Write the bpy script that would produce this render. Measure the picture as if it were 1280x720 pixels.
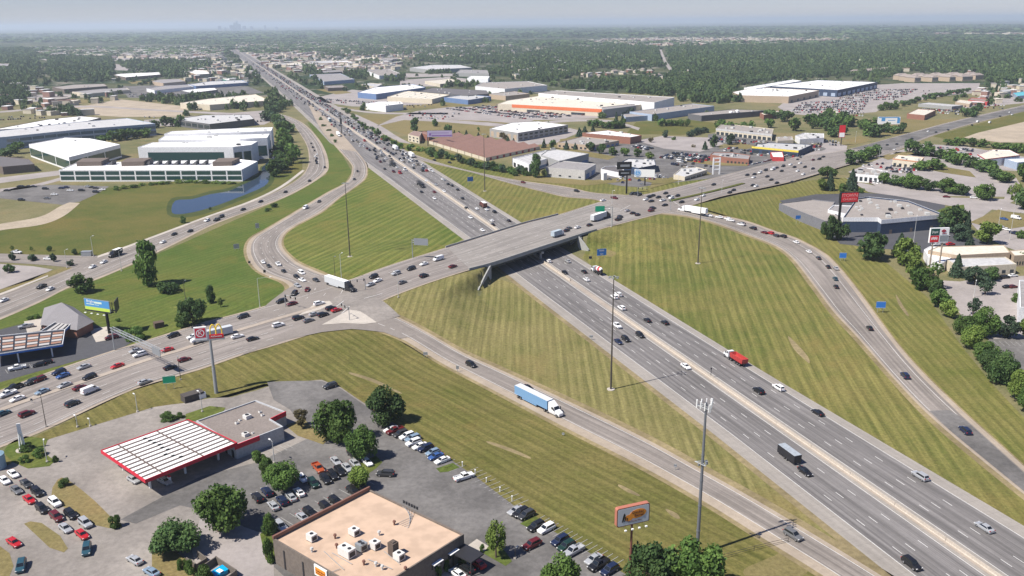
import bpy, math, random
import numpy as np
from mathutils import Vector, Matrix
from mathutils.geometry import delaunay_2d_cdt
R_ = math.radians
random.seed(7)
scene = bpy.context.scene
for o in list(bpy.data.objects):
    bpy.data.objects.remove(o)

# ------------------------------------------------------------ camera, sky, sun
FP, PITCH, ROLL, HC = 1080.0, R_(17.1), R_(-0.55), 117.0      # focal length in photo pixels, camera height in metres
_F = np.array([0, math.cos(PITCH), -math.sin(PITCH)])
_R0 = np.array([1.0, 0, 0])
_U0 = np.cross(_R0, _F)
_R = _R0 * math.cos(ROLL) + _U0 * math.sin(ROLL)
_U = _U0 * math.cos(ROLL) - _R0 * math.sin(ROLL)
cd = bpy.data.cameras.new('camera')
cam = bpy.data.objects.new('camera', cd)
scene.collection.objects.link(cam)
cd.sensor_width = 36.0
cd.lens = FP / 1280.0 * 36.0
cd.clip_start = 1.0
cd.clip_end = 150000.0
M = Matrix.Identity(4)
for i in range(3):
    M[i][0], M[i][1], M[i][2] = _R[i], _U[i], -_F[i]
M[2][3] = HC
cam.matrix_world = M
scene.camera = cam

SUN_EL, SUN_TO = 53.0, 27.0            # elevation; direction the shadows fall (degrees from +X)
w = bpy.data.worlds.new('World')
scene.world = w
w.use_nodes = True
nt = w.node_tree
sky = nt.nodes.new('ShaderNodeTexSky')
sky.sky_type = 'NISHITA'
sky.sun_disc = False
sky.sun_elevation = R_(SUN_EL)
sky.sun_rotation = R_(90 - (SUN_TO + 180))
sky.altitude = 250
sky.air_density = 1.0
sky.dust_density = 0.0
sky.ozone_density = 4.0
bg = nt.nodes['Background']
bg.inputs['Strength'].default_value = 0.055
tn = nt.nodes.new('ShaderNodeVectorMath'); tn.operation = 'MULTIPLY'
tn.inputs[1].default_value = (.84, .85, 1.13)      # the pale lavender-blue of a humid summer sky
nt.links.new(sky.outputs[0], tn.inputs[0])
nt.links.new(tn.outputs[0], bg.inputs['Color'])
sl = bpy.data.lights.new('sun', 'SUN')
sun = bpy.data.objects.new('sun', sl)
scene.collection.objects.link(sun)
sl.energy = 4.7
sl.angle = R_(0.55)
sl.color = (1.0, 0.945, 0.865)
_d = Vector((math.cos(R_(SUN_TO)) * math.cos(R_(SUN_EL)), math.sin(R_(SUN_TO)) * math.cos(R_(SUN_EL)), -math.sin(R_(SUN_EL))))
sun.rotation_euler = _d.to_track_quat('-Z', 'Y').to_euler()
sun.location = (-200, -100, 400)
vs = scene.view_settings
vs.view_transform = 'Standard'
vs.look = 'None'
vs.exposure = 0.66
vs.gamma = 1.0
scene.render.engine = 'CYCLES'
cy = scene.cycles
cy.max_bounces = 5
cy.diffuse_bounces = 2
cy.glossy_bounces = 2
cy.transmission_bounces = 2
cy.volume_bounces = 1
cy.transparent_max_bounces = 6
cy.use_denoising = True
cy.sample_clamp_indirect = 4.0

# ------------------------------------------------------------ from photo pixels to ground points
def ray(px, py):
    return _F * FP + _R * (px - 640) + _U * (360 - py)
def gz(px, py, z=0.0):
    d = ray(px, py)
    t = (z - HC) / d[2]
    return np.array([d[0] * t, d[1] * t, z])
def proj(p):
    v = np.array([p[0], p[1], p[2] - HC])
    k = v @ _F
    return 640 + FP * (v @ _R) / k, 360 - FP * (v @ _U) / k
def sst(t):
    t = np.clip(t, 0, 1)
    return t * t * (3 - 2 * t)
# the motorway: one straight line in the world; t = offset across it, s = distance along it (positive towards the viewer)
HO = np.array([31.24, 379.29])
HU = np.array([0.32316, -0.94635])
HN = np.array([-HU[1], HU[0]])
def hw(s, t, z=0.0):
    p = HO + HU * s + HN * t
    return np.array([p[0], p[1], z])
def hst(x, y):
    return (x - HO[0]) * HU[0] + (y - HO[1]) * HU[1], (x - HO[0]) * HN[0] + (y - HO[1]) * HN[1]
# the crossing road rides over the motorway on an embankment
_ne = [(-60, 586, 0), (50, 541, 0), (160, 490, .4), (250, 461, 1.2), (330, 436, 2.8), (469, 381, 5.2), (587, 338, 6.8), (675, 311, 7.2), (737, 291, 7.1),
       (862, 258, 5.6), (994, 226, 2.5), (1060, 206, .6), (1112, 192, 0), (1290, 137, 0)]
_ne = np.array([gz(*a) for a in _ne])          # its near edge; the axis runs 20.3 m further in
_tn = np.gradient(_ne[:, :2], axis=0); _tn /= np.linalg.norm(_tn, axis=1)[:, None]
AX = _ne.copy(); AX[:, 0] -= _tn[:, 1] * 20.3; AX[:, 1] += _tn[:, 0] * 20.3
BA = {-1: 33.5, 1: 27.0}                      # how far the two abutments stand from the median
def zc_d(x, y):
    x = np.atleast_1d(np.asarray(x, float)); y = np.atleast_1d(np.asarray(y, float))
    best = np.full(x.shape, 1e9); z = np.zeros(x.shape)
    for a, b in zip(AX[:-1], AX[1:]):
        dx, dy = b[0] - a[0], b[1] - a[1]
        t = np.clip(((x - a[0]) * dx + (y - a[1]) * dy) / (dx * dx + dy * dy), 0, 1)
        d = np.hypot(x - a[0] - t * dx, y - a[1] - t * dy)
        m = d < best
        best = np.where(m, d, best)
        z = np.where(m, a[2] + (b[2] - a[2]) * sst(t) * 0.5 + (b[2] - a[2]) * t * 0.5, z)
    return z, best
def zterr(x, y):
    z, d = zc_d(x, y)
    e = np.maximum(0, d - 24)
    fall = 1 - sst(e / 60.0)
    _, t = hst(np.atleast_1d(x), np.atleast_1d(y))
    e = np.maximum(0, d - 20.6)
    w_ = np.where(t < 0, -t - BA[-1], t - BA[1]) - 1.15 * np.minimum(e, 12)      # metres behind the line of the wing wall
    return z * fall * np.clip(np.maximum(0, 1 - e / 15.0) + w_ / 22.0, 0, 1) * sst(w_ / 1.0)
def zdeck(x, y):
    z, d = zc_d(x, y)
    return z * (1 - sst(np.maximum(0, d - 24) / 60.0)), d
def surf(x, y):
    z, d = zdeck(x, y)
    return np.where(d < 23.5, z, zterr(x, y))
def G(px, py):
    a, b = gz(px, py, 9.0), gz(px, py, 0.0)
    k = np.linspace(0, 1, 61)
    X = a[0] + (b[0] - a[0]) * k; Y = a[1] + (b[1] - a[1]) * k; Zr = 9.0 * (1 - k)
    f = Zr - surf(X, Y)
    i = np.nonzero(f <= 1e-6)[0]
    if len(i) == 0 or i[0] == 0:
        return b
    i = i[0]
    u = f[i - 1] / max(1e-9, f[i - 1] - f[i])
    kk = k[i - 1] + (k[i] - k[i - 1]) * u
    return np.array([a[0] + (b[0] - a[0]) * kk, a[1] + (b[1] - a[1]) * kk, 9.0 * (1 - kk)])
def Z1(x, y):
    return float(surf(x, y)[0])
def pxm(P):                                    # photo pixels per metre at a point
    return FP / float(np.array([P[0], P[1], P[2] - HC]) @ _F)
def rise(B, ty):                               # height of an upright thing on B whose top shows at photo row ty
    h = 1.0
    for _ in range(12):
        y = proj((B[0], B[1], B[2] + h))[1]
        y0 = proj((B[0], B[1], B[2]))[1]
        h *= (y0 - ty) / max(0.5, (y0 - y))
    return h

# ------------------------------------------------------------ helpers: objects and materials
COL = scene.collection
def link(o, parent=None):
    COL.objects.link(o)
    if parent is not None:
        o.parent = parent
    return o
def tag(o, label=None, cat=None, group=None, kind=None):
    if label: o['label'] = label
    if cat: o['category'] = cat
    if group: o['group'] = group
    if kind: o['kind'] = kind
    return o
def empty(name, loc, rz=0.0, label=None, cat=None, group=None):
    o = bpy.data.objects.new(name, None)
    o.empty_display_size = 0.5
    COL.objects.link(o)
    o.location = loc
    o.rotation_euler = (0, 0, rz)
    return tag(o, label, cat, group)
def new_mesh(name, V, Fc, mats, idx=None, smooth=False):
    me = bpy.data.meshes.new(name)
    me.from_pydata([tuple(v) for v in V], [], [tuple(f) for f in Fc])
    for m in (mats if isinstance(mats, (list, tuple)) else [mats]):
        me.materials.append(m)
    if idx is not None:
        me.polygons.foreach_set('material_index', np.array(idx, dtype=np.int32))
    if smooth:
        me.polygons.foreach_set('use_smooth', np.ones(len(me.polygons), dtype=bool))
    me.update()
    return me
class MB:
    def __init__(s): s.v, s.f, s.i = [], [], []
    def add(s, V, Fc, mi=0):
        n = len(s.v)
        s.v += [tuple(map(float, v)) for v in V]
        s.f += [tuple(n + k for k in f) for f in Fc]
        s.i += [mi] * len(Fc)
    def box(s, c, d, rz=0.0, mi=0, M=None):
        V = []
        for sz in (-.5, .5):
            for sx, sy in ((-.5, -.5), (.5, -.5), (.5, .5), (-.5, .5)):
                x, y = sx * d[0], sy * d[1]
                V.append((c[0] + x * math.cos(rz) - y * math.sin(rz), c[1] + x * math.sin(rz) + y * math.cos(rz), c[2] + sz * d[2]))
        if M is not None: V = [M @ Vector(v) for v in V]
        s.add(V, [(0, 3, 2, 1), (4, 5, 6, 7), (0, 1, 5, 4), (1, 2, 6, 5), (2, 3, 7, 6), (3, 0, 4, 7)], mi)
    def prism(s, poly, z0, z1, mi=0, top=True, bot=True, mt=None):
        n = len(poly)
        a = sum(poly[i][0] * poly[(i + 1) % n][1] - poly[(i + 1) % n][0] * poly[i][1] for i in range(n))
        if a < 0: poly = list(poly)[::-1]
        zz0 = z0 if hasattr(z0, '__len__') else [z0] * n
        V = [(p[0], p[1], zz0[i]) for i, p in enumerate(poly)] + [(p[0], p[1], z1) for p in poly]
        Fc = [(i, (i + 1) % n, n + (i + 1) % n, n + i) for i in range(n)]
        s.add(V, Fc, mi)
        m = mi if mt is None else mt
        if top: s.add([(p[0], p[1], z1) for p in poly], [tuple(range(n))], m)
        if bot: s.add([(p[0], p[1], zz0[i]) for i, p in enumerate(poly)], [tuple(range(n))[::-1]], mi)
    def tube(s, a, b, r0, r1=None, n=8, mi=0, cap=True):
        r1 = r0 if r1 is None else r1
        a, b = Vector(a), Vector(b)
        d = (b - a).normalized()
        u = d.orthogonal().normalized(); v = d.cross(u)
        V = [a + (u * math.cos(2 * math.pi * k / n) + v * math.sin(2 * math.pi * k / n)) * r0 for k in range(n)]
        V += [b + (u * math.cos(2 * math.pi * k / n) + v * math.sin(2 * math.pi * k / n)) * r1 for k in range(n)]
        Fc = [(k, (k + 1) % n, n + (k + 1) % n, n + k) for k in range(n)]
        if cap: Fc += [tuple(range(n))[::-1], tuple(range(n, 2 * n))]
        s.add(V, Fc, mi)
    def quad(s, a, b, c, d, mi=0): s.add([a, b, c, d], [(0, 1, 2, 3)], mi)
    def mesh(s, name, mats, smooth=False): return new_mesh(name, s.v, s.f, mats, s.i, smooth)
    def build(s, name, mats, parent=None, smooth=False):
        return link(bpy.data.objects.new(name, s.mesh(name, mats, smooth)), parent)

def mat(name, col=(.5, .5, .5), rough=.8, metal=0.0, spec=0.3, build=None, var=0.0, vs=0.5):
    m = bpy.data.materials.new(name)
    m.use_nodes = True
    n, l = m.node_tree.nodes, m.node_tree.links
    b = n['Principled BSDF']
    b.inputs['Base Color'].default_value = (*col, 1)
    b.inputs['Roughness'].default_value = rough
    b.inputs['Metallic'].default_value = metal
    b.inputs['Specular IOR Level'].default_value = spec
    if build:
        build(N(m), b)
    elif var:
        k = N(m)
        c = k.mixc(k.noise(vs, 4), tuple(x * (1 - var) for x in col), tuple(min(1, x * (1 + var)) for x in col))
        c = k.mulc(c, k.ramp(k.noise(vs * 9, 2), .35, .65, .9, 1.08))
        l.new(c, b.inputs['Base Color'])
    return m
class N:                                       # a small node writer
    def __init__(s, m): s.t = m.node_tree; s._p = None
    def nd(s, t, **k):
        x = s.t.nodes.new(t)
        for a, b in k.items(): setattr(x, a, b)
        return x
    def L(s, a, b): s.t.links.new(a, b)
    def pos(s):
        if s._p is None: s._p = s.nd('ShaderNodeNewGeometry').outputs['Position']
        return s._p
    def uv(s): return s.nd('ShaderNodeTexCoord').outputs['UV']
    def scale(s, v, sc, rot=(0, 0, 0)):
        m = s.nd('ShaderNodeMapping')
        m.inputs['Scale'].default_value = sc; m.inputs['Rotation'].default_value = rot
        s.L(v, m.inputs['Vector']); return m.outputs[0]
    def noise(s, sc, det=3, v=None, rough=.55, dist=0.0):
        x = s.nd('ShaderNodeTexNoise')
        x.inputs['Scale'].default_value = sc; x.inputs['Detail'].default_value = det
        x.inputs['Roughness'].default_value = rough; x.inputs['Distortion'].default_value = dist
        s.L(v if v is not None else s.pos(), x.inputs['Vector']); return x.outputs['Fac']
    def vor(s, sc, v=None, out='Color'):
        x = s.nd('ShaderNodeTexVoronoi'); x.inputs['Scale'].default_value = sc
        s.L(v if v is not None else s.pos(), x.inputs['Vector']); return x.outputs[out]
    def ramp(s, f, a, b, c=0.0, d=1.0):
        x = s.nd('ShaderNodeMapRange'); x.interpolation_type = 'SMOOTHSTEP'
        for i, val in enumerate((a, b, c, d)): x.inputs[1 + i].default_value = val
        s.L(f, x.inputs[0]); return x.outputs[0]
    def mixc(s, f, a, b, blend='MIX'):
        x = s.nd('ShaderNodeMix', data_type='RGBA', blend_type=blend)
        for sock, val in ((x.inputs['Factor'], f), (x.inputs[6], a), (x.inputs[7], b)):
            if isinstance(val, (int, float)): sock.default_value = val
            elif isinstance(val, tuple): sock.default_value = (*val, 1)
            else: s.L(val, sock)
        return x.outputs[2]
    def mulc(s, c, f):                         # colour times a factor
        x = s.nd('ShaderNodeVectorMath', operation='SCALE')
        if isinstance(c, tuple): x.inputs[0].default_value = c
        else: s.L(c, x.inputs[0])
        if isinstance(f, (int, float)): x.inputs['Scale'].default_value = f
        else: s.L(f, x.inputs['Scale'])
        return x.outputs[0]
    def math(s, op, a, b=0.0, c=0.0):
        x = s.nd('ShaderNodeMath', operation=op)
        for i, val in enumerate((a, b, c)):
            if isinstance(val, (int, float)): x.inputs[i].default_value = val
            else: s.L(val, x.inputs[i])
        return x.outputs[0]

def grass_mat(name, green, dry, ang=None, period=5.0, con=.5, dryness=.5, warp=4.0, big=.012):
    def bld(k, b):
        p = k.pos()
        n1 = k.noise(big, 5, rough=.6)
        n2 = k.noise(.09, 4, rough=.65)
        f = k.ramp(k.math('ADD', k.math('MULTIPLY', n1, .65), k.math('MULTIPLY', n2, .35)), .5 - .22 + (.5 - dryness) * .3, .5 + .18 + (.5 - dryness) * .3)
        col = k.mixc(f, green, dry)
        if ang is not None:
            nx, ny = -math.sin(R_(ang)), math.cos(R_(ang))
            dt = k.nd('ShaderNodeVectorMath', operation='DOT_PRODUCT'); k.L(p, dt.inputs[0]); dt.inputs[1].default_value = (nx, ny, 0)
            u = k.math('ADD', dt.outputs['Value'], k.math('MULTIPLY', k.noise(.012, 1), warp))
            cx = k.nd('ShaderNodeCombineXYZ'); k.L(u, cx.inputs[0])
            # irregular mower passes: narrow random bands plus the regular alternation
            st = k.math('SINE', k.math('MULTIPLY', u, 2 * math.pi / period))
            st = k.ramp(st, -.55, .55)
            bands = k.noise(1.0 / period * 3.1, 3, v=cx.outputs[0])
            al = k.scale(p, (1, 1, 1), (0, 0, R_(-ang)))
            streak = k.noise(1.0, 3, v=k.scale(al, (.05, .9, 1)))
            amt = k.math('MULTIPLY', k.ramp(k.noise(.02, 3), .25, .6, .35, 1.0), k.ramp(k.noise(1.0, 3, v=k.scale(al, (.03, .25, 1))), .3, .6, .5, 1.0))
            g = k.math('ADD', k.math('MULTIPLY', st, .55), k.math('MULTIPLY', k.ramp(bands, .35, .65), .45))
            fac = k.math('MULTIPLY', k.math('MULTIPLY', g, amt), con)
            light = k.mixc(.72, col, tuple(min(1, x * 1.5) for x in dry))
            col = k.mixc(fac, col, light)
            col = k.mulc(col, k.ramp(streak, .3, .7, .87, 1.12))
            dk = k.math('MULTIPLY', k.math('SUBTRACT', 1.0, g), .18 * con)
            col = k.mulc(col, k.math('SUBTRACT', 1.02, dk))
        col = k.mixc(k.math('MULTIPLY', k.ramp(k.noise(.016, 6, rough=.7, dist=.6), .53, .66), .55), col, tuple(x * y for x, y in zip(dry, (1.15, 1.0, 1.0))))
        col = k.mixc(k.ramp(k.noise(.06, 5, rough=.75), .66, .72, 0, .7), col, tuple(x * 1.5 for x in dry))
        col = k.mixc(k.ramp(k.noise(.045, 4, rough=.7, dist=.4), .32, .24, 0, .5), col, tuple(x * .8 for x in green))
        col = k.mulc(col, k.ramp(k.noise(.9, 6, rough=.8), .3, .7, .72, 1.28))
        k.L(col, b.inputs['Base Color'])
    return mat(name, rough=.95, spec=.1, build=bld)
def pave_mat(name, base, streak=.12, spot=.12, patch=.1, use_uv=True, joint=0.0, rough=.9):
    def bld(k, b):
        c = base
        f = k.ramp(k.noise(.05, 5, rough=.6), .3, .7, 1 - patch, 1 + patch)
        c = k.mulc(c, f)
        if use_uv:
            u = k.scale(k.uv(), (1, 1, 1))
            c = k.mulc(c, k.ramp(k.noise(1.0, 4, v=k.scale(u, (.55, .012, 1))), .3, .7, 1 - streak, 1 + streak))
            c = k.mulc(c, k.ramp(k.noise(1.0, 2, v=k.scale(u, (2.2, .03, 1))), .35, .65, 1 - streak * .5, 1 + streak * .4))
        if joint:
            sp = k.nd('ShaderNodeSeparateXYZ'); k.L(k.uv() if use_uv else k.pos(), sp.inputs[0])
            m = k.math('FRACT', k.math('DIVIDE', sp.outputs[1], 6.0))
            c = k.mulc(c, k.math('SUBTRACT', 1.0, k.math('MULTIPLY', k.math('LESS_THAN', m, .03), joint)))
        c = k.mulc(c, k.ramp(k.noise(.6, 5, rough=.7), .3, .7, 1 - spot, 1 + spot))
        cr = k.ramp(k.noise(.25, 6, rough=.75, dist=1.5), .485, .5, 0, 1)
        cr2 = k.ramp(k.noise(.25, 6, rough=.75, dist=1.5), .5, .515, 1, 0)
        c = k.mulc(c, k.math('SUBTRACT', 1.0, k.math('MULTIPLY', k.math('MULTIPLY', cr, cr2), .12)))
        k.L(c, b.inputs['Base Color'])
    return mat(name, rough=rough, spec=.25, build=bld)

# ------------------------------------------------------------ sheets of ground laid over the terrain
def inside(poly, X, Y):
    r = np.zeros(X.shape, bool); n = len(poly)
    for i in range(n):
        x1, y1 = poly[i][:2]; x2, y2 = poly[(i + 1) % n][:2]
        if y1 == y2: continue
        c = ((y1 > Y) != (y2 > Y)) & (X < (x2 - x1) * (Y - y1) / (y2 - y1) + x1)
        r ^= c
    return r
FB = (-280, 430, 240, 780)                     # x0 x1 y0 y1: the part of the ground that is not flat
def off_z(layer): return 0.02 * layer
def lay(X, Y, layer):
    z = zterr(X, Y)
    return z + off_z(layer) + np.minimum(z, 1.0) * 0.02 * layer
def smooth_poly(P, n=4, closed=True):
    P = [np.array(p[:2], float) for p in P]; out = []
    m = len(P)
    rng = range(m) if closed else range(m - 1)
    for i in rng:
        p0, p1, p2, p3 = (P[(i - 1) % m], P[i], P[(i + 1) % m], P[(i + 2) % m]) if closed else (P[max(0, i - 1)], P[i], P[i + 1], P[min(m - 1, i + 2)])
        for k in range(n):
            t = k / n
            out.append(.5 * ((2 * p1) + (-p0 + p2) * t + (2 * p0 - 5 * p1 + 4 * p2 - p3) * t * t + (-p0 + 3 * p1 - 3 * p2 + p3) * t ** 3))
    if not closed: out.append(P[-1])
    return out
def fix_normals(me, X, Y):
    gx_ = (zterr(X + 1.5, Y) - zterr(X - 1.5, Y)) / 3; gy_ = (zterr(X, Y + 1.5) - zterr(X, Y - 1.5)) / 3
    nn = np.column_stack([-gx_, -gy_, np.ones_like(gx_)]); nn /= np.linalg.norm(nn, axis=1)[:, None]
    me.normals_split_custom_set_from_vertices([tuple(v) for v in nn])
POLYS = []                                     # places where no scattered tree or far house may stand
def sheet(name, pts, m, layer, world=False, smooth=0, step=5.0, kind='structure', label=None, avoid=True):
    P = [np.array(p[:2], float) if world else G(*p)[:2] for p in pts]
    if smooth: P = smooth_poly(P, smooth)
    if avoid: POLYS.append(np.array(P))
    A = np.array(P)
    x0, y0, x1, y1 = A[:, 0].min(), A[:, 1].min(), A[:, 0].max(), A[:, 1].max()
    bumpy = x1 > FB[0] and x0 < FB[1] and y1 > FB[2] and y0 < FB[3]
    V = []
    for i in range(len(P)):
        a, b = P[i], P[(i + 1) % len(P)]
        L = np.linalg.norm(b - a)
        n = max(1, int(math.ceil(L / step))) if bumpy else 1
        for k in range(n): V.append(a + (b - a) * k / n)
    ne = len(V)
    edges = [(i, (i + 1) % ne) for i in range(ne)]
    if bumpy:
        gx = np.arange(max(x0, FB[0]), min(x1, FB[1]), step); gy = np.arange(max(y0, 150), min(y1, FB[3]), step)
        XX, YY = np.meshgrid(gx, gy)
        m_ = inside(P, XX.ravel(), YY.ravel())
        m_ &= (zc_d(XX.ravel(), YY.ravel())[1] < 95)
        V += [np.array(q) for q in zip(XX.ravel()[m_], YY.ravel()[m_])]
    r = delaunay_2d_cdt([Vector(v) for v in V], edges, [], 0, 1e-4)
    VV = np.array([(v.x, v.y) for v in r[0]]); T = [tuple(f) for f in r[2]]
    ar = lambda f: abs((VV[f[1]][0] - VV[f[0]][0]) * (VV[f[2]][1] - VV[f[0]][1]) - (VV[f[2]][0] - VV[f[0]][0]) * (VV[f[1]][1] - VV[f[0]][1]))
    T = [f for f in T if ar(f) > .02]
    C = np.array([VV[list(f)].mean(0) for f in T])
    k = inside(P, C[:, 0], C[:, 1])
    T = [f for f, q in zip(T, k) if q]
    z = lay(VV[:, 0], VV[:, 1], layer)
    T = [f if (VV[f[1]][0] - VV[f[0]][0]) * (VV[f[2]][1] - VV[f[0]][1]) - (VV[f[2]][0] - VV[f[0]][0]) * (VV[f[1]][1] - VV[f[0]][1]) > 0 else f[::-1] for f in T]
    me = new_mesh(name, np.column_stack([VV, z]), T, m, smooth=True)
    fix_normals(me, VV[:, 0], VV[:, 1])
    o = link(bpy.data.objects.new(name, me))
    o['kind'] = kind
    return o
def resample(P, n):
    P = np.array(P); d = np.r_[0, np.cumsum(np.linalg.norm(np.diff(P[:, :2], axis=0), axis=1))]
    q = np.linspace(0, d[-1], n)
    return np.column_stack([np.interp(q, d, P[:, i]) for i in range(P.shape[1])]), d[-1]
RIB = {}
def ribbon(name, Lp, Rp, m, layer, world=False, inset=(0, 0), step=5.0, deck=False, reg=None, sm=5, build=True):
    A = [np.array(p[:2], float) if world else G(*p)[:2] for p in Lp]
    B = [np.array(p[:2], float) if world else G(*p)[:2] for p in Rp]
    if sm:
        A = smooth_poly(A, sm, False); B = smooth_poly(B, sm, False)
    _, la = resample(A, 2); _, lb = resample(B, 2)
    n = max(2, int(max(la, lb) / step) + 1)
    A, _ = resample(A, n); B, _ = resample(B, n)
    wv = B - A; wl = np.linalg.norm(wv, axis=1)[:, None]
    A2 = A + wv / wl * inset[0]; B2 = B - wv / wl * inset[1]
    W = float((np.linalg.norm(B2 - A2, axis=1)).mean())
    nc = max(2, int(W / step) + 2)
    K = np.linspace(0, 1, nc)
    P = A2[:, None, :] + (B2 - A2)[:, None, :] * K[None, :, None]
    X, Y = P[:, :, 0].ravel(), P[:, :, 1].ravel()
    if deck:
        z, _ = zdeck(X, Y); z = z + off_z(layer) + np.minimum(z, 1) * .02 * layer
    else:
        z = lay(X, Y, layer)
    C = (A2 + B2) / 2
    dv = np.r_[0, np.cumsum(np.linalg.norm(np.diff(C, axis=0), axis=1))]
    if reg: RIB[reg] = C
    POLYS.append(np.vstack([A, B[::-1]]))
    if not build: return None
    Fc = [(i * nc + j, i * nc + j + 1, (i + 1) * nc + j + 1, (i + 1) * nc + j) for i in range(n - 1) for j in range(nc - 1)]
    me = new_mesh(name, np.column_stack([X, Y, z]), Fc, m, smooth=True)
    nrm = me.polygons[0].normal.z
    if nrm < 0: me.flip_normals()
    uvl = me.uv_layers.new(name='UVMap')
    off = np.linalg.norm(A2 - A, axis=1).mean()
    UU = (off + K[None, :] * W) + np.zeros((n, 1)); VV_ = dv[:, None] + np.zeros((1, nc))
    uv = np.column_stack([UU.ravel(), VV_.ravel()])
    li = np.zeros(len(me.loops), dtype=np.int32); me.loops.foreach_get('vertex_index', li)
    uvl.data.foreach_set('uv', uv[li].ravel().astype(np.float32))
    o = link(bpy.data.objects.new(name, me)); o['kind'] = 'structure'
    return o
def stripes(mb, line, width, layer, on=0, gap=0, deck=False, phase=0.0, mi=0):
    """painted line along a world polyline"""
    P = np.array([q[:2] for q in line], float)
    d = np.r_[0, np.cumsum(np.linalg.norm(np.diff(P, axis=0), axis=1))]
    tot = d[-1]
    segs = []
    if on == 0:
        n = max(1, int(tot / 6)); e = np.linspace(0, tot, n + 1); segs = list(zip(e[:-1], e[1:]))
    else:
        s = phase
        while s < tot:
            segs.append((s, min(tot, s + on))); s += on + gap
    for a, b in segs:
        pa = np.array([np.interp(a, d, P[:, 0]), np.interp(a, d, P[:, 1])]); pb = np.array([np.interp(b, d, P[:, 0]), np.interp(b, d, P[:, 1])])
        v = pb - pa; L = np.linalg.norm(v)
        if L < .05: continue
        nv = np.array([-v[1], v[0]]) / L * width / 2
        q = np.array([pa - nv, pb - nv, pb + nv, pa + nv])
        if deck:
            z, _ = zdeck(q[:, 0], q[:, 1]); z = z + off_z(layer) + np.minimum(z, 1) * .02 * layer
        else: z = lay(q[:, 0], q[:, 1], layer)
        mb.add(np.column_stack([q, z]), [(0, 1, 2, 3)], mi)
# ============================================================ THE SETTING
M_ground = grass_mat('ground_field', (.075, .095, .035), (.19, .165, .085), dryness=.6)
def far_ground(k, b):
    c = k.mixc(k.ramp(k.noise(.004, 6, rough=.65), .42, .6), (.028, .048, .024), (.085, .092, .05))
    c = k.mixc(k.ramp(k.noise(.009, 6, rough=.75), .56, .62), c, (.20, .18, .15))
    c = k.mixc(k.ramp(k.noise(.02, 3, rough=.7), .62, .66), c, (.30, .28, .26))
    c = k.mulc(c, k.ramp(k.noise(.05, 5, rough=.7), .3, .7, .7, 1.25))
    k.L(c, b.inputs['Base Color'])
M_far = mat('far_country', rough=1, spec=0, build=far_ground)
# one ground sheet to the horizon: fine where the road embankment is, coarse elsewhere
gx = np.arange(FB[0], FB[1] + .1, 3.55); gy = np.arange(FB[2], FB[3] + .1, 3.6)
XX, YY = np.meshgrid(gx, gy)
zz = zterr(XX.ravel(), YY.ravel())
zz = zz - np.minimum(zz, .8) * 1.2
V = list(zip(XX.ravel(), YY.ravel(), zz)); nx, ny = len(gx), len(gy)
Fc = [(j * nx + i, j * nx + i + 1, (j + 1) * nx + i + 1, (j + 1) * nx + i) for j in range(ny - 1) for i in range(nx - 1)]
X0, X1, Y0, Y1 = gx[0], gx[-1], gy[0], gy[-1]
rings = [(X0, X1, Y0, Y1), (-900, 1100, -300, 1500), (-60000, 60000, -3000, 60000)]
fi = [0] * len(Fc)
for (a0, a1, b0, b1), (c0, c1, d0, d1), mi in ((rings[0], rings[1], 0), (rings[1], rings[2], 1)):
    n = len(V)
    V += [(a0, b0, 0), (a1, b0, 0), (a1, b1, 0), (a0, b1, 0), (c0, d0, 0), (c1, d0, 0), (c1, d1, 0), (c0, d1, 0)]
    for i in range(4):
        j = (i + 1) % 4
        Fc.append((n + 4 + i, n + 4 + j, n + j, n + i)); fi.append(mi)
g = link(bpy.data.objects.new('ground', new_mesh('ground', V, Fc, [M_ground, M_far], fi, smooth=True)))
g['kind'] = 'structure'

M_asph = pave_mat('motorway_asphalt', (.165, .155, .15), streak=.26, spot=.05, patch=.07)
M_should = pave_mat('shoulder_concrete', (.285, .26, .232), streak=.07, spot=.06, patch=.08, joint=.12)
M_ramp = pave_mat('ramp_asphalt', (.22, .195, .174), streak=.22, spot=.07, patch=.1)
M_rampsh = pave_mat('ramp_shoulder', (.33, .275, .215), streak=.05, spot=.09, patch=.1)
M_cross = pave_mat('crossing_road', (.225, .20, .182), streak=.24, spot=.06, patch=.08)
M_deckc = pave_mat('deck_concrete', (.245, .225, .205), streak=.2, spot=.06, patch=.07, joint=.16)
M_conc = pave_mat('pale_concrete', (.43, .39, .34), use_uv=False, spot=.09, patch=.1)
M_medc = pave_mat('median_concrete', (.34, .29, .24), use_uv=False, spot=.08, patch=.1)
M_lot = pave_mat('old_lot', (.235, .212, .19), use_uv=False, spot=.13, patch=.2)
M_lotd = pave_mat('dark_lot', (.135, .128, .122), use_uv=False, spot=.16, patch=.28)
M_lotn = pave_mat('new_lot', (.075, .075, .082), use_uv=False, spot=.08, patch=.1)
M_lotp = pave_mat('far_lot', (.30, .27, .255), use_uv=False, spot=.08, patch=.12)
M_dirt = pave_mat('dirt', (.36, .30, .225), use_uv=False, spot=.12, patch=.12)
M_paint = mat('road_paint', (.62, .61, .58), .7, var=.2, vs=.4)
M_fade = mat('worn_paint', (.34, .335, .32), .8, var=.3, vs=.6)
M_barr = mat('barrier_concrete', (.42, .37, .31), .9, var=.12, vs=.25)
M_wall = mat('bridge_concrete', (.34, .34, .32), .9, var=.15, vs=.3)

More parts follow.
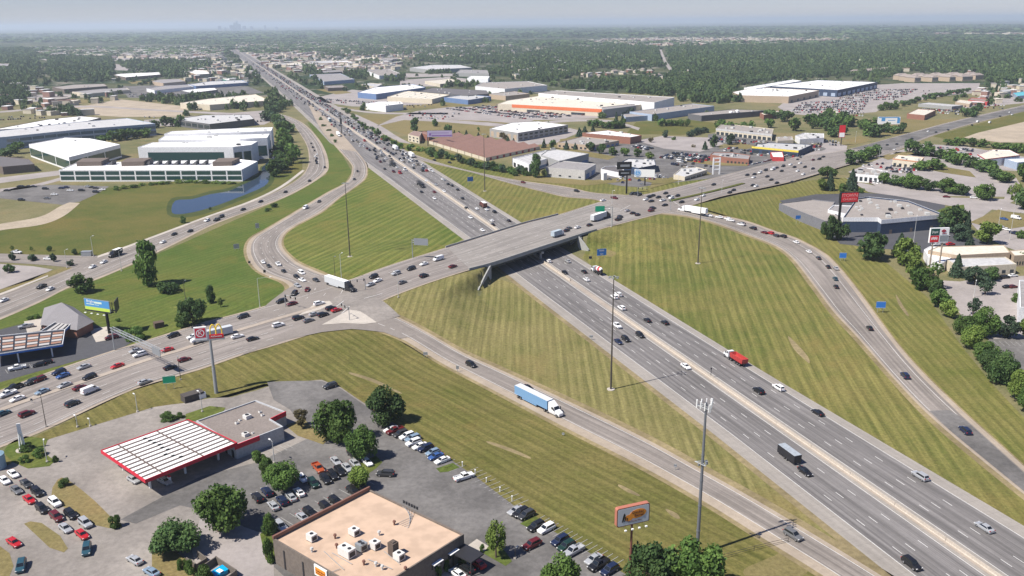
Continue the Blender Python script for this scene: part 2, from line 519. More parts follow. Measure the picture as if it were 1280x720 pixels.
gA = grass_mat('mown_infield', (.064, .104, .018), (.140, .138, .038), 72, 5.2, .8, .38, warp=2)
gB = grass_mat('mown_slope', (.064, .098, .018), (.165, .144, .048), -98, 4.0, .75, .45, warp=2)
gC = grass_mat('mown_wedge', (.088, .102, .025), (.185, .160, .066), -91, 3.1, .7, .55, warp=2)
gD = grass_mat('mown_verge', (.074, .086, .018), (.150, .126, .046), -49, 3.4, .6, .45, warp=4)
gE = grass_mat('mown_bank', (.082, .104, .021), (.155, .138, .046), -97, 3.5, .65, .45, warp=3)
gL = grass_mat('green_lawn', (.055, .096, .018), (.112, .118, .030), 60, 4.0, .4, .35, warp=14)
gM = grass_mat('meadow', (.060, .085, .018), (.125, .112, .034), None, dryness=.5)
gT = grass_mat('dry_strip', (.10, .10, .030), (.19, .155, .070), None, dryness=.75)

sheet('grass_infield', [(459, 200), (602, 300), (600, 320), (440, 362), (395, 345), (345, 312), (350, 290), (395, 262), (440, 235), (452, 218)], gA, 1, step=3)
sheet('grass_slope', [(736, 292), (755, 285), (826, 264), (880, 274), (985, 305), (1060, 390), (1170, 510), (1290, 628), (1290, 690), (960, 480), (775, 364), (728, 322)], gB, 1, step=3)
sheet('grass_wedge', [(466, 379), (540, 352), (617, 331), (628, 350), (665, 362), (900, 545), (1130, 728), (1100, 730), (880, 592), (640, 472), (500, 394)], gC, 1, step=2.4)
sheet('grass_verge', [(-10, 580), (50, 543), (160, 490), (320, 438), (402, 412), (470, 408), (640, 498), (960, 675), (1050, 730), (1060, 790), (800, 790), (700, 690), (420, 484), (330, 480), (240, 505), (120, 532), (62, 550), (0, 590)], gD, 1)
sheet('grass_bank', [(861, 258), (1000, 227), (1056, 222), (1090, 236), (1062, 262), (1062, 300), (1110, 330), (1160, 372), (1200, 430), (1240, 480), (1292, 535), (1292, 596), (1150, 465), (1060, 350), (1000, 303), (940, 280)], gE, 1)
sheet('grass_upper_infield', [(500, 186), (531, 200), (640, 226), (765, 251), (700, 268), (650, 284), (560, 225)], gB, 1)
sheet('grass_upper_bank', [(470, 163), (500, 176), (560, 190), (640, 212), (735, 225), (800, 232), (900, 214), (922, 219), (812, 243), (765, 245), (640, 226), (560, 209), (515, 196)], gE, 1)
sheet('grass_left_lawn', [(425, 188), (440, 215), (425, 238), (340, 288), (309, 300), (309, 325), (362, 358), (356, 376), (160, 432), (0, 492), (-20, 500), (-20, 400), (160, 334), (366, 243), (408, 218), (402, 182), (384, 152), (400, 158)], gL, 1)
sheet('meadow', [(-20, 318), (-20, 300), (0, 289), (60, 272), (95, 255), (130, 236), (210, 226), (300, 229), (322, 222), (352, 205), (378, 200), (378, 215), (350, 236), (265, 270), (160, 308), (122, 322), (60, 318)], gM, 1)
sheet('grass_median_left', [(-20, 372), (0, 366), (90, 335), (85, 333), (60, 340), (0, 362), (-20, 364)], gT, 3)
sheet('grass_store_field', [(440, 146), (470, 142), (520, 147), (600, 156), (640, 161), (612, 176), (560, 172), (520, 172), (480, 160), (450, 153)], gT, 1)
sheet('grass_far_field', [(782, 168), (795, 153), (860, 150), (930, 157), (905, 164), (850, 169), (820, 168)], gM, 1)
sheet('grass_corner_field', [(1082, 160), (1100, 147), (1160, 150), (1200, 148), (1170, 162), (1130, 170), (1095, 168)], gT, 1)
sheet('crop_field', [(1205, 172), (1222, 166), (1290, 150), (1290, 178), (1250, 178)], M_dirt, 2)
sheet('grass_road_edge', [(1165, 170), (1290, 137), (1290, 152), (1222, 167), (1205, 174), (1190, 176)], gM, 1)

# ---- roads
S0, S1 = 330.0, -4300.0
Pl = [(s, t) for s, t in ((330, -21.5), (150, -21.3), (0, -23.8), (-107, -24.6), (-395, -30.5), (-470, -33), (-560, -39), (-700, -36), (-1100, -33), (-4300, -30))]
Pr = [(s, t) for s, t in ((330, 23.5), (217, 22.6), (117, 20.4), (0, 20.2), (-340, 20.8), (-523, 21.4), (-620, 26), (-760, 27), (-4300, 24))]
ribbon('motorway_shoulders', [hw(*q) for q in Pl], [hw(*q) for q in Pr], M_should, 2, world=True, sm=0, step=12)
ribbon('motorway_west_lanes', [hw(s, t + 4.8) for s, t in Pl], [hw(330, -2.1), hw(-4300, -2.1)], M_asph, 3, world=True, sm=0, step=12, reg='west')
ribbon('motorway_east_lanes', [hw(330, 2.5), hw(-4300, 2.5)], [hw(s, min(t - 3.4, 18.2)) for s, t in Pr], M_asph, 3, world=True, sm=0, step=12, reg='east')
mk = MB()
for t in (-13.2, -9.5, -5.8, 6.1, 9.8, 13.5):
    stripes(mk, [hw(330, t), hw(-900, t)], .17, 4, 3.05, 9.14, phase=(330 - 216) % 12.19)
    stripes(mk, [hw(-900, t), hw(-2300, t)], .24, 4, 3.05, 9.14)
for t in (-2.2, 2.5): stripes(mk, [hw(330, t), hw(-2300, t)], .17, 4)
stripes(mk, [hw(s, t + 4.9) for s, t in Pl[:-1]], .17, 4)
stripes(mk, [hw(s, min(t - 3.5, 18.1)) for s, t in Pr[:-1]], .17, 4)
o = mk.build('motorway_markings', M_paint); o['kind'] = 'structure'
# ramp pavements
rl_out = [(384, 128), (400, 160), (422, 186), (438, 204), (440, 213), (434, 227), (407, 242), (357, 272), (332, 287), (314, 298), (308, 312), (314, 330), (334, 345), (357, 354), (361, 364), (340, 380)]
rl_in = [(400, 140), (425, 165), (447, 190), (457, 203), (459, 212), (455, 225), (425, 247), (402, 265), (370, 282), (355, 294), (353, 309), (370, 327), (402, 342), (434, 352), (445, 358), (440, 372)]
ribbon('left_ramp_shoulder', rl_out, rl_in, M_rampsh, 4, reg='rampL')
ribbon('left_ramp', rl_out[2:], rl_in[2:], M_ramp, 5, inset=(2.6, 2.2))
rr_out = [(855, 255), (880, 266), (919, 273), (947, 281), (985, 294), (1002, 301), (1035, 320), (1067, 356), (1115, 421), (1150, 462), (1197, 508), (1230, 538), (1292, 594)]
rr_in = [(826, 267), (880, 275), (929, 292), (966, 306), (990, 323), (1017, 357), (1042, 390), (1070, 420), (1135, 493), (1187, 542), (1292, 628)]
ribbon('right_ramp_shoulder', rr_out, rr_in, M_rampsh, 4, reg='rampR')
ribbon('right_ramp', rr_out, rr_in, M_ramp, 5, inset=(3.2, 1.6))
sheet('right_ramp_new_surface', [(1162, 514), (1186, 513), (1205, 524), (1292, 603), (1292, 624), (1190, 541)], M_lotd, 8, avoid=False)
rn_up = [(464, 381), (480, 389), (540, 419), (640, 469), (790, 540), (880, 589), (960, 634), (1105, 722), (1200, 785)]
rn_lo = [(440, 404), (495, 421), (535, 444), (640, 500), (717, 540), (800, 582), (880, 627), (960, 677), (1035, 724), (1120, 785)]
ribbon('near_ramp_shoulder', rn_up, rn_lo, M_rampsh, 4, reg='rampN')
ribbon('near_ramp', rn_up, rn_lo, M_ramp, 5, inset=(1.5, 3.4))
ru_up = [(500, 184), (521, 194), (569, 209), (640, 224), (715, 235), (765, 243), (800, 246)]
ru_lo = [(506, 192), (531, 202), (587, 215), (640, 230), (727, 248), (765, 257), (800, 260)]
ribbon('upper_ramp_shoulder', ru_up, ru_lo, M_rampsh, 4, reg='rampU')
ribbon('upper_ramp', ru_up, ru_lo, M_ramp, 5, inset=(2.4, 1.6))
# worn, dried-out edges of the grass along the slip roads
M_edge = pave_mat('dry_edge', (.225, .18, .095), use_uv=False, spot=.2, patch=.25)
for a_, b_, i_ in ((rl_out, rl_in, (-2.2, -3.0)), (rr_out, rr_in, (-1.2, -3.2)), (rn_up, rn_lo, (-2.6, -1.6)), (ru_up, ru_lo, (-1, -2))):
    ribbon('dry_verge_edge', a_, b_, M_edge, 2, inset=i_)
ribbon('dry_verge_edge', [hw(s, t - 2.2) for s, t in Pl[:4]], [hw(s, t + 1) for s, t in Pl[:4]], M_edge, 1.5, world=True, sm=0)
# the crossing road
cr_up = [(-60, 515), (0, 488), (100, 452), (175, 428), (220, 414), (320, 386), (380, 368), (437, 350), (475, 336), (531, 318), (602, 296), (650, 281), (700, 268), (760, 250), (812, 242), (891, 223), (925, 214), (985, 199), (1058, 187), (1137, 166), (1198, 150), (1290, 129)]
cr_lo = [(-60, 586), (0, 560), (50, 541), (160, 490), (225, 470), (320, 439), (402, 414), (440, 402), (469, 381), (520, 360), (587, 338), (617, 330), (675, 311), (737, 291), (800, 274), (862, 258), (910, 244), (994, 226), (1054, 208), (1112, 192), (1163, 171), (1215, 155), (1290, 137)]
ribbon('crossing_road_edge', cr_up, cr_lo, M_rampsh, 5, deck=True, reg='cross', step=4)
ribbon('crossing_road', cr_up, cr_lo, M_cross, 6, deck=True, inset=(1.3, 1.4), step=4)
ribbon('bridge_surface', [(560, 311), (602, 297), (650, 282), (700, 268), (766, 250)], [(587, 337), (617, 329.5), (675, 311), (737, 291), (800, 273)], M_deckc, 7, deck=True, inset=(1.6, 1.6), step=4, sm=2)
sheet('slip_lane', [(300, 446), (355, 426), (402, 416), (440, 412), (480, 416), (500, 424), (520, 420), (480, 392), (440, 384), (330, 425)], M_ramp, 7)
sheet('traffic_island', [(402, 407), (437, 388), (450, 390), (471, 404), (455, 406), (430, 405)], M_conc, 9, avoid=False)
sheet('ramp_mouth', [(312, 400), (340, 376), (362, 360), (402, 344), (440, 352), (470, 360), (470, 375), (440, 384), (400, 392)], M_ramp, 7, avoid=False)
sheet('junction_surface', [(395, 392), (425, 368), (450, 362), (480, 378), (500, 396), (470, 404), (440, 388)], M_lot, 8, avoid=False)
sheet('right_ramp_mouth', [(756, 247), (800, 243), (815, 245), (830, 262), (800, 270), (765, 259)], M_ramp, 7, avoid=False)
def pxl(pts, sm=4): return smooth_poly([G(*p)[:2] for p in pts], sm, False)
def between(a, b, k, sm=5, n=220):
    A, _ = resample(smooth_poly([G(*p)[:2] for p in a], sm, False), n); B, _ = resample(smooth_poly([G(*p)[:2] for p in b], sm, False), n)
    return A + (B - A) * k
mk = MB()
med = pxl([(-60, 540), (0, 513), (100, 479), (180, 452), (250, 430), (320, 407), (385, 388), (405, 381)])
CU, CLo = cr_up[:8], cr_lo[:8]
for k in (.2, .36, .68, .84): stripes(mk, between(CU, CLo, k)[:-40], .16, 8, 3.05, 9.14, deck=True)
for k in (.25, .42, .58, .75): stripes(mk, between(cr_up[8:14], cr_lo[9:15], k), .16, 9, 3.05, 9.14, deck=True)
for k in (.2, .36, .68, .84): stripes(mk, between(cr_up[15:], cr_lo[16:], k, n=400), .2, 8, 3.05, 9.14, deck=True)
stripes(mk, between(cr_up, cr_lo, .06, n=500), .16, 8, deck=True)
stripes(mk, between(cr_up[:6], cr_lo[:6], .94), .16, 8, deck=True)
for a, b, ks in ((rl_out[2:], rl_in[2:], (.18, .82)), (rr_out, rr_in, (.28, .86)), (rn_up, rn_lo, (.14, .72)), (ru_up, ru_lo, (.25, .8))):
    for k in ks: stripes(mk, between(a, b, k), .15, 7)
for k in (.4, .6): stripes(mk, between(rl_out[7:], rl_in[7:], k), .15, 7, 3, 9)
for a, b in (((418, 386), (430, 377)), ((427, 393), (437, 384)), ((455, 374), (478, 368)), ((775, 264), (788, 257)), ((838, 250), (850, 258))):
    stripes(mk, pxl([a, b], 2), .3, 10, deck=True)
o = mk.build('crossing_road_markings', M_paint); o['kind'] = 'structure'
# raised medians and kerbs
def kerb_strip(name, line, width, h, m, layer=6, deck=True):
    P, L = resample(np.array([q[:2] for q in line]), max(2, int(len(line))))
    n, _ = resample(P, max(3, int(L / 5)))
    P = n
    T = np.gradient(P, axis=0); T /= np.linalg.norm(T, axis=1)[:, None]
    Nn = np.column_stack([-T[:, 1], T[:, 0]]) * width / 2
    A, B = P + Nn, P - Nn
    def zz_(Q):
        z, _ = zdeck(Q[:, 0], Q[:, 1]) if deck else (zterr(Q[:, 0], Q[:, 1]), 0)
        return z + off_z(layer) + np.minimum(z, 1) * .02 * layer
    za, zb = zz_(A), zz_(B)
    mb = MB(); k = len(P)
    V = [(*A[i], za[i] - .1) for i in range(k)] + [(*A[i], za[i] + h) for i in range(k)] + [(*B[i], zb[i] + h) for i in range(k)] + [(*B[i], zb[i] - .1) for i in range(k)]
    Fc = []
    for i in range(k - 1):
        for r in range(3): Fc.append((r * k + i, (r + 1) * k + i, (r + 1) * k + i + 1, r * k + i + 1))
    Fc += [(0, k, 2 * k, 3 * k), (k - 1, 4 * k - 1, 3 * k - 1, 2 * k - 1)]
    mb.add(V, Fc)
    return mb
kerb_strip('median', med, 2.6, .14, M_medc).build('crossing_road_median', M_medc)['kind'] = 'structure'
kerb_strip('median', pxl([(838, 252), (890, 240), (929, 230)]), 3.0, .5, gM).build('crossing_road_far_median', gM)['kind'] = 'structure'
md2 = pxl([(375, 396), (402, 383), (411, 379)], 2)
sheet('median_nose', [(372, 396), (398, 378), (412, 377), (416, 381), (400, 388)], M_conc, 9, avoid=False)

# the frontage road on the left, the side road, the path
fr_up = [(-40, 384), (0, 369), (50, 351), (90, 335), (122, 320), (172, 303), (216, 288), (264, 271), (331, 246), (368, 227), (383, 212), (386, 196), (381, 177), (364, 154), (345, 146), (325, 142)]
fr_lo = [(-40, 415), (0, 400), (50, 378), (90, 358), (120, 350), (169, 329), (229, 300), (272, 279), (356, 247), (402, 221), (411, 205), (402, 179), (383, 157), (365, 147), (348, 142), (328, 139)]
ribbon('frontage_road_edge', fr_up, fr_lo, M_rampsh, 4, reg='front')
ribbon('frontage_road', fr_up, fr_lo, M_ramp, 5, inset=(.8, 2.6))
ribbon('side_road', [(-40, 316), (0, 317), (60, 319), (125, 320)], [(-40, 326), (0, 328), (50, 331), (92, 335)], M_ramp, 6, reg='side')
ribbon('footpath', [(-20, 374), (0, 367), (60, 344)], [(-20, 376), (0, 369.5), (60, 346)], M_conc, 6)
ribbon('footpath', [(122, 320), (160, 307), (254, 272), (312, 251.5), (350, 233), (378, 212.5)], [(122, 322.5), (160, 309.5), (254, 274.2), (312, 253.7), (352, 235), (381, 213.5)], M_conc, 7)
ribbon('dirt_track', [(-20, 285), (0, 280), (50, 271), (75, 258), (87, 253)], [(-20, 293), (0, 288), (52, 281), (80, 270), (100, 254)], M_dirt, 4)
mk = MB()
stripes(mk, between(fr_up, fr_lo, .5), .2, 7); 
stripes(mk, between(fr_up, fr_lo, .27), .15, 7, 3, 9); stripes(mk, between(fr_up, fr_lo, .74), .15, 7)
o = mk.build('frontage_road_markings', M_paint); o['kind'] = 'structure'
# pond
def water(k, b):
    b.inputs['Roughness'].default_value = .06
    bu = k.nd('ShaderNodeBump'); bu.inputs['Strength'].default_value = .12; k.L(k.noise(1.2, 3), bu.inputs['Height']); k.L(bu.outputs[0], b.inputs['Normal'])
M_water = mat('pond_water', (.022, .036, .055), .06, spec=.35, build=water)
sheet('pond_bank', [(209, 268), (214, 248), (240, 245), (262, 239), (285, 235), (303, 227), (322, 218), (326, 208), (338, 208), (343, 224), (332, 237), (302, 250), (264, 265), (232, 272)], grass_mat('reeds', (.03, .05, .015), (.075, .085, .03), None, dryness=.4), 2, smooth=3)
sheet('pond', [(215, 266), (219, 251), (240, 249), (262, 243), (285, 239), (303, 231), (322, 222), (330, 213), (336, 214), (337, 223), (330, 233), (300, 246), (262, 260), (232, 267)], M_water, 3, smooth=3)
sheet('pond', [(341, 196), (345, 183), (348, 182), (349, 200), (340, 208), (330, 214), (327, 210)], M_water, 3, smooth=2)

sheet('crossing_road_dark_surface', [(1064, 186), (1137, 167), (1198, 151.5), (1295, 129.5), (1295, 136), (1215, 153.5), (1163, 169), (1112, 188)], M_lotd, 9, avoid=False)
# swales, tracks and dried-out streaks in the mown grass
for q in ([(612, 552), (640, 561), (662, 571), (660, 573), (636, 564), (610, 554)], [(985, 420), (998, 432), (1010, 446), (1012, 454), (1006, 450), (992, 436)], [(1120, 368), (1130, 384), (1136, 394), (1133, 394), (1123, 380)], [(440, 466), (470, 475), (500, 490), (497, 491), (464, 477), (438, 468)],
          [(775, 606), (790, 613), (800, 619), (797, 620), (784, 615), (773, 608)], [(832, 636), (846, 642), (850, 648), (845, 648), (836, 642)]):
    sheet('dry_streak', q, M_edge, 1.6, smooth=3, avoid=False)
# ---- parking lots and yards
LT = lambda n, p, m, l=3, **k: sheet(n, p, m, l, **k)
LT('filling_station_yard', [(-20, 592), (0, 588), (62, 549), (111, 534), (157, 520), (193, 509), (231, 504), (262, 498), (289, 497), (322, 488), (343, 481), (402, 475), (427, 485), (460, 507), (400, 560), (440, 640), (400, 780), (-60, 780), (-60, 600)], M_lot, 3)
LT('restaurant_lot', [(334, 478), (402, 476.5), (426, 486), (458, 508), (512, 541), (568, 578), (600, 600), (642, 632), (693, 665), (758, 704), (792, 724), (830, 785), (430, 790), (322, 690), (322, 672), (300, 655), (262, 640), (225, 632), (170, 655), (150, 650), (250, 596), (322, 578), (392, 545), (362, 512), (342, 500)], M_lotd, 4)
LT('pale_yard', [(252, 640), (330, 668), (342, 700), (345, 790), (262, 790), (250, 720), (240, 690)], M_lotp, 5)
LT('restaurant_walk', [(596, 674), (612, 684), (560, 724), (540, 760), (500, 790), (480, 760)], M_conc, 5)
LT('left_station_yard', [(-30, 480), (-30, 398), (0, 412), (40, 402), (60, 395), (125, 408), (150, 416), (172, 424), (145, 440), (100, 450), (0, 478)], M_lotn, 2)
LT('left_station_walk', [(30, 402), (52, 398), (60, 412), (34, 416)], M_conc, 3)
LT('left_station_walk', [(112, 412), (136, 408), (142, 424), (120, 428)], M_conc, 3)
LT('side_lot', [(-30, 332), (0, 330), (42, 333), (66, 337), (40, 350), (0, 362), (-30, 362)], M_lotp, 3)
LT('office_lot', [(-30, 243), (0, 240), (25, 233), (70, 231), (137, 233), (120, 243), (100, 252), (78, 256), (0, 248), (-30, 250)], M_lotd, 3)
LT('office_service_road', [(-20, 224), (0, 222), (75, 213), (75, 219), (0, 229), (-20, 232)], M_lotp, 3)
LT('church_lot', [(974, 251), (1020, 243), (1080, 241), (1130, 244), (1180, 253), (1182, 262), (1200, 290), (1245, 308), (1170, 318), (1050, 305), (1040, 295)], M_lotn, 3)
LT('neighbourhood_road', [(1056, 222), (1072, 228), (1130, 238), (1190, 247), (1255, 249), (1262, 228), (1270, 222), (1276, 232), (1270, 250), (1262, 254), (1290, 260), (1290, 268), (1240, 262), (1224, 274), (1240, 290), (1226, 292), (1205, 270), (1204, 262), (1190, 258), (1120, 245), (1085, 240)], M_lotp, 4)
LT('plaza_lot', [(1225, 292), (1240, 280), (1290, 270), (1290, 320), (1255, 308), (1240, 300)], M_lotp, 3)
LT('lodging_lot', [(1165, 350), (1180, 362), (1205, 400), (1230, 420), (1260, 440), (1290, 520), (1290, 345), (1240, 345), (1200, 352)], M_lotp, 3)
LT('lodging_lot_new', [(1236, 425), (1262, 422), (1292, 426), (1292, 520), (1250, 462)], M_lotd, 5)
LT('blossom_lot', [(1060, 215), (1100, 198), (1120, 190), (1160, 190), (1240, 212), (1262, 224), (1258, 246), (1180, 245), (1100, 235)], M_lotp, 2)
LT('upper_right_yard', [(1112, 192), (1150, 180), (1200, 182), (1292, 198), (1292, 215), (1240, 212), (1180, 200)], M_lotp, 2)
LT('store_car_park', [(470, 158), (495, 146), (520, 139), (560, 134), (640, 132), (760, 140), (770, 147), (690, 150), (668, 150), (640, 160), (560, 153), (505, 150)], M_lotp, 3)
LT('warehouse_car_park', [(972, 134), (985, 124), (1045, 115), (1098, 106), (1128, 104), (1225, 104), (1222, 116), (1180, 120), (1108, 132), (1095, 140), (1030, 146), (985, 142)], M_lotp, 3)
LT('brick_office_yard', [(600, 178), (648, 176), (712, 160), (728, 164), (700, 176), (690, 182), (640, 184)], M_lotp, 2)
LT('commercial_yard', [(640, 206), (640, 196), (700, 184), (770, 180), (800, 178), (830, 178), (870, 190), (900, 186), (960, 176), (1010, 180), (1058, 186), (985, 199), (925, 214), (891, 223), (800, 234), (735, 224), (690, 212)], M_lotd, 2)
LT('dealer_yard', [(770, 182), (812, 172), (870, 176), (900, 185), (880, 198), (820, 196), (780, 190)], M_lotd, 4)
LT('empty_lot', [(796, 176), (828, 170), (885, 172), (905, 180), (875, 190), (830, 186)], M_lotp, 5)
LT('mall_lot', [(885, 168), (900, 166), (965, 174), (965, 182), (930, 184), (885, 176)], M_lotd, 4)
LT('corner_road', [(1010, 176), (1060, 178), (1058, 188), (1010, 205), (985, 199), (1030, 186)], M_lotp, 4)
LT('blue_store_yard', [(395, 122), (440, 112), (505, 118), (560, 124), (520, 135), (440, 133), (405, 128)], M_lotp, 2)
LT('works_yard', [(80, 137), (150, 124), (240, 134), (225, 146), (150, 146), (100, 143)], M_dirt, 2)
LT('far_left_yard', [(150, 108), (240, 105), (310, 108), (330, 116), (240, 124), (160, 122)], M_lotd, 2)
LT('plant_lot', [(180, 150), (330, 138), (350, 146), (330, 156), (180, 158)], M_lotp, 2)
ribbon('access_road', [(440, 146), (462, 158), (480, 168), (500, 178)], [(445, 143), (475, 157), (496, 170), (515, 180)], M_lotp, 3)
# grass islands in the lots
LT('grass_island', [(64, 622), (72, 600), (85, 600), (118, 626), (137, 645), (152, 656), (148, 661), (120, 657), (90, 640)], gT, 5, smooth=2)
LT('grass_island', [(30, 655), (38, 652), (52, 654), (75, 670), (85, 686), (80, 691), (62, 685)], gT, 5)
LT('grass_island', [(-40, 690), (0, 683), (12, 692), (17, 708), (8, 730), (-40, 760)], gT, 5)
LT('grass_island', [(4, 566), (10, 556), (28, 545), (60, 549), (56, 560), (60, 570), (69, 576), (62, 583), (35, 586), (16, 578)], gL, 5)
LT('grass_island', [(190, 690), (194, 680), (212, 686), (240, 704), (262, 740), (240, 770), (210, 740), (190, 712)], gT, 6)
LT('grass_island', [(232, 518), (262, 508), (282, 510), (276, 520), (250, 527), (232, 526)], gL, 5)
LT('grass_island', [(462, 612), (440, 605), (448, 580), (470, 570), (478, 578), (470, 586), (452, 598)], gL, 6, avoid=False)
LT('grass_island', [(357, 532), (380, 524), (392, 536), (412, 548), (404, 556), (372, 545)], gT, 6)
LT('grass_island', [(545, 586), (566, 579), (575, 585), (560, 590), (550, 591)], gL, 6)
LT('grass_island', [(650, 655), (668, 645), (676, 650), (660, 660)], gL, 6)
LT('grass_island', [(604, 692), (616, 676), (632, 690), (640, 702), (632, 708)], gL, 6)
LT('grass_island', [(325, 668), (336, 660), (346, 690), (342, 706), (332, 700)], gL, 7)
LT('grass_island', [(1212, 278), (1248, 262), (1290, 272), (1290, 282), (1250, 288)], gT, 6)
LT('grass_island', [(1185, 258), (1205, 256), (1206, 262), (1190, 270), (1170, 264)], gL, 6)
for q in ([(640, 224), (690, 229), (735, 232), (790, 226), (780, 222), (735, 226), (690, 222), (650, 217)], [(812, 236), (850, 226), (890, 218), (880, 212), (850, 219), (815, 228)], [(845, 200), (895, 207), (935, 208), (935, 205), (900, 203), (848, 197)], [(905, 182), (930, 187), (950, 184), (925, 178)], [(790, 222), (830, 231), (848, 226), (838, 223)],
          [(985, 186), (1010, 184), (1030, 180), (1012, 178), (985, 181)], [(1040, 178), (1075, 170), (1090, 176), (1062, 183)], [(700, 177), (728, 172), (729, 170), (700, 174)], [(655, 182), (700, 190), (760, 200), (770, 196), (720, 187), (690, 180)], [(1100, 196), (1140, 188), (1150, 190), (1110, 200)], [(1130, 206), (1180, 216), (1220, 222), (1212, 214), (1160, 205)],
          [(560, 150), (610, 153), (640, 156), (640, 154), (600, 151)], [(480, 133), (560, 129), (600, 131), (560, 134), (500, 137)], [(395, 112), (420, 118), (440, 116), (420, 110)], [(160, 102), (230, 98), (230, 101), (165, 105)], [(60, 128), (130, 122), (150, 124), (90, 131)]):
    LT('grass_island', q, gT, 7, avoid=False)
for q in ([(350, 82), (440, 80), (500, 84), (460, 92), (380, 90)], [(300, 62), (360, 58), (470, 60), (500, 68), (360, 74), (310, 72)], [(90, 84), (140, 80), (250, 84), (240, 90), (150, 88)], [(500, 100), (560, 96), (600, 100), (560, 108), (500, 108)], [(30, 70), (130, 66), (270, 66), (270, 74), (140, 76), (60, 76)], [(500, 92), (570, 92), (566, 95), (506, 97)], [(700, 53), (830, 50), (960, 52), (960, 56), (820, 57), (710, 58)], [(0, 122), (60, 118), (110, 118), (60, 126), (0, 130)], [(1225, 120), (1290, 110), (1290, 128), (1200, 136)]):
    LT('town_ground', q, M_lotp, 1, avoid=False)
# bay lines in the near lots
mk = MB()
def bays(a, b, n, L, ang=None):
    A, B = G(*a)[:2], G(*b)[:2]
    d = (B - A) / n; nv = np.array([-d[1], d[0]]) / np.linalg.norm(d) * L
    if ang: 
        c, s_ = math.cos(R_(ang)), math.sin(R_(ang)); nv = np.array([nv[0] * c - nv[1] * s_, nv[0] * s_ + nv[1] * c])
    for i in range(n + 1):
        p = A + d * i
        stripes(mk, [p, p + nv], .13, 6)
bays((492, 545), (562, 590), 12, 5.3); bays((578, 592), (640, 634), 11, 5.3); bays((662, 655), (760, 712), 16, 5.3)
bays((344, 668), (468, 606), 12, 5.2)
bays((338, 572), (366, 560), 4, 5); bays((1235, 426), (1290, 428), 8, -5)
bays((0, 470), (60, 456), 6, 5)
o = mk.build('lot_markings', M_fade); o['kind'] = 'structure'
# far roads
for nm, L_, R2 in (('far_road', [(640, 158), (700, 150), (760, 150), (800, 160)], [(640, 161), (700, 153), (760, 152.5), (798, 163)]),
                  ('far_road', [(420, 133), (470, 140), (560, 141)], [(420, 135), (470, 142), (560, 143)]),
                  ('far_road', [(0, 236), (40, 231), (75, 222)], [(0, 240), (42, 234), (78, 225)]),
                  ('far_road', [(0, 139), (100, 132), (200, 137), (330, 143)], [(0, 141), (100, 134), (200, 139), (328, 146)]),
                  ('far_road', [(824, 62), (829, 76), (838, 90)], [(827, 62), (833, 76), (844, 90)])):
    ribbon(nm, L_, R2, M_lotp, 3)
# ============================================================ THE BRIDGE
br = empty('road_bridge', hw(14, 0), 0, 'long flat concrete bridge carrying the crossing road over the motorway', 'bridge')
def edge_of(pts, n=60):
    P, _ = resample(smooth_poly([G(*p)[:2] for p in pts], 4, False), n)
    return P
def clip_t(P, lo, hi):
    t = hst(P[:, 0], P[:, 1])[1]
    return P[(t > lo) & (t < hi)]
NEAR = edge_of([(540, 352.5), (587, 338), (617, 330), (675, 311), (737, 291), (800, 274)], 220)
FAR = edge_of([(510, 324), (560, 309), (602, 296), (650, 281), (700, 268), (760, 250)], 220)
def lcl(p): return (p[0] - br.location.x, p[1] - br.location.y, p[2])
br.location.z = 0
def band(P, inw, w0, w1, top, bot, name, m, parent=None):
    """a beam along P; inw = unit vectors to the inside; from offset w0 to w1, heights relative to the road"""
    T = np.gradient(P, axis=0); T /= np.linalg.norm(T, axis=1)[:, None]
    Nn = np.column_stack([-T[:, 1], T[:, 0]]) * inw
    A, B = P + Nn * w0, P + Nn * w1
    z = zdeck(P[:, 0], P[:, 1])[0] + .14
    k = len(P); mb = MB()
    V = [lcl((*A[i], z[i] + bot)) for i in range(k)] + [lcl((*A[i], z[i] + top)) for i in range(k)] + [lcl((*B[i], z[i] + top)) for i in range(k)] + [lcl((*B[i], z[i] + bot)) for i in range(k)]
    Fc = [((r) * k + i, ((r + 1) % 4) * k + i, ((r + 1) % 4) * k + i + 1, r * k + i + 1) for i in range(k - 1) for r in range(4)]
    Fc += [(0, k, 2 * k, 3 * k)[::-1], (k - 1, 2 * k - 1, 3 * k - 1, 4 * k - 1)]
    mb.add(V, Fc)
    return mb.build(name, m, parent)
nP, fP = clip_t(NEAR, -36.5, 30), clip_t(FAR, -36.5, 30)
T0 = nP[-1] - nP[0]; sgn = 1.0 if (np.array([-T0[1], T0[0]]) @ (fP[0] - nP[0])) > 0 else -1.0
M_girder = mat('girder_steel', (.06, .068, .065), .7, var=.15, vs=.2)
def strip_deck():
    nn, ff = resample(nP, 40)[0], resample(fP, 40)[0]
    mb = MB(); V = []
    for d in (-.12, -1.0):
        for Q in (nn, ff):
            z = zdeck(Q[:, 0], Q[:, 1])[0] + .1
            V += [lcl((q[0], q[1], zz_ + d)) for q, zz_ in zip(Q, z)]
    k = 40; Fc = []
    for i in range(k - 1):
        Fc += [(i, i + 1, k + i + 1, k + i), (2 * k + i, 3 * k + i, 3 * k + i + 1, 2 * k + i + 1)]
    mb.add(V, Fc)
    return mb.build('deck', M_wall, br)
strip_deck()
band(nP, sgn, -.15, .35, -.1, -.75, 'slab_edge', M_wall, br)
band(fP, -sgn, -.15, .35, -.1, -.75, 'slab_edge', M_wall, br)
band(nP, sgn, 1.0, 1.5, -1.0, -2.2, 'girder', M_girder, br)
band(fP, -sgn, 1.0, 1.5, -1.0, -2.2, 'girder', M_girder, br)
for k in (.2, .4, .6, .8):
    q = resample(nP, 60)[0] * (1 - k) + resample(fP, 60)[0] * k
    band(q, 1, -.3, .3, -1.1, -2.1, 'girder', M_girder, br)
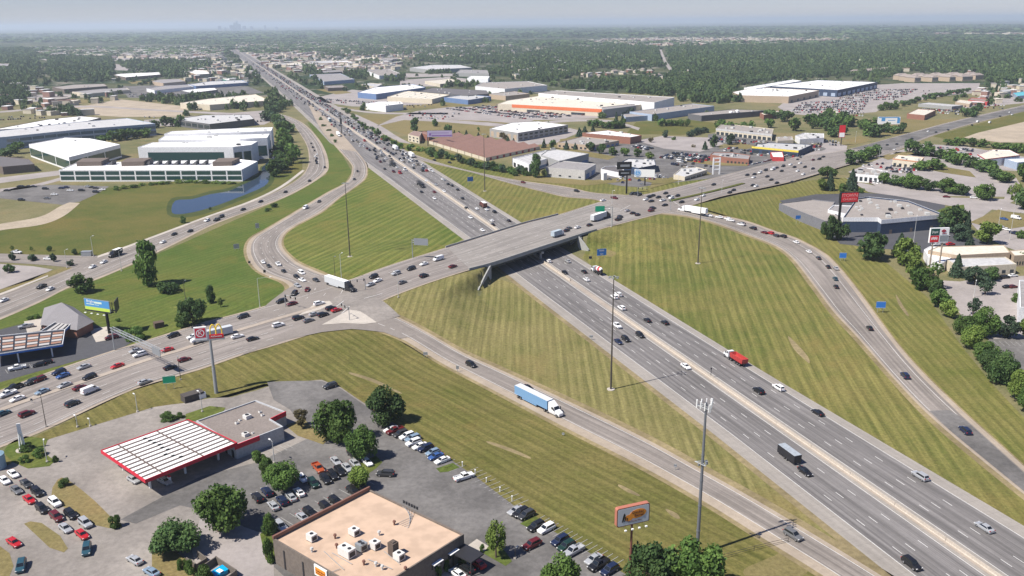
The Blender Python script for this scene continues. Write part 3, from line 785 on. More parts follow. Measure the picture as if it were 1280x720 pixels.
band(clip_t(NEAR, -46, 42), sgn, .05, .4, .95, -.3, 'parapet', M_wall, br)
band(clip_t(FAR, -46, 38), -sgn, .05, .4, .95, -.3, 'parapet', M_wall, br)
def at_t(P, t):
    tt = hst(P[:, 0], P[:, 1])[1]; return P[np.argmin(np.abs(tt - t))]
for s_ in (-1, 1):
    a0, a1 = at_t(NEAR, s_ * BA[s_]), at_t(FAR, s_ * BA[s_])
    d = (a1 - a0) / np.linalg.norm(a1 - a0); nv = HN * s_
    mb = MB(); z = Z1(*a0) - .9
    ex = .3
    q = [a0 - d * ex, a1 + d * ex, a1 + d * ex + nv * 2.2, a0 - d * ex + nv * 2.2]
    mb.prism([lcl((*p, 0))[:2] for p in q], -1.0, z)
    mb.build('abutment', M_wall, br)
    # wing walls flare out along the approach slopes
    for P0, dd in ((a0, -1), (a1, 1)):
        base = P0
        out_ = (HU * (1 if dd < 0 else -1) * 18.5 + nv * 12) * (1.0 if s_ < 0 else .3)
        e = base + out_; th = nv * .7
        mb = MB(); zt = z + .9
        V = []
        for q, h in ((base, zt), (base + out_ * .5, zt * .62), (e, .9)):
            for w_ in (q, q + th): V += [lcl((*w_, -1)), lcl((*w_, h))]
        Fc = [(0, 4, 5, 1), (4, 8, 9, 5), (2, 3, 7, 6), (6, 7, 11, 10), (1, 5, 7, 3), (5, 9, 11, 7), (0, 1, 3, 2), (8, 10, 11, 9)]
        mb.add(V, Fc); mb.build('wing_wall', M_wall, br)
c0, c1 = at_t(NEAR, .4), at_t(FAR, .4)
zc_ = float(zdeck(*c0)[0][0])
pier = MB()
for k in range(6):
    p = c0 + (c1 - c0) * (.06 + .176 * k)
    pier.tube(lcl((*p, -.3)), lcl((*p, zc_ - 2.9)), .55, n=12)
u = (c1 - c0); L = np.linalg.norm(u)
pier.box(lcl((*((c0 + c1) / 2), zc_ - 2.6)), (L, 1.3, 1.0), math.atan2(u[1], u[0]))
pier.build('pier', M_wall, br)
# the barrier in the middle of the motorway
for s_a, s_b in ((330, 35), (-12, -700)):
    b = empty('median_barrier', hw((s_a + s_b) / 2, .2), math.atan2(HU[1], HU[0]), 'low concrete barrier dividing the motorway %s the bridge' % ('on the near side of' if s_a > 0 else 'beyond'), 'barrier')
    mb = MB(); Lh = abs(s_a - s_b) / 2; n = int(Lh / 15)
    for i in range(-n, n):
        x0, x1 = i * Lh / n + .05, (i + 1) * Lh / n - .05
        V = [(x, y, z) for x in (x0, x1) for y, z in ((-.4, 0), (-.16, .3), (-.1, .95), (.1, .95), (.16, .3), (.4, 0))]
        mb.add(V, [(j, j + 1, j + 7, j + 6) for j in range(5)] + [tuple(range(6))[::-1], tuple(range(6, 12))])
    mb.build('barrier_wall', M_barr, b)
sheet('motorway_median', [hw(330, -1.0), hw(330, 1.4), hw(-2300, 1.2), hw(-2300, -.8)], M_medc, 4, world=True, avoid=False)
b = empty('barrier_light', G(1075 - 0, 0) if False else (*hw(112, .3)[:2], 0.9), 0, 'slim dark marker post standing on the motorway barrier', 'post')
mb = MB(); mb.tube((0, 0, 0), (0, 0, 2.4), .1); mb.box((0, 0, 2.6), (.5, .3, .5)); mb.build('post', mat('dark_metal', (.04, .04, .045), .5, .3), b)

# ============================================================ BUILDINGS
def M_(name, c, r=.85, v=.1, vs=.15, **k): return mat(name, c, r, var=v, vs=vs, **k)
W_white = M_('white_panel', (.72, .72, .72)); W_cream = M_('cream_wall', (.55, .49, .38)); W_grey = M_('grey_wall', (.30, .30, .29)); W_dgrey = M_('dark_wall', (.12, .12, .125))
W_brick = M_('brick_wall', (.26, .12, .085), vs=.6); W_brown = M_('brown_wall', (.15, .12, .10)); W_blue = M_('blue_wall', (.12, .19, .34)); W_pblue = M_('pale_blue_wall', (.33, .40, .50)); W_tan = M_('tan_wall', (.42, .33, .24))
W_navy = M_('navy_wall', (.035, .055, .10)); W_orange = M_('orange_band', (.62, .16, .06)); W_yel = M_('yellow_band', (.68, .55, .08)); W_red = M_('red_wall', (.45, .05, .05)); W_purple = M_('purple_wall', (.22, .12, .35)); W_green = M_('green_trim', (.05, .22, .13))
R_white = M_('white_roof', (.74, .73, .71), vs=.05); R_cream = M_('cream_roof', (.60, .55, .46), vs=.05); R_grey = M_('grey_roof', (.27, .255, .25), vs=.05); R_dark = M_('dark_roof', (.13, .12, .12), vs=.08); R_tan = M_('tan_roof', (.48, .35, .255), v=.06, vs=.03)
R_gravel = M_('gravel_roof', (.29, .26, .235), vs=.15, v=.14); R_red = M_('red_roof', (.25, .145, .115), vs=.1); R_lgrey = M_('pale_grey_roof', (.46, .455, .45), vs=.05); R_blue = M_('blue_roof', (.22, .34, .5)); R_teal = M_('teal_roof', (.1, .42, .5))
M_glass = mat('window_glass', (.03, .04, .05), .12, spec=.7); M_glassg = mat('green_glass', (.02, .06, .055), .1, spec=.8); M_glassb = mat('blue_glass', (.07, .12, .17), .15, spec=.7)
M_white = mat('white_paint', (.78, .78, .77), .5); M_hvac = M_('unit_metal', (.50, .50, .48), .55, .12, 1.0); M_dark = bpy.data.materials['dark_metal']; M_galv = M_('galvanised', (.36, .38, .39), .45, .1, 1.0, metal=.4)
M_black = mat('black', (.012, .012, .013), .6)
def ccw(P):
    a = sum(P[i][0] * P[(i + 1) % len(P)][1] - P[(i + 1) % len(P)][0] * P[i][1] for i in range(len(P)))
    return P if a > 0 else P[::-1]
BLD = []
def building(name, label, roof, h, wm, rm, cat='building', par=.5, win=None, units=0, group=None, unit_m=None, band=None, doors=(), base=None, far=False, world=False):
    """roof corners in photo pixels at height h; walls drop to the ground; windows: list of (side, z0, z1, n, fill, material)"""
    P = [np.array(p) if world else gz(*p, h)[:2] for p in roof]
    P = ccw(P); n = len(P)
    c = sum(P) / n
    zb = min(Z1(*p) for p in P) - .3 if not base else base
    root = empty(name, (c[0], c[1], max(0, zb + .3)), 0, label, cat, group)
    z0 = -.3; H = h - root.location.z
    Q = [p - c for p in P]
    BLD.append(np.array(P)); POLYS.append(np.array(P))
    mb = MB()
    # walls with a parapet: outer shell, rim and inner face
    Ein = []
    for i in range(n):
        a, b, d = Q[i - 1], Q[i], Q[(i + 1) % n]
        u, v = (b - a) / np.linalg.norm(b - a), (d - b) / np.linalg.norm(d - b)
        n1, n2 = np.array([-u[1], u[0]]), np.array([-v[1], v[0]])
        m_ = n1 + n2; m_ = m_ / max(.3, (m_ @ n1)) * (.35 if not far else .5)
        Ein.append(b + m_)
    rh = H - par
    V = [(*q, z0) for q in Q] + [(*q, H) for q in Q] + [(*q, H) for q in Ein] + [(*q, rh) for q in Ein]
    Fc = []
    for i in range(n):
        j = (i + 1) % n
        for r in range(3): Fc.append((r * n + i, r * n + j, (r + 1) * n + j, (r + 1) * n + i))
    mb.add(V, Fc); mb.build('wall', wm, root)
    mb = MB(); mb.add([(*q, rh) for q in Ein], [tuple(range(n))])
    roof_o = mb.build('roof', rm, root)
    if far or n == 4:                           # seams across the roof
        k_ = int(np.argmax([np.linalg.norm(Q[(i + 1) % n] - Q[i]) for i in range(n)])); a, b_ = Q[k_], Q[(k_ + 1) % n]; c_, d_ = Q[(k_ + 2) % n], Q[(k_ + 3) % n]
        if n == 4 and np.linalg.norm(b_ - a) > 40:
            mb = MB()
            for i in range(1, 7):
                p, q = a + (b_ - a) * i / 7, d_ + (c_ - d_) * i / 7; p, q = p + (q - p) * .03, q + (p - q) * .03; u = (b_ - a) / np.linalg.norm(b_ - a) * .25
                mb.prism([p - u, p + u, q + u, q - u], rh, rh + .12)
            mb.build('roof_seam', W_grey, root)
    if band:                                   # a coloured fascia along the top
        bm, bh = band[0], band[1]
        sides = band[2] if len(band) > 2 else range(n)
        mb = MB()
        for i in sides:
            a, b = Q[i], Q[(i + 1) % n]; u = (b - a) / np.linalg.norm(b - a); o_ = np.array([u[1], -u[0]])
            A, B = a - u * .12, b + u * .12
            q = [A + o_ * .12, B + o_ * .12, B - o_ * .02, A - o_ * .02]
            mb.prism(q, H - bh, H + .12)
        mb.build('fascia', bm, root)
    for (si, w0, w1, k, fill, wmm) in (win or ()):
        a, b = Q[si % n], Q[(si + 1) % n]; L = np.linalg.norm(b - a); u = (b - a) / L; o_ = np.array([u[1], -u[0]])
        for q in range(k):
            s0 = L * (q + .5 - fill / 2) / k; s1 = L * (q + .5 + fill / 2) / k
            mb = MB()
            A, B = a + u * s0, a + u * s1
            mb.prism([A + o_ * .07, B + o_ * .07, B - o_ * .05, A - o_ * .05], w0, w1)
            mb.build('door' if w0 <= .05 else 'window', wmm or M_glass, root)
    rnd = random.Random(hash(label) % 9999 if False else len(BLD) * 7)
    x0, y0 = np.min(Q, axis=0); x1, y1 = np.max(Q, axis=0)
    u = (Q[1] - Q[0]); ang = math.atan2(u[1], u[0]); k = 0; tries = 0
    units = int(units * 1.8); k0 = 0
    while k < units and tries < 300:
        tries += 1
        x, y = rnd.uniform(x0, x1), rnd.uniform(y0, y1)
        s = rnd.uniform(1.1, 2.6)
        if not inside([q * .86 for q in Q], np.array([x]), np.array([y]))[0]: continue
        mb = MB(); mb.box((x, y, rh + s * .32), (s * 1.4, s, s * .62), ang); mb.box((x, y, rh + s * .66), (s * .5, s * .5, .1), ang)
        mb.build('rooftop_unit', unit_m or (M_hvac if rnd.random() < .8 else M_dark), root); k += 1
    return root, Q, H, c
def sides(label, roof, h):                     # prints nothing; kept for the order of corners (anticlockwise from above)
    pass
def facing(Q, k=0):                            # index of the side that faces the viewer most
    best = []
    n = len(Q)
    for i in range(n):
        u = (Q[(i + 1) % n] - Q[i]); L = np.linalg.norm(u); o_ = np.array([u[1], -u[0]]) / L
        best.append((o_[1] * L, i))
    return [i for _, i in sorted(best)][k]
def B(name, label, roof, h, wm, rm, winf=None, **k):
    """winf: windows on the side(s) facing the viewer: (rank, z0, z1, n, fill, material)"""
    P = ccw([gz(*p, h)[:2] for p in roof])
    win = [(facing(P, r), a, b, n_, f, m_) for (r, a, b, n_, f, m_) in (winf or [])]
    if k.get('band') and len(k['band']) > 2: k['band'] = (k['band'][0], k['band'][1], [facing(P, r) for r in k['band'][2]])
    return building(name, label, roof, h, wm, rm, win=win, **k)

# --- the tan-roofed restaurant in front
A0, A1, A2 = gz(341, 673, 6.6)[:2], gz(461, 611, 6.6)[:2], gz(580, 667.5, 6.6)[:2]
A3 = A0 + (A2 - A1)
rest, Q, H, rc = building('restaurant', 'brown restaurant with a flat orange-tan roof, air units and pipes on it', [A0, A1, A2, A3], 6.6, M_('taupe_wall', (.155, .13, .11)), R_tan, world=True, par=.45)
ux = (A2 - A1) / np.linalg.norm(A2 - A1); uy = (A1 - A0) / np.linalg.norm(A1 - A0)
angx = math.atan2(ux[1], ux[0])
M_cop = mat('parapet_coping', (.19, .095, .07), .6)
mb = MB()
for a, b in ((A0, A1), ):
    for d_, e in ((0, 1),):
        q = [a - uy * .1 - ux * .05, b + uy * .1 - ux * .05, b + uy * .1 + ux * .45, a - uy * .1 + ux * .45]
        mb.prism([p - rc for p in q], 6.62, 7.3)
mb.build('parapet_cap', M_cop, rest)
def on_roof(px, py, z=6.2): return gz(px, py, z)[:2] - rc
def unit(px, py, l, w_, h_, m=M_hvac, fans=1, name='rooftop_unit', rz=0):
    p = on_roof(px, py); mb = MB()
    mb.box((*p, 6.15 + .2), (l * .9, w_ * .9, .4), angx + rz, 1)
    mb.box((*p, 6.35 + h_ / 2), (l, w_, h_), angx + rz, 0)
    c_, s_ = math.cos(angx + rz), math.sin(angx + rz)
    for k in range(fans):
        f = (k - (fans - 1) / 2) * l / max(1, fans)
        mb.tube((p[0] + c_ * f, p[1] + s_ * f, 6.35 + h_), (p[0] + c_ * f, p[1] + s_ * f, 6.35 + h_ + .12), .42, n=12, mi=1)
    for k in (-1, 1):                          # louvre panels on the ends
        mb.box((p[0] + c_ * k * l * .5, p[1] + s_ * k * l * .5, 6.35 + h_ * .45), (.06, w_ * .7, h_ * .6), angx + rz, 1)
    return mb.build(name, [m, M_dark], rest)
M_unitw = M_('white_unit', (.62, .61, .58), .5, .08, 1.2)
unit(390, 675, 2.0, 1.7, 1.5, M_unitw); unit(443, 668, 2.1, 1.8, 1.4, M_unitw); unit(434, 694, 3.6, 2.2, 1.9, M_unitw, 2); unit(452, 687, 2.0, 2.0, 1.6, fans=2, m=M_galv); unit(469, 685, 2.0, 1.8, 1.6, M_unitw); unit(499, 699, 2.0, 1.8, 1.5, M_unitw)
mb = MB(); p = on_roof(492, 693); mb.box((*p, 7.7), (1.7, 1.7, 3.2), angx); mb.box((*p, 9.4), (1.0, 1.0, .3), angx); mb.build('chimney', M_('chimney_brick', (.11, .085, .07)), rest)
for px, py in ((419, 673), (421, 685), (474, 669), (493, 656), (455, 706), (470, 708), (478, 712), (507, 714), (390, 690)):
    p = on_roof(px, py); mb = MB(); mb.tube((*p, 6.1), (*p, 7.0), .22, n=10); mb.tube((*p, 7.0), (*p, 7.35), .42, .3, n=10); mb.build('roof_vent', M_cop if px % 2 else M_hvac, rest)
mb = MB()                                      # pipe runs
for k in range(5):
    a = on_roof(502 + k * 4, 633 + k * 1.6); b_ = on_roof(516 + k * 4.5 - k * 6, 646 + k * 3.5); c_ = on_roof(496 - k * 0 + k * 3, 655 + k * 1.2)
    mb = MB(); mb.tube((*a, 6.5), (*b_, 6.35), .05, n=5); mb.tube((*b_, 6.35), (*c_, 6.3), .05, n=5); mb.build('pipe', M_galv, rest)
for a, b_ in (((405, 690), (430, 713)), ((415, 692), (440, 706)), ((460, 700), (490, 712)), ((480, 690), (500, 706)), ((425, 712), (412, 717))):
    mb = MB(); mb.tube((*on_roof(*a), 6.4), (*on_roof(*b_), 6.4), .07, n=5); mb.build('pipe', M_galv, rest)
mb = MB()
for k in range(6):
    p = on_roof(505 + k * 3.3, 629.5 + k * 1.6); mb.box((*p, 6.7), (.5, .2, .7), angx)
mb.build('equipment_rack', M_dark, rest)
# door slots, wall sign, awning windows, porch
fA = [i for i in range(4) if np.allclose(Q[i] + rc, A0, atol=.5)][0]
for f_ in (.12, .33):
    p = (A0 + (A3 - A0) * f_ * 1.0) - rc; o_ = -uy
    mb = MB(); mb.box((*(p + o_ * .04), 2.6), (.5, .14, 4.8), angx); mb.build('downpipe', M_dark, rest)
def text_mesh(body, size, mtl, name='lettering', ext=.03, align='CENTER'):
    cu = bpy.data.curves.new('txt', 'FONT'); cu.body = body; cu.size = size; cu.extrude = ext; cu.align_x = align; cu.align_y = 'CENTER'
    t = bpy.data.objects.new('txt', cu); COL.objects.link(t)
    dg = bpy.context.evaluated_depsgraph_get(); dg.update()
    me = bpy.data.meshes.new_from_object(t.evaluated_get(dg)); me.name = name
    bpy.data.objects.remove(t); me.materials.clear(); me.materials.append(mtl)
    return link(bpy.data.objects.new(name, me))
def put_text(body, size, mtl, parent, loc, rz, sx=1.0, ext=.03, name='lettering'):
    """text standing upright; its face looks along the direction rz - 90 degrees"""
    t = text_mesh(body, size, mtl, name, ext); t.parent = parent
    t.location = loc; t.rotation_euler = (R_(90), 0, rz); t.scale = (sx, 1, 1)
    return t
M_orange = mat('sign_orange', (.72, .26, .03), .5); M_signw = mat('sign_white', (.80, .80, .78), .45); M_brownp = mat('sign_brown', (.13, .04, .02), .5); M_redp = mat('sign_red', (.60, .02, .03), .4)
M_yellow = mat('sign_yellow', (.85, .60, .04), .4); M_bluep = mat('sign_blue', (.03, .16, .50), .4); M_greenp = mat('sign_green', (.01, .30, .17), .4); M_lime = mat('sign_lime', (.50, .66, .10), .4); M_skyb = mat('sign_sky', (.08, .28, .55), .4); M_maroon = mat('sign_maroon', (.30, .03, .05), .4)
px_ = gz(404, 701, 5.3)[:2] - rc
pr = ((A0 + (A3 - A0) * .53) - rc)
mb = MB(); mb.box((*(pr - uy * .15), 5.2), (4.2, .25, 2.6), angx); ws = mb.build('wall_sign', M_signw, rest)
mb = MB(); mb.box((*(pr - uy * .3), 5.2), (3.3, .08, 1.7), angx); mb.build('sign_panel', M_orange, ws)
for k, (bd, zz_) in enumerate((('Cracker Barrel', 5.35), ('OLD COUNTRY STORE', 4.8))):
    put_text(bd, (.5, .28)[k], M_brownp, ws, (*(pr - uy * .36), zz_), angx)
for f_ in (.30, .12):
    for rr in (0,):
        p = A2 + (A3 - A2) * (f_ + .02) - rc
        mb = MB(); mb.box((*(p + ux * .12), 3.4), (.3, 2.6, 1.2), angx); w1_ = mb.build('window', M_glass, rest)
        mb = MB(); mb.box((*(p + ux * .5), 4.2), (.9, 2.9, .15), angx); mb.build('awning', M_white, w1_)
pq = A2 + (A3 - A2) * .06 - rc
mb = MB(); mb.box((*(A2 - rc + ux * 3.0 - uy * 2.2), 3.9), (6.0, 4.2, .35), angx)
for a in (.3, 5.7):
    mb.box((*(A2 - rc + ux * a - uy * 4.0), 1.8), (.25, .25, 3.8), angx)
mb.build('porch', M_dark, rest)
# bins behind the restaurant
for k, (pts, col_, lab) in enumerate(((((232, 697), (245, 706), (259, 697), (247, 688)), None, 'empty timber-walled bin enclosure under the dark trees'), (((252, 707), (276, 728), (296, 712), (270, 695)), (.0, .35, .65), 'timber-walled bin enclosure holding a bright blue skip'))):
    P = [gz(*p, 1.9)[:2] for p in pts]; c = sum(P) / 4; P = ccw(P)
    e = empty('bin_enclosure', (*c, 0), 0, lab, 'bin enclosure')
    mb = MB()
    for i in range(3 if k == 0 else 4):
        a, b_ = P[i] - c, P[(i + 1) % 4] - c; u = (b_ - a) / np.linalg.norm(b_ - a); o_ = np.array([-u[1], u[0]]) * .25
        mb.prism([a, b_, b_ + o_, a + o_], 0, 1.9)
    mb.build('fence_wall', M_('timber', (.14, .12, .10), vs=.8), e)
    if col_:
        b2 = empty('skip', (*c, 0), R_(55), 'bright blue skip with a sloping lid inside the timber enclosure', 'skip')
        mb = MB(); V = [(-1.5, -.9, .1), (1.5, -.9, .1), (1.5, .9, .1), (-1.5, .9, .1), (-1.7, -1, 1.1), (1.7, -1, 1.1), (1.7, 1, 1.5), (-1.7, 1, 1.5)]
        mb.add(V, [(0, 3, 2, 1), (4, 5, 6, 7), (0, 1, 5, 4), (1, 2, 6, 5), (2, 3, 7, 6), (3, 0, 4, 7)]); mb.build('bin', mat('skip_blue', col_, .5), b2)
        mb = MB(); mb.box((0, 0, 1.36), (1.0, 1.9, .08)); mb.build('lid', M_signw, b2)

# --- the filling station: shop and canopy
M_redb = mat('red_band', (.55, .02, .045), .45)
shop, Qs, Hs, sc_ = B('filling_station_shop', 'pale grey filling station shop with red band, beside its white canopy', [(245, 526), (319.5, 500), (357, 514.5), (338, 523.5), (354, 533), (294, 556)], 4.6, M_('shop_wall', (.42, .43, .44)), M_('shop_roof', (.215, .185, .165), vs=.2, v=.16), units=0, par=.4, winf=[(0, .05, 2.3, 6, .35, M_glass)])
for (a, b_) in (((338, 523.5), (357, 514.5)), ((293, 557), (324, 545))):
    A_, B_ = gz(*a, 4.6)[:2] - sc_, gz(*b_, 4.6)[:2] - sc_; u = (B_ - A_) / np.linalg.norm(B_ - A_); o_ = np.array([u[1], -u[0]])
    mb = MB(); mb.prism([A_ + o_ * .2, B_ + o_ * .2, B_ - o_ * .1, A_ - o_ * .1], 3.3, 4.75); mb.build('fascia', M_redb, shop)
for px, py, s in ((309, 522, 1.9), (296, 529, .9), (307, 544, 1.6), (325, 515, .8), (328, 519, .8), (316, 541, .6), (300, 525, .7)):
    p = gz(px, py, 4.4)[:2] - sc_; mb = MB(); mb.box((*p, 4.2 + s * .3), (s, s, s * .6), .9, 0); mb.tube((*p, 4.2 + s * .6), (*p, 4.2 + s * .7), s * .3, n=10, mi=1); mb.build('rooftop_unit', [M_unitw, M_dark], shop)
cz = 5.6
C = [gz(*p, cz)[:2] for p in ((126.5, 563), (181.5, 600), (296, 553.5), (235, 524.5))]
C = ccw(C); cc = sum(C) / 4
can = empty('fuel_canopy', (*cc, 0), 0, 'large white fuel canopy with a red edge and dark roof ribs', 'canopy')
Cq = [c - cc for c in C]
i0 = int(np.argmin([abs(proj((*(c), cz))[0] - 126.5) for c in C]))
Cq = [Cq[(i0 + k) % 4] for k in range(4)]      # corner 0: west tip; order anticlockwise
mb = MB(); mb.prism([q * .995 for q in Cq], cz - .8, cz - .16); mb.build('deck', M_signw, can)
mb = MB()
for i in range(4):
    a, b_ = Cq[i], Cq[(i + 1) % 4]; u = (b_ - a) / np.linalg.norm(b_ - a); o_ = np.array([u[1], -u[0]])
    mb.prism([a + o_ * .12 - u * .12, b_ + o_ * .12 + u * .12, b_ - o_ * .06, a - o_ * .06], cz - .9, cz + .12)
mb.build('fascia', M_redb, can)
def cpt(u, v): return (Cq[0] * (1 - u) + Cq[1] * u) * (1 - v) + (Cq[3] * (1 - u) + Cq[2] * u) * v
lw = np.linalg.norm(Cq[1] - Cq[0]) < np.linalg.norm(Cq[3] - Cq[0])
M_rib = mat('canopy_rib', (.13, .10, .09), .7)
mb = MB()
def bar(mb, a, b_, w_, z, h_):
    u = (b_ - a) / np.linalg.norm(b_ - a); o_ = np.array([-u[1], u[0]]) * w_ / 2
    mb.prism([a - o_, b_ - o_, b_ + o_, a + o_], z, z + h_)
for k in range(1, 11):
    f_ = k / 11
    a, b_ = (cpt(f_, .01), cpt(f_, .99)) if lw else (cpt(.01, f_), cpt(.99, f_))
    bar(mb, a, b_, .62, cz - .16, .14)
for f_ in (.18, .62, .985):
    a, b_ = (cpt(.01, f_), cpt(.99, f_)) if lw else (cpt(f_, .01), cpt(f_, .99))
    bar(mb, a, b_, .34, cz - .16, .2)
mb.build('rib', M_rib, can)
rr = random.Random(5)
mb = MB()
for k in range(9):
    p = cpt((k + 1) / 11, .42 + rr.uniform(-.03, .05)) if lw else cpt(.42, (k + 1) / 11); mb = MB(); mb.box((*p, cz), (.9, .5, .35), .8); mb.build('roof_light', M_black, can)
for u_, v_ in ((.2, .12), (.8, .12), (.2, .5), (.8, .5), (.2, .88), (.8, .88)):
    p = cpt(u_, v_); mb = MB(); mb.box((*p, (cz - .8) / 2), (.5, .5, cz - .8), .85); mb.build('column', M_signw, can)
for k, (u_, v_) in enumerate(((.5, .16), (.5, .5), (.5, .84), (.85, .3))):
    p = cpt(u_, v_) + cc
    e = empty('fuel_pump', (*p, 0), .85, ['blue and white fuel pump under the outer end of the canopy', 'fuel pump under the middle of the canopy', 'fuel pump under the canopy nearest the shop', 'fuel pump near the sunny edge of the canopy'][k], 'fuel pump', 'fuel pumps under the canopy')
    mb = MB(); mb.box((0, 0, .08), (1.2, 3, .16)); mb.build('island', M_conc, e)
    mb = MB(); mb.box((0, 0, 1.0), (.6, 1.0, 1.7)); mb.build('cabinet', M_signw, e)
    mb = MB(); mb.box((0, 0, 1.95), (.64, 1.05, .25)); mb.build('topper', M_redb, e)

# --- the left filling station
hz = 4.6
P = [gz(*p, hz)[:2] for p in ((50, 406), (54, 384), (118, 400), (112, 409), (64, 420))]
P = ccw([gz(50, 405, hz)[:2], gz(55, 384, hz)[:2], gz(92, 383, hz)[:2], gz(118, 401, hz)[:2], gz(96, 412, hz)[:2]]); c = sum(P) / len(P)
e = empty('station_shop', (*c, 0), 0, 'brick filling station shop with a grey hipped roof below the billboard', 'building'); POLYS.append(np.array(P))
mb = MB(); mb.prism([(q - c) * .92 for q in P], 0, hz - .3); mb.build('wall', W_brick, e)
r1, r2 = gz(77, 378, 8.2)[:2] - c, gz(98, 393, 7.4)[:2] - c
Vp = [(*(q - c), hz - .3) for q in P] + [(*r1, 8.2), (*r2, 7.4)]
n = len(P); Fr = []
for i in range(n):
    a, b_ = P[i] - c, P[(i + 1) % n] - c; m_ = (a + b_) / 2
    Fr.append((i, (i + 1) % n, n if np.linalg.norm(m_ - r1) < np.linalg.norm(m_ - r2) else n + 1))
own = [f[2] for f in Fr]
for i in range(n):
    if own[i] != own[i - 1]: Fr.append((i, own[i], own[i - 1]))
mb = MB(); mb.add(Vp, Fr); mb.build('roof', M_('shingle_roof', (.21, .20, .205), vs=.4), e)
for k in range(5):
    q = (P[4] * (1 - k / 5) + P[3] * k / 5) - c; mb = MB(); mb.box((*(q * .95), 1.4), (1.4, .3, 2.2), .3); mb.build('window', M_glass, e)
# its canopy in two wings
zc2 = 5.3
cant = empty('fuel_canopy', (*gz(70, 440, zc2)[:2], 0), 0, 'cranked fuel canopy with white and blue edge and brown ribbed roof', 'canopy')
tc = np.array(cant.location[:2])
for pts, nr in ((((-14, 453.5), (-14, 422), (66, 413), (83, 412), (79, 430)), 5), (((50, 416), (78, 397.5), (97, 396.5), (81, 412), (66, 416)), 3)):
    pass
W1 = [gz(*p, zc2)[:2] - tc for p in ((-14, 444), (-14, 421), (50, 414.5), (81, 411.5), (78, 430))]
W2 = [gz(*p, zc2)[:2] - tc for p in ((50, 414.4), (77, 397.5), (96.5, 396.5), (81.5, 411.4))]
for k, W_ in enumerate((W1, W2)):
    W_ = ccw(W_); mb = MB(); mb.prism(W_, zc2 - .7 - .004 * k, zc2 - .2 - .004 * k); mb.build('deck', M_dark, cant)
    mb = MB()
    for i in range(len(W_)):
        a, b_ = W_[i], W_[(i + 1) % len(W_)]; u = (b_ - a) / np.linalg.norm(b_ - a); o_ = np.array([u[1], -u[0]])
        if k == 0 and (b_ - a)[0] < -5 and np.linalg.norm((a + b_) / 2 - sum(W2) / 4) < 9: continue
        mb.prism([a + o_ * .1, b_ + o_ * .1, b_ - o_ * .08, a - o_ * .08], zc2 - .9, zc2 - .28, 1); mb.prism([a + o_ * .12, b_ + o_ * .12, b_ - o_ * .08, a - o_ * .08], zc2 - .27, zc2 + .06, 0)
    mb.build('fascia', [M_signw, M_bluep], cant)
M_ribb = mat('canopy_brown', (.30, .17, .12), .8); M_ribg = mat('canopy_grey', (.42, .40, .38), .8)
def lerp(a, b_, t): return a + (b_ - a) * t
Wa = [gz(*p, zc2)[:2] - tc for p in ((-14, 422), (-14, 442), (77, 429), (80.5, 413))]
mb = MB(); mb2 = MB()
for k in range(5):
    t0, t1 = .06 + k * .185, .06 + k * .185 + .13
    for j in range(6):
        s0, s1 = j / 6 + .012, (j + 1) / 6 - .012
        q = [lerp(lerp(Wa[0], Wa[1], t), lerp(Wa[3], Wa[2], t), s) for t, s in ((t0, s0), (t0, s1), (t1, s1), (t1, s0))]
        (mb if (j + k) % 2 else mb2).prism(ccw(q), zc2 - .2, zc2 - .1)
Wb = [gz(*p, zc2)[:2] - tc for p in ((54, 414.3), (80, 411), (95, 397.2), (79, 398))]
for k in range(3):
    q = [lerp(lerp(Wb[0], Wb[1], t), lerp(Wb[3], Wb[2], t), s) for t, s in ((.1 + k * .3, .04), (.1 + k * .3, .96), (.3 + k * .3, .96), (.3 + k * .3, .04))]
    mb2.prism(ccw(q), zc2 - .2, zc2 - .1)
mb.build('roof_panel', M_ribb, cant); mb2.build('roof_panel', M_ribg, cant)
for px, py in ((24, 447), (66, 440), (0, 452), (93, 414)):
    p = G(px, py + 6)[:2] - tc; mb = MB(); mb.box((*p, 2.2), (.4, .4, 4.6), .8); mb.build('column', M_signw, cant)

# --- church
ch, Qc, Hc, cc_ = B('church_building', 'big flat-roofed church with white band over dark blue walls', [(1054, 272), (1071, 248), (1086, 246), (1135, 251), (1179, 268), (1102, 275), (1098, 272)], 8.6, W_navy, R_gravel, units=14, par=.7, band=(W_white, 2.3), winf=[(0, .05, 2.4, 3, .12, W_brown)])
B('church_annex', 'low grey wing of the church with small square windows', [(974, 254), (1015, 249), (1044, 252), (1037, 262), (1052, 272), (1050, 276), (1031, 276)], 6.2, M_('annex_wall', (.17, .17, .185)), R_gravel, par=.5, units=0, winf=[(0, 1.5, 3.2, 8, .16, M_glass)])
wh = B('church_entrance', 'small white entrance block with a gable between the church roofs', [(1035, 262), (1042, 256), (1066, 257), (1060, 268)], 7.6, W_white, R_grey)
# --- lodging with long low roofs
for lab, pts, h_, wl, rf in (('long low lodging wing with cream roof behind the white-gabled wing', ((1160, 313), (1172, 308), (1255, 306), (1263, 315.5), (1196, 319)), 6.2, W_tan, R_cream),
                             ('front lodging wing with pale roof and white gable beside conifer', ((1183, 324), (1196, 322.5), (1257, 321), (1271, 330), (1200, 334)), 5.2, W_cream, R_lgrey),
                             ('cream flat-roofed end block of the lodging at the right', ((1262, 313), (1292, 311), (1292, 318), (1268, 319.5)), 5.8, W_tan, R_cream),
                             ('white lodging block with arched dark openings near the twin-post sign', ((1155, 312), (1162, 308), (1188, 309), (1196, 318), (1186, 324), (1176, 330), (1160, 320)), 4.6, W_white, R_white)):
    B('lodging_wing', lab, pts, h_, wl, rf, winf=[(0, 1.0, 2.6, 7, .45, M_glass)], par=.3)
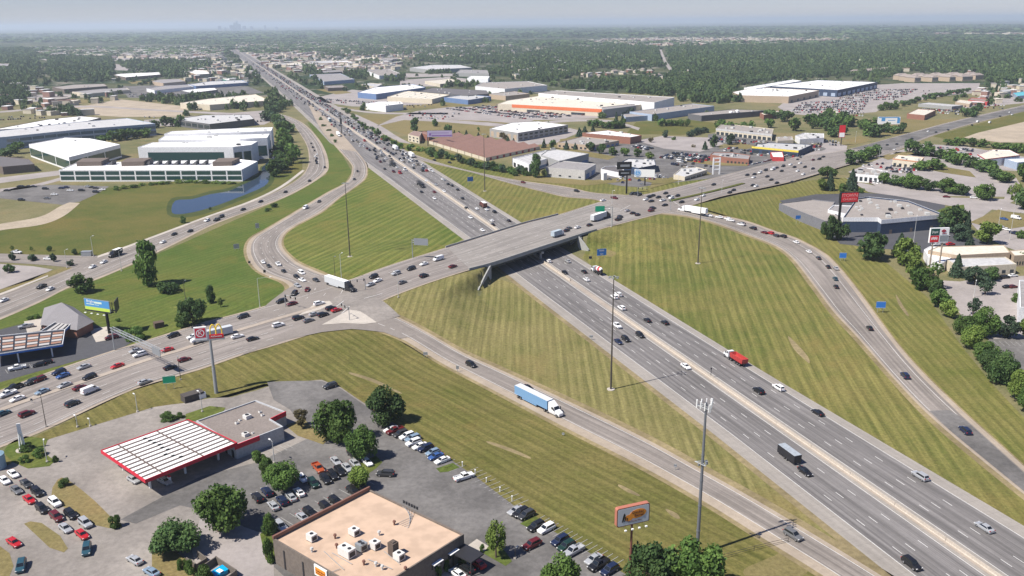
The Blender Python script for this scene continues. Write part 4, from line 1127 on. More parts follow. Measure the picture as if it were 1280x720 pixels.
# --- storage sheds with brown-red roofs
Lp_ = [(536 + k * 8.9, 179.5 + k * 2.75) for k in range(9)]
Rp_ = [(566 + k * 13.6, 170.0 + k * 2.1) for k in range(9)]
for k in range(8):
    a, b_, c_, d_ = [G(*p)[:2] for p in (Lp_[k], Rp_[k], Rp_[k + 1], Lp_[k + 1])]
    if k > 4: b_ = b_ + (b_ - a) * .0
    ctr = (a + b_ + c_ + d_) / 4
    Qk = ccw([lerp(d_, a, .93) - ctr, lerp(c_, b_, .93) - ctr, c_ - ctr, d_ - ctr])
    e = empty('storage_shed', (*ctr, 0), 0, 'long storage shed with faded red-brown roof, %s row from the motorway end' % ['farthest', 'seventh', 'sixth', 'fifth', 'fourth', 'third', 'second', 'nearest'][k], 'shed', 'rows of red-roofed storage sheds')
    POLYS.append(np.array([q + ctr for q in Qk]))
    mb = MB(); mb.prism(Qk, 0, 3.0, top=False); mb.build('wall', W_cream, e)
    i = int(np.argmax([np.linalg.norm(Qk[(j + 1) % 4] - Qk[j]) for j in range(4)]))
    q = [Qk[(i + j) % 4] for j in range(4)]    # q0-q1 long, q1-q2 short
    m1, m2 = (q[1] + q[2]) / 2, (q[3] + q[0]) / 2
    mb = MB(); V = [(*q[0], 3), (*q[1], 3), (*m1, 5.2), (*q[2], 3), (*q[3], 3), (*m2, 5.2)]
    mb.add(V, [(0, 1, 2, 5), (5, 2, 3, 4), (1, 3, 2), (0, 5, 4)]); mb.build('roof', R_red, e)
    if k > 5:
        fi_ = facing([np.array(x) for x in Qk]); A_, B_ = Qk[fi_], Qk[(fi_ + 1) % 4]; u = (B_ - A_) / np.linalg.norm(B_ - A_); L = np.linalg.norm(B_ - A_); o_ = np.array([u[1], -u[0]])
        for j in range(int(min(30, L / 5))):
            p = A_ + u * (j + .5) * 5; mb = MB(); mb.prism([p - u * 1.5 + o_ * .08, p + u * 1.5 + o_ * .08, p + u * 1.5, p - u * 1.5], .05, 2.5); mb.build('door', M_maroon if j % 2 else W_cream, e)
B('house', 'cream house with a red-brown roof at the end of the storage sheds', [(510, 168), (517, 163.5), (527, 165), (524, 171)], 7, W_cream, R_red, winf=[(0, 1, 2.5, 3, .4, M_glass), (0, 4, 5.5, 3, .4, M_glass)], par=.1)
B('house', 'small dark brick house behind the cream one by the sheds', [(524, 165.5), (530, 164), (539, 166), (536, 169.5)], 6, W_brick, R_red, par=.1)

# --- office campus on the left
B('office_building', 'long curved two-storey office with strip windows, farthest back on the campus', [(-25, 173), (7, 171), (100, 161.5), (194, 154.5), (158, 147.5), (100, 152), (0, 163), (-25, 166)], 13, W_pblue, R_lgrey, winf=[(0, 7.5, 10.5, 6, .94, M_glassb), (0, 2, 5.5, 6, .94, M_glassb), (1, 7.5, 10.5, 6, .94, M_glassb), (1, 2, 5.5, 6, .94, M_glassb)], units=4)
B('office_building', 'low white-roofed hall behind the curved office', [(-20, 163), (0, 160), (60, 149), (100, 145), (126, 147), (110, 151), (30, 160)], 10, W_brown, R_white, units=6)
B('office_building', 'white wedge-roofed office with dark glass under the eaves', [(36, 180), (80, 172), (112, 173), (150, 180.5), (86, 196.5)], 12, W_white, R_white, winf=[(0, 1.5, 8.6, 3, .96, M_glassg), (1, 1.5, 8.6, 3, .96, M_glassg)], units=1)
for k, (lab, pts, h_) in enumerate((('tallest white office block with a dark glass band, next to the pond', ((172, 184), (291, 183.5), (314, 181), (322, 176.5), (300, 176), (190, 178)), 17),
                          ('middle white office block stepping back behind the glass-banded one', ((198, 174.5), (300, 173.5), (334, 172), (337, 167), (300, 168), (205, 170)), 19),
                          ('rear white office block of the three stepped ones', ((205, 167.5), (300, 165), (339, 163.5), (341, 159), (300, 160), (214, 164)), 21))):
    B('office_building', lab, pts, h_, W_white, R_white, winf=[(0, 4, 12.5, 1, .8, M_glassg), (1, 3, 12, 2, .8, M_glassg)] if k < 2 else [(1, 3, 12, 2, .8, M_glassg)], units=2)
ob, Qo, Ho, oc = B('office_building', 'long low glass-fronted office with a row of roof louvres by the pond', [(73.5, 212.5), (302, 212), (322, 201.5), (300, 199), (95, 203.5)], 9.2, W_white, R_white, winf=[(0, 5.2, 8.2, 12, .9, M_glassg), (0, 1.2, 4.2, 12, .9, M_glassg), (1, 1.2, 8.0, 4, .9, M_glassg)], units=0)
for k, (a, b_) in enumerate(((96, 127), (152, 180), (266, 290))):
    P = ccw([gz(a, 207.5, 9)[:2] - oc, gz(b_, 206.8, 9)[:2] - oc, gz(b_ + 10, 202, 9)[:2] - oc, gz(a + 8, 202.5, 9)[:2] - oc])
    mb = MB(); mb.prism(P, 8.7, 12.2); mb.build('plant_room', W_brown, ob)
for k in range(15):
    if 1.8 < k < 3.2 or 4.5 < k < 5: continue
    x = 128 + k * 11.6
    if 150 < x < 182 or 264 < x < 292: continue
    p = gz(x, 205, 9)[:2] - oc; mb = MB()
    V = [(p[0] - 2.6, p[1] - 4, 8.7), (p[0] + 2.0, p[1] - 4, 8.7), (p[0] + 2.6, p[1] - 4, 12.2), (p[0] - 2.6, p[1] + 4, 8.7), (p[0] + 2.0, p[1] + 4, 8.7), (p[0] + 2.6, p[1] + 4, 12.2)]
    mb.add(V, [(0, 1, 2), (3, 5, 4), (0, 2, 5, 3), (1, 4, 5, 2), (0, 3, 4, 1)]); mb.build('roof_louvre', W_dgrey, ob)
B('warehouse', 'dull grey-brown shed at the edge of the office car park', [(-20, 203), (3, 208.5), (43, 205), (36, 198.5), (0, 195), (-20, 196)], 6.5, W_brown, R_dark)
B('office_building', 'dark-walled building with pale cluttered roof beyond the white blocks', [(217, 149), (262, 155), (318, 148.5), (312, 143), (255, 143.5)], 8, W_dgrey, R_lgrey, units=8, winf=[(0, 2, 6, 6, .8, M_glass)])
far_b = [
 ('warehouse', 'wide cream-white roofed warehouse left of the motorway with roof lights', ((225, 128.5), (262, 131), (337, 125.5), (319, 117.5), (258, 123.5)), 8, W_cream, R_cream, 5),
 ('warehouse', 'narrow white-roofed store with brown front beyond the left wood', ((142, 93.5), (157, 96.5), (201, 93), (199, 90), (150, 92)), 7, W_brown, R_white, 0),
 ('warehouse', 'dark brown flat warehouse beyond the campus trees', ((65, 109), (80, 111.5), (134, 107.5), (130, 104.5), (92, 105.5)), 7, W_brown, R_gravel, 2),
 ('warehouse', 'cream-fronted low warehouse beside the green verge', ((90, 114.5), (111, 117), (162, 112), (158, 109.5), (125, 111)), 6, W_cream, R_grey, 0),
 ('warehouse', 'low brown shed with pale roof near the left edge wood', ((52, 123), (58, 125.5), (87, 122.5), (84, 120.5), (64, 121)), 6, W_brown, R_gravel, 0),
 ('warehouse', 'long grey warehouse with white end wall in the left trading estate', ((183, 110.5), (193, 113), (242, 108), (235, 105.5), (205, 107)), 6, W_white, R_grey, 0),
 ('warehouse', 'white-roofed dark-walled unit beside the crowded left yard', ((225, 113), (240, 116), (272, 112), (268, 109.5), (248, 110.5)), 6, W_dgrey, R_white, 0),
 ('warehouse', 'blue-grey long unit behind the white-roofed one on the left estate', ((235, 105.5), (245, 107.5), (310, 103), (302, 100), (262, 101.5)), 6, W_blue, R_lgrey, 3),
 ('warehouse', 'white block with a tan side in the left estate', ((236, 90), (246, 93), (262, 92), (259, 88), (243, 87.5)), 8, W_tan, R_white, 0),
 ('warehouse', 'tan-fronted shed with grey side left of the long white roofs', ((188, 101.5), (204, 104), (232, 101.5), (224, 98.5), (200, 99)), 7, W_tan, R_grey, 0),
 ('warehouse', 'small white roof close to the left shoulder of the motorway', ((277, 98.5), (284, 100.5), (296, 99), (292, 96.8)), 5, W_green, R_white, 0),
 ('warehouse', 'pale low store at the far left edge of the picture wood', ((-20, 82), (-5, 84), (15, 82), (12, 79.5), (-10, 79)), 6, W_cream, R_grey, 0),
 ('warehouse', 'white walled office with blue glass corner beside the motorway slip', ((457, 129), (482, 132), (504, 129.5), (501, 127), (473, 127)), 9, W_white, R_white, 3),
 ('warehouse', 'blue-walled factory with bright white roof beyond the white office', ((447, 115.5), (470, 117.5), (532, 109), (515, 105), (468, 109)), 9, W_blue, R_white, 3),
 ('warehouse', 'cream warehouse with hedge along its front past the blue factory', ((484, 121), (540, 124), (562, 118.5), (508, 113.5)), 7, W_cream, R_cream, 6),
 ('warehouse', 'wide dark flat-roofed warehouse behind the cream one', ((524, 114), (585, 119), (611, 117), (608, 113), (540, 109.5)), 8, W_dgrey, R_dark, 4),
 ('warehouse', 'white-roofed unit with a bright blue side wall by the car park', ((555, 121.5), (585, 125), (614, 120.5), (584, 118)), 7, W_blue, R_lgrey, 2),
 ('warehouse', 'white-walled warehouse with brown-grey roof left of the big store', ((594, 107.5), (631, 111), (684, 106.5), (660, 101.5), (603, 103)), 10, W_white, R_gravel, 5),
 ('warehouse', 'tan square warehouse left of the orange-fronted store', ((609, 117.5), (632, 120), (662, 117), (642, 114)), 7, W_tan, R_gravel, 2),
 ('warehouse', 'low cream shed in front of dark trees in the middle estate', ((531, 101), (550, 105), (581, 101.5), (560, 98.5)), 6, W_cream, R_cream, 0),
 ('warehouse', 'very long pale grey warehouse beyond the middle estate', ((512, 84.5), (536, 87), (590, 84.5), (575, 81), (540, 81)), 9, W_grey, R_lgrey, 4),
 ('warehouse', 'grey warehouse right of the very long one', ((570, 91), (611, 92), (609, 87.5), (575, 87)), 8, W_grey, R_grey, 2),
 ('warehouse', 'white narrow store in front of the grey far warehouses', ((584, 97.5), (610, 98.5), (612, 95.5), (588, 95)), 8, W_white, R_white, 0),
 ('warehouse', 'brown flat unit near the right shoulder of the motorway', ((405, 107), (410, 110), (434, 109), (427, 106)), 6, W_brown, R_gravel, 0),
 ('warehouse', 'grey-roofed warehouse with pale blue end by the motorway trees', ((387, 93), (405, 102), (443, 99), (425, 91.5)), 7, W_pblue, R_grey, 2),
 ('warehouse', 'white-ended warehouse with brown roof among the middle trees', ((459, 88.5), (474, 94.5), (504, 93), (486, 86)), 8, W_white, R_gravel, 2),
 ('warehouse', 'small pale warehouse among trees above the blue factory', ((452, 105), (470, 109), (478, 105), (462, 103.5)), 6, W_cream, R_lgrey, 0),
 ('warehouse', 'low cream strip of shops near where the motorway vanishes', ((358, 79), (361, 81.5), (378, 80.5), (374, 77.5)), 6, W_cream, R_cream, 0),
 ('warehouse', 'long pale store right of the vanishing motorway', ((382, 77), (384, 79), (419, 78.5), (415, 75)), 6, W_cream, R_lgrey, 0),
 ('warehouse', 'group-end white store beside the long pale one', ((420, 76.5), (422, 78.5), (440, 78), (437, 75.5)), 7, W_white, R_white, 0),
 ('warehouse', 'low grey-roofed shed behind the grey-and-blue warehouse', ((400, 88.5), (402, 91), (428, 89.5), (424, 87)), 6, W_brown, R_grey, 0),
 ('warehouse', 'pale roofed hall beyond the trees of the middle estate', ((443, 73.5), (447, 75.5), (474, 73.5), (466, 71)), 7, W_cream, R_cream, 0),
 ('warehouse', 'pink-grey flat hall at the back of the middle estate', ((475, 72.5), (477, 74.5), (500, 73.5), (496, 71.5)), 7, W_tan, R_gravel, 0),
]
for nm, lab, pts, h_, wl, rf, un in far_b:
    B(nm, lab, pts, h_, wl, rf, cat='warehouse', units=un, far=True, par=.6)
# --- stores right of the motorway
B('diy_store', 'huge cream-roofed hardware store with a bright orange front', [(622, 130), (640, 130.5), (752, 136.5), (795, 131.5), (820, 127.5), (675, 119.5), (634, 125.5)], 9, W_cream, R_cream, cat='store', units=14, far=True, band=(W_orange, 4.2, (0, 1)), winf=[(0, .05, 3, 2, .3, M_glass)])
B('warehouse', 'brown-roofed warehouse with long white wall behind the orange store', [(673, 116.5), (818, 128), (843, 121.5), (694, 113)], 13, W_white, R_gravel, cat='warehouse', units=5, far=True)
B('warehouse', 'grey masonry end block of the orange hardware store', [(752, 134), (754, 137), (795, 132), (793, 129.5)], 10.5, W_grey, R_grey, cat='warehouse', far=True)
B('warehouse', 'pale blue metal warehouse right of the orange store', [(787, 139.5), (815, 143), (893, 132.5), (865, 129.5)], 8, W_pblue, R_gravel, cat='warehouse', units=4, far=True)
B('warehouse', 'small grey shed with white roof edge below the pale blue warehouse', [(777, 142.5), (782, 146.5), (815, 144), (811, 141)], 6, W_pblue, R_gravel, cat='warehouse', far=True)
B('warehouse', 'long dark-fronted warehouse on the far side of the green field', [(860, 142), (877, 144.5), (957, 138), (915, 136.5)], 7, W_dgrey, R_gravel, cat='warehouse', units=2, far=True)
B('shop', 'small red-brown flat shop at the end of the dark warehouse', [(950, 141), (955, 143.5), (982, 140), (972, 138)], 6, W_brick, R_cream, cat='shop', far=True)
for k, p in enumerate(((908, 148), (913, 147.5), (921, 147))):
    q = G(p[0], p[1]); e = empty('storage_tank', q, 0, ['shorter of the white storage tanks beside the dark warehouse', 'middle white storage tank beside the dark warehouse', 'white storage tank nearest the red-brown shop'][k], 'tank', 'white storage tanks')
    mb = MB(); hh = (5, 8, 9)[k]; mb.tube((0, 0, 0), (0, 0, hh), 2.4, n=16); mb.tube((0, 0, hh), (0, 0, hh + .8), 2.4, .3, n=16); mb.build('shell', M_white, e, smooth=False)
B('warehouse', 'farthest of the three big white-roofed warehouses, partly hidden', [(930, 109.5), (945, 110.5), (1002, 101), (990, 99.5)], 11, W_white, R_white, cat='warehouse', far=True, units=2)
B('warehouse', 'biggest white-roofed warehouse with dark blue front by the car park', [(962, 107.5), (1047, 112.5), (1097, 102.5), (1022, 100)], 11, W_navy, R_white, cat='warehouse', far=True, units=10, winf=[(0, 1, 6, 9, .6, W_pblue), (1, 1, 6, 9, .5, W_pblue)])
B('warehouse', 'nearest of the big white-roofed warehouses, with brown lower walls', [(915, 115), (926, 119), (986, 120.5), (1024, 113), (945, 109)], 10, W_tan, R_white, cat='warehouse', far=True, units=12, winf=[(0, .5, 4, 5, .3, W_dgrey)])
sm = B('shopping_parade', 'low shopping parade with a yellow end and arched centre', [(895, 160.5), (965, 168), (967, 161), (903, 154)], 6.5, W_cream, R_gravel, cat='shops', units=5, winf=[(0, .05, 3.2, 12, .7, M_glass)], band=(R_lgrey, 1.8, (0,)))
B('car_parts_shop', 'parts shop with yellow fascia and dark blue front', [(940, 183), (998, 188.5), (1016, 180.5), (960, 178)], 6, W_navy, R_lgrey, cat='shop', units=4, band=(W_yel, 1.6, (0,)), winf=[(0, .05, 3.2, 5, .7, M_glass)])
B('tyre_shop', 'low white-roofed shop with red edge in front of the parts shop', [(963, 190), (966, 196), (980, 196.5), (978, 189.5)], 4.5, W_red, R_white, cat='shop')
B('restaurant', 'brick restaurant with flat dark roof behind the white gateway frame', [(888, 193), (908, 196.5), (936, 199), (938, 194), (915, 190.5), (892, 190)], 5.5, W_brick, R_grey, cat='restaurant', units=6, winf=[(0, .8, 2.6, 6, .5, M_glass)])
B('car_showroom', 'pale showroom with folded roof near the blue and white billboard', [(842, 218), (856, 221), (884, 212), (870, 208.5), (852, 210)], 6, W_cream, R_lgrey, cat='showroom', units=3, winf=[(0, .3, 3.5, 4, .8, M_glass)])
B('car_showroom', 'dark-glazed low showroom behind the black pylon sign', [(772, 205), (798, 210), (820, 206), (818, 199), (785, 198)], 6, W_navy, R_lgrey, cat='showroom', units=5, winf=[(0, .3, 3.8, 6, .85, M_glassb)])
B('workshop', 'long white shed with rounded end left of the black pylon sign', [(751, 211), (775, 216), (780, 212), (770, 207), (756, 208)], 4, W_white, R_dark, cat='workshop')
B('office_building', 'square white-roofed office with tan front and grey side', [(612, 160.5), (647.5, 166), (710, 156), (672, 151.5), (640, 153)], 9, W_grey, R_white, units=3, winf=[(0, 5, 7, 10, .6, M_glass), (0, 1.5, 3.5, 10, .6, M_glass), (1, 1, 6.5, 5, .5, W_tan)])
B('brick_building', 'long red-brick building with a white roof', [(728, 166), (788, 171.5), (802, 169), (760, 162.5)], 7, W_brick, R_white, units=2)
B('low_office', 'low tan office with flat brown-grey roof before the brick building', [(697, 178), (740, 182), (774, 175.5), (727, 170.5)], 5, W_tan, R_gravel, units=5, winf=[(0, .8, 2.6, 8, .5, M_glass), (1, .8, 2.6, 6, .6, W_blue)])
B('workshop', 'white workshop with a blue base stripe beside the storage sheds', [(641, 198), (661, 205.5), (694, 194.5), (682, 188)], 7, W_white, R_lgrey, cat='workshop', winf=[(0, .4, 2.6, 1, .98, W_blue), (1, .4, 4, 4, .6, M_dark)])
B('workshop', 'taller pale workshop with a dark blue shaded side', [(676, 193.5), (699, 201.5), (716, 197), (736, 192), (695, 186.5), (684, 188)], 8, W_grey, R_lgrey, cat='workshop', winf=[(0, .3, 3, 2, .7, W_blue)])
B('workshop', 'pale grey metal workshop with four small windows near the upper ramp', [(682, 209), (731, 213), (745, 205), (700, 200.5)], 7.5, M_('pale_metal', (.45, .44, .42)), R_grey, cat='workshop', winf=[(0, 1.2, 2.4, 4, .25, M_glass), (1, .3, 3.8, 2, .6, W_blue)])
B('boundary_wall', 'long low dark retaining wall in front of the pale metal workshop', [(690, 226.5), (746, 234.5), (746.5, 234.2), (690.5, 226.2)], 1.6, W_dgrey, R_dark, cat='wall', par=.05, far=False) if False else None
B('restaurant', 'white restaurant with black-framed windows beside the church road', [(1064, 214.5), (1068, 217), (1104, 220), (1110, 214), (1083, 209.5)], 6, W_white, R_gravel, cat='restaurant', units=8, winf=[(0, .8, 3.8, 6, .6, M_glass)])
B('restaurant', 'cream restaurant with orange-tiled trim and arched porch among parked cars', [(1116, 198), (1150, 202), (1155, 197), (1122, 193.5)], 6.5, W_cream, R_cream, cat='restaurant', units=3, band=(M_('terracotta', (.5, .25, .14)), .8), winf=[(0, .05, 3, 5, .5, M_glass)])
B('shop', 'white shop with a red roof edge at the upper right', [(1222, 193), (1232, 199), (1275, 194), (1262, 187.5), (1240, 187)], 7, W_white, R_cream, cat='shop', band=(W_red, .7), units=2)
B('shop', 'pale lilac-walled shop at the right edge', [(1256, 198.5), (1272, 203), (1292, 201), (1292, 197)], 6, W_pblue, R_white, cat='shop')
B('lodging_block', 'white block cut by the right edge above the dark car park', [(1274, 350), (1275, 384), (1300, 384), (1300, 350)], 7, W_white, R_grey, cat='building')
B('brick_shop', 'square red-brick shop with a cream roof beside the billboard field', [(1134, 142), (1156, 144), (1170, 137.5), (1147, 136)], 6, W_brick, R_cream, cat='shop', units=1)
B('restaurant', 'bright red restaurant amid parked cars at the far right', [(1210, 125), (1234, 127.5), (1238, 124), (1214, 122)], 5, W_red, R_red, cat='restaurant')
B('shop', 'pink-roofed low shop left of the bright red restaurant', [(1194, 127.5), (1212, 130), (1216, 126.5), (1199, 124.5)], 4.5, W_tan, R_cream, cat='shop')
B('shop', 'teal-roofed shop at the far right edge beyond the red restaurant', [(1266, 116), (1272, 120), (1292, 118), (1290, 113)], 5, W_pblue, R_teal, cat='shop')
B('shop', 'grey tower-like shop left of the teal roof', [(1250, 112), (1254, 115), (1264, 114), (1261, 111)], 9, W_grey, R_lgrey, cat='shop')
B('shop', 'yellowish tent-roofed shop at the edge of the far car park', [(1028, 138), (1033, 141.5), (1048, 141), (1042, 137)], 4.5, W_cream, R_cream, cat='shop')
B('shop', 'white shops with cluttered roof below the long dark tree belt', [(994, 169.5), (1000, 174), (1030, 172), (1030, 167), (1005, 166)], 5.5, W_white, R_lgrey, cat='shop', units=6)
B('shop', 'white low shop beside the red pylon sign', [(970, 171), (972, 176), (992, 175), (990, 170)], 5, W_cream, R_gravel, cat='shop', units=3)
B('canopy_building', 'pale flat canopy over rows of parked vehicles at the far right', [(1148, 129.5), (1190, 133), (1204, 131.5), (1160, 128)], 4.5, W_grey, R_lgrey, cat='canopy')
rr = random.Random(3)
def gable(e, c0, w_, d_, h_, ang, wm, rm, rise_=2.4):
    mb = MB(); c_, s_ = math.cos(ang), math.sin(ang)
    def T(x, y, z): return (x * c_ - y * s_, x * s_ + y * c_, z)
    mb.add([T(x, y, z) for z in (-.2, h_) for x, y in ((-w_ / 2, -d_ / 2), (w_ / 2, -d_ / 2), (w_ / 2, d_ / 2), (-w_ / 2, d_ / 2))], [(0, 1, 5, 4), (1, 2, 6, 5), (2, 3, 7, 6), (3, 0, 4, 7)]); mb.build('wall', wm, e)
    mb = MB(); o_ = .5
    mb.add([T(-w_ / 2 - o_, -d_ / 2 - o_, h_), T(w_ / 2 + o_, -d_ / 2 - o_, h_), T(w_ / 2 + o_, d_ / 2 + o_, h_), T(-w_ / 2 - o_, d_ / 2 + o_, h_), T(-w_ / 2 + d_ * .25, 0, h_ + rise_), T(w_ / 2 - d_ * .25, 0, h_ + rise_)], [(0, 1, 5, 4), (1, 2, 5), (2, 3, 4, 5), (3, 0, 4), (0, 3, 2, 1)])
    mb.build('roof', rm, e)
ords = ['first', 'second', 'third', 'fourth', 'fifth', 'sixth', 'seventh', 'eighth', 'ninth', 'tenth', 'eleventh', 'twelfth', '13th', '14th', '15th', '16th', '17th', '18th', '19th', '20th', '21st', '22nd', '23rd', '24th', '25th', '26th', '27th', '28th', '29th', '30th'] + ['%dth' % k if k % 10 not in (1, 2, 3) or k % 100 in (11, 12, 13) else '%d%s' % (k, {1: 'st', 2: 'nd', 3: 'rd'}[k % 10]) for k in range(31, 150)]
for k in range(14):
    x = 1126 + k * 7.2; p = G(x, 99.5 + (k % 3) * 1.6 - k * .15); POLYS.append(np.array([p[:2] + np.array(d_) for d_ in ((-16, -9), (16, -9), (16, 9), (-16, 9))]))
    e = empty('apartment_block', p, 0, 'tan hip-roofed apartment block behind the far car park, %s from the white warehouses' % ords[k], 'apartments', 'row of apartment blocks')
    gable(e, None, 26, 15, 8.5, R_(rr.choice((20, 30, 110))), W_tan, M_('apt_roof', (.27, .23, .205)) if k == 0 else bpy.data.materials['apt_roof'], 4)
for k in range(8):
    x = 1070 + k * 5.6; p = G(x, 93.0 - k * .45)
    e = empty('apartment_block', p, 0, 'brown-roofed apartment block in the forest clearing, %s from its open end' % ords[k], 'apartments', 'apartment blocks in the clearing')
    gable(e, None, 24, 14, 7, R_(15), W_tan, bpy.data.materials['apt_roof'], 3.5)
for k, (x, y) in enumerate(((760, 94), (768, 91), (778, 93), (786, 90), (795, 91), (803, 88.5), (812, 91), (822, 96), (830, 99), (838, 93), (846, 89), (852, 94), (858, 91), (868, 88), (876, 90), (884, 88.5), (925, 88), (750, 97), (812, 99), (838, 101))):
    p = G(x, y); POLYS.append(np.array([p[:2] + np.array(d_) for d_ in ((-12, -8), (12, -8), (12, 8), (-12, 8))]))
    e = empty('house', p, 0, 'suburban house with brown-grey roof in the forest opening, %s from the left' % ords[k], 'house', 'houses in the forest opening')
    gable(e, None, 15, 10, 4.5, R_(rr.uniform(0, 180)), W_cream if k % 3 else W_brick, bpy.data.materials['apt_roof'] if k % 2 else R_gravel, 3)
# --- the far skyline
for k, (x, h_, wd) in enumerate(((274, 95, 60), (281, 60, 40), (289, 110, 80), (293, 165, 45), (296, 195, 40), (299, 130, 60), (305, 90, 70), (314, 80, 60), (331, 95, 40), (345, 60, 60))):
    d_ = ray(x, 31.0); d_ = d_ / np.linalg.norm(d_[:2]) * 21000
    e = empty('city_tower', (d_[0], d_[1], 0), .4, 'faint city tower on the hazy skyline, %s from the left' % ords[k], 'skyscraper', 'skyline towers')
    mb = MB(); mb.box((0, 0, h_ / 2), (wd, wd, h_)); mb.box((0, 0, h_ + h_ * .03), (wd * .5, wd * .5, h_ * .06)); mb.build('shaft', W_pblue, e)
# ============================================================ TREES
def leaf_mat(name, a, b_, tr=.25):
    def bld(k, b):
        at = k.nd('ShaderNodeAttribute'); at.attribute_name = 'tint'
        oi = k.nd('ShaderNodeObjectInfo')
        c = k.mixc(at.outputs['Fac'], a, b_)
        c = k.mulc(c, k.ramp(oi.outputs['Random'], 0, 1, .9, 1.5))
        k.L(c, b.inputs['Base Color'])
        b.inputs['Subsurface Weight'].default_value = 0
        t = k.nd('ShaderNodeBsdfTranslucent'); k.L(k.mulc(c, 1.3), t.inputs['Color'])
        mx = k.nd('ShaderNodeMixShader'); mx.inputs[0].default_value = tr
        out = k.t.nodes['Material Output']
        k.L(b.outputs[0], mx.inputs[1]); k.L(t.outputs[0], mx.inputs[2]); k.L(mx.outputs[0], out.inputs['Surface'])
    return mat(name, rough=.75, spec=.25, build=bld)
L_mid = leaf_mat('leaves_mid', (.038, .080, .018), (.095, .155, .034)); L_dark = leaf_mat('leaves_dark', (.028, .064, .020), (.072, .118, .035))
L_light = leaf_mat('leaves_light', (.070, .115, .020), (.150, .20, .045)); L_con = leaf_mat('needles', (.020, .042, .024), (.050, .080, .042), .1); L_brown = leaf_mat('leaves_bronze', (.07, .055, .03), (.14, .12, .05))
M_bark = mat('bark', (.10, .075, .055), .95, var=.2, vs=2)
def set_tint(me, vals):
    a = me.attributes.new('tint', 'FLOAT', 'FACE'); a.data.foreach_set('value', np.asarray(vals, np.float32))
def quads(C, Nr, S, rng):
    """leaf-clump faces: centres, outward directions, sizes"""
    n = len(C)
    r = rng.normal(size=(n, 3)); Nr = Nr + r * .75; Nr /= np.linalg.norm(Nr, axis=1)[:, None]
    h = rng.normal(size=(n, 3)); u = np.cross(Nr, h); u /= np.linalg.norm(u, axis=1)[:, None]; v = np.cross(Nr, u)
    S = S[:, None]
    e = rng.uniform(.6, 1.25, size=(n, 4, 1))
    P = np.stack([C - u * S * e[:, 0], C - v * S * .8 * e[:, 1], C + u * S * e[:, 2], C + v * S * .8 * e[:, 3]], axis=1)
    return P.reshape(-1, 3)
def crown(kind, seed, nl, ls):
    """crown in unit space: x, y in -1..1, z from 0 (ground) to 1 (top)"""
    g_ = np.random.default_rng(seed)
    C, Nn, T = [], [], []
    if kind == 'conifer':
        n = nl; z = g_.uniform(.06, 1.0, n) ** 1.15; z = np.clip(z, .06, 1); tier = .75 + .25 * np.abs(np.sin(z * 22 + g_.uniform(0, .5)))
        r = (1 - z) ** .85 * tier * g_.uniform(.55, 1.05, n) + .02; a = g_.uniform(0, 2 * np.pi, n)
        C = np.column_stack([r * np.cos(a), r * np.sin(a), z]); Nn = np.column_stack([np.cos(a), np.sin(a), np.full(n, .5)])
        T = g_.uniform(0, 1, n)
    else:
        lob = {'round': 16, 'spread': 18, 'tall': 24, 'thin': 12, 'bush': 9, 'light': 13}[kind]
        z0, zc, rz, rr = {'round': (.12, .53, .40, .68), 'spread': (.25, .58, .32, .72), 'tall': (.08, .52, .46, .62), 'thin': (.2, .6, .36, .62), 'bush': (.0, .4, .45, .6), 'light': (.2, .58, .38, .6)}[kind]
        per = nl // lob
        for i in range(lob):
            a = g_.uniform(0, 2 * np.pi); zz_ = g_.uniform(-1, 1); q = math.sqrt(max(0, 1 - zz_ * zz_)) * g_.uniform(.55, 1.05)
            c = np.array([math.cos(a) * q * rr, math.sin(a) * q * rr, zc + zz_ * rz * .8])
            s_ = g_.uniform(.26, .46) * (.8 if kind == 'thin' else 1)
            d = g_.normal(size=(per, 3)); d /= np.linalg.norm(d, axis=1)[:, None]
            rad = g_.uniform(.55, 1.05, per)[:, None]
            p = c + d * rad * np.array([s_, s_, s_ * .62 if kind != 'tall' else s_ * .5])
            p[:, 2] = np.clip(p[:, 2], z0 * .6 if kind != 'bush' else .02, 1.02)
            C.append(p); Nn.append(d + np.array([0, 0, .35])); T.append(np.clip(g_.uniform(0, 1) * .5 + g_.uniform(0, .6, per), 0, 1))
        C, Nn, T = np.vstack(C), np.vstack(Nn), np.concatenate(T)
    S = g_.uniform(.6, 1.3, len(C)) * ls
    return quads(C, Nn, S, g_), T
def crown_mesh(kind, seed, nl, ls, m, name='crown', ar=1.0):
    P, T = crown(kind, seed, nl, ls)
    P = P.copy(); C = P.reshape(-1, 4, 3); ctr = C.mean(1, keepdims=True); C[:] = ctr + (C - ctr) * np.array([1, 1, 1 / ar * 1.0])
    n = len(P) // 4
    me = bpy.data.meshes.new(name); me.vertices.add(len(P)); me.vertices.foreach_set('co', P.ravel().astype(np.float32))
    me.loops.add(n * 4); me.loops.foreach_set('vertex_index', np.arange(n * 4, dtype=np.int32))
    me.polygons.add(n); me.polygons.foreach_set('loop_start', np.arange(0, n * 4, 4, dtype=np.int32)); me.polygons.foreach_set('loop_total', np.full(n, 4, np.int32))
    me.materials.append(m); me.update(calc_edges=True); set_tint(me, T)
    return me
def trunk_mesh(kind, seed):
    g_ = random.Random(seed); mb = MB()
    top = {'conifer': .9, 'bush': .25}.get(kind, .55)
    mb.tube((0, 0, 0), (0, 0, top * .5), .075, .05, 8, cap=False); mb.tube((0, 0, top * .5), (0, 0, top), .05, .02, 7, cap=False)
    if kind != 'conifer':
        for k in range(6):
            a = k * 1.05 + g_.uniform(0, .5); h = top * g_.uniform(.35, .8); r = g_.uniform(.35, .6)
            mb.tube((0, 0, h), (math.cos(a) * r, math.sin(a) * r, h + g_.uniform(.12, .3)), .032, .01, 5, cap=False)
    return mb.mesh('trunk', M_bark)
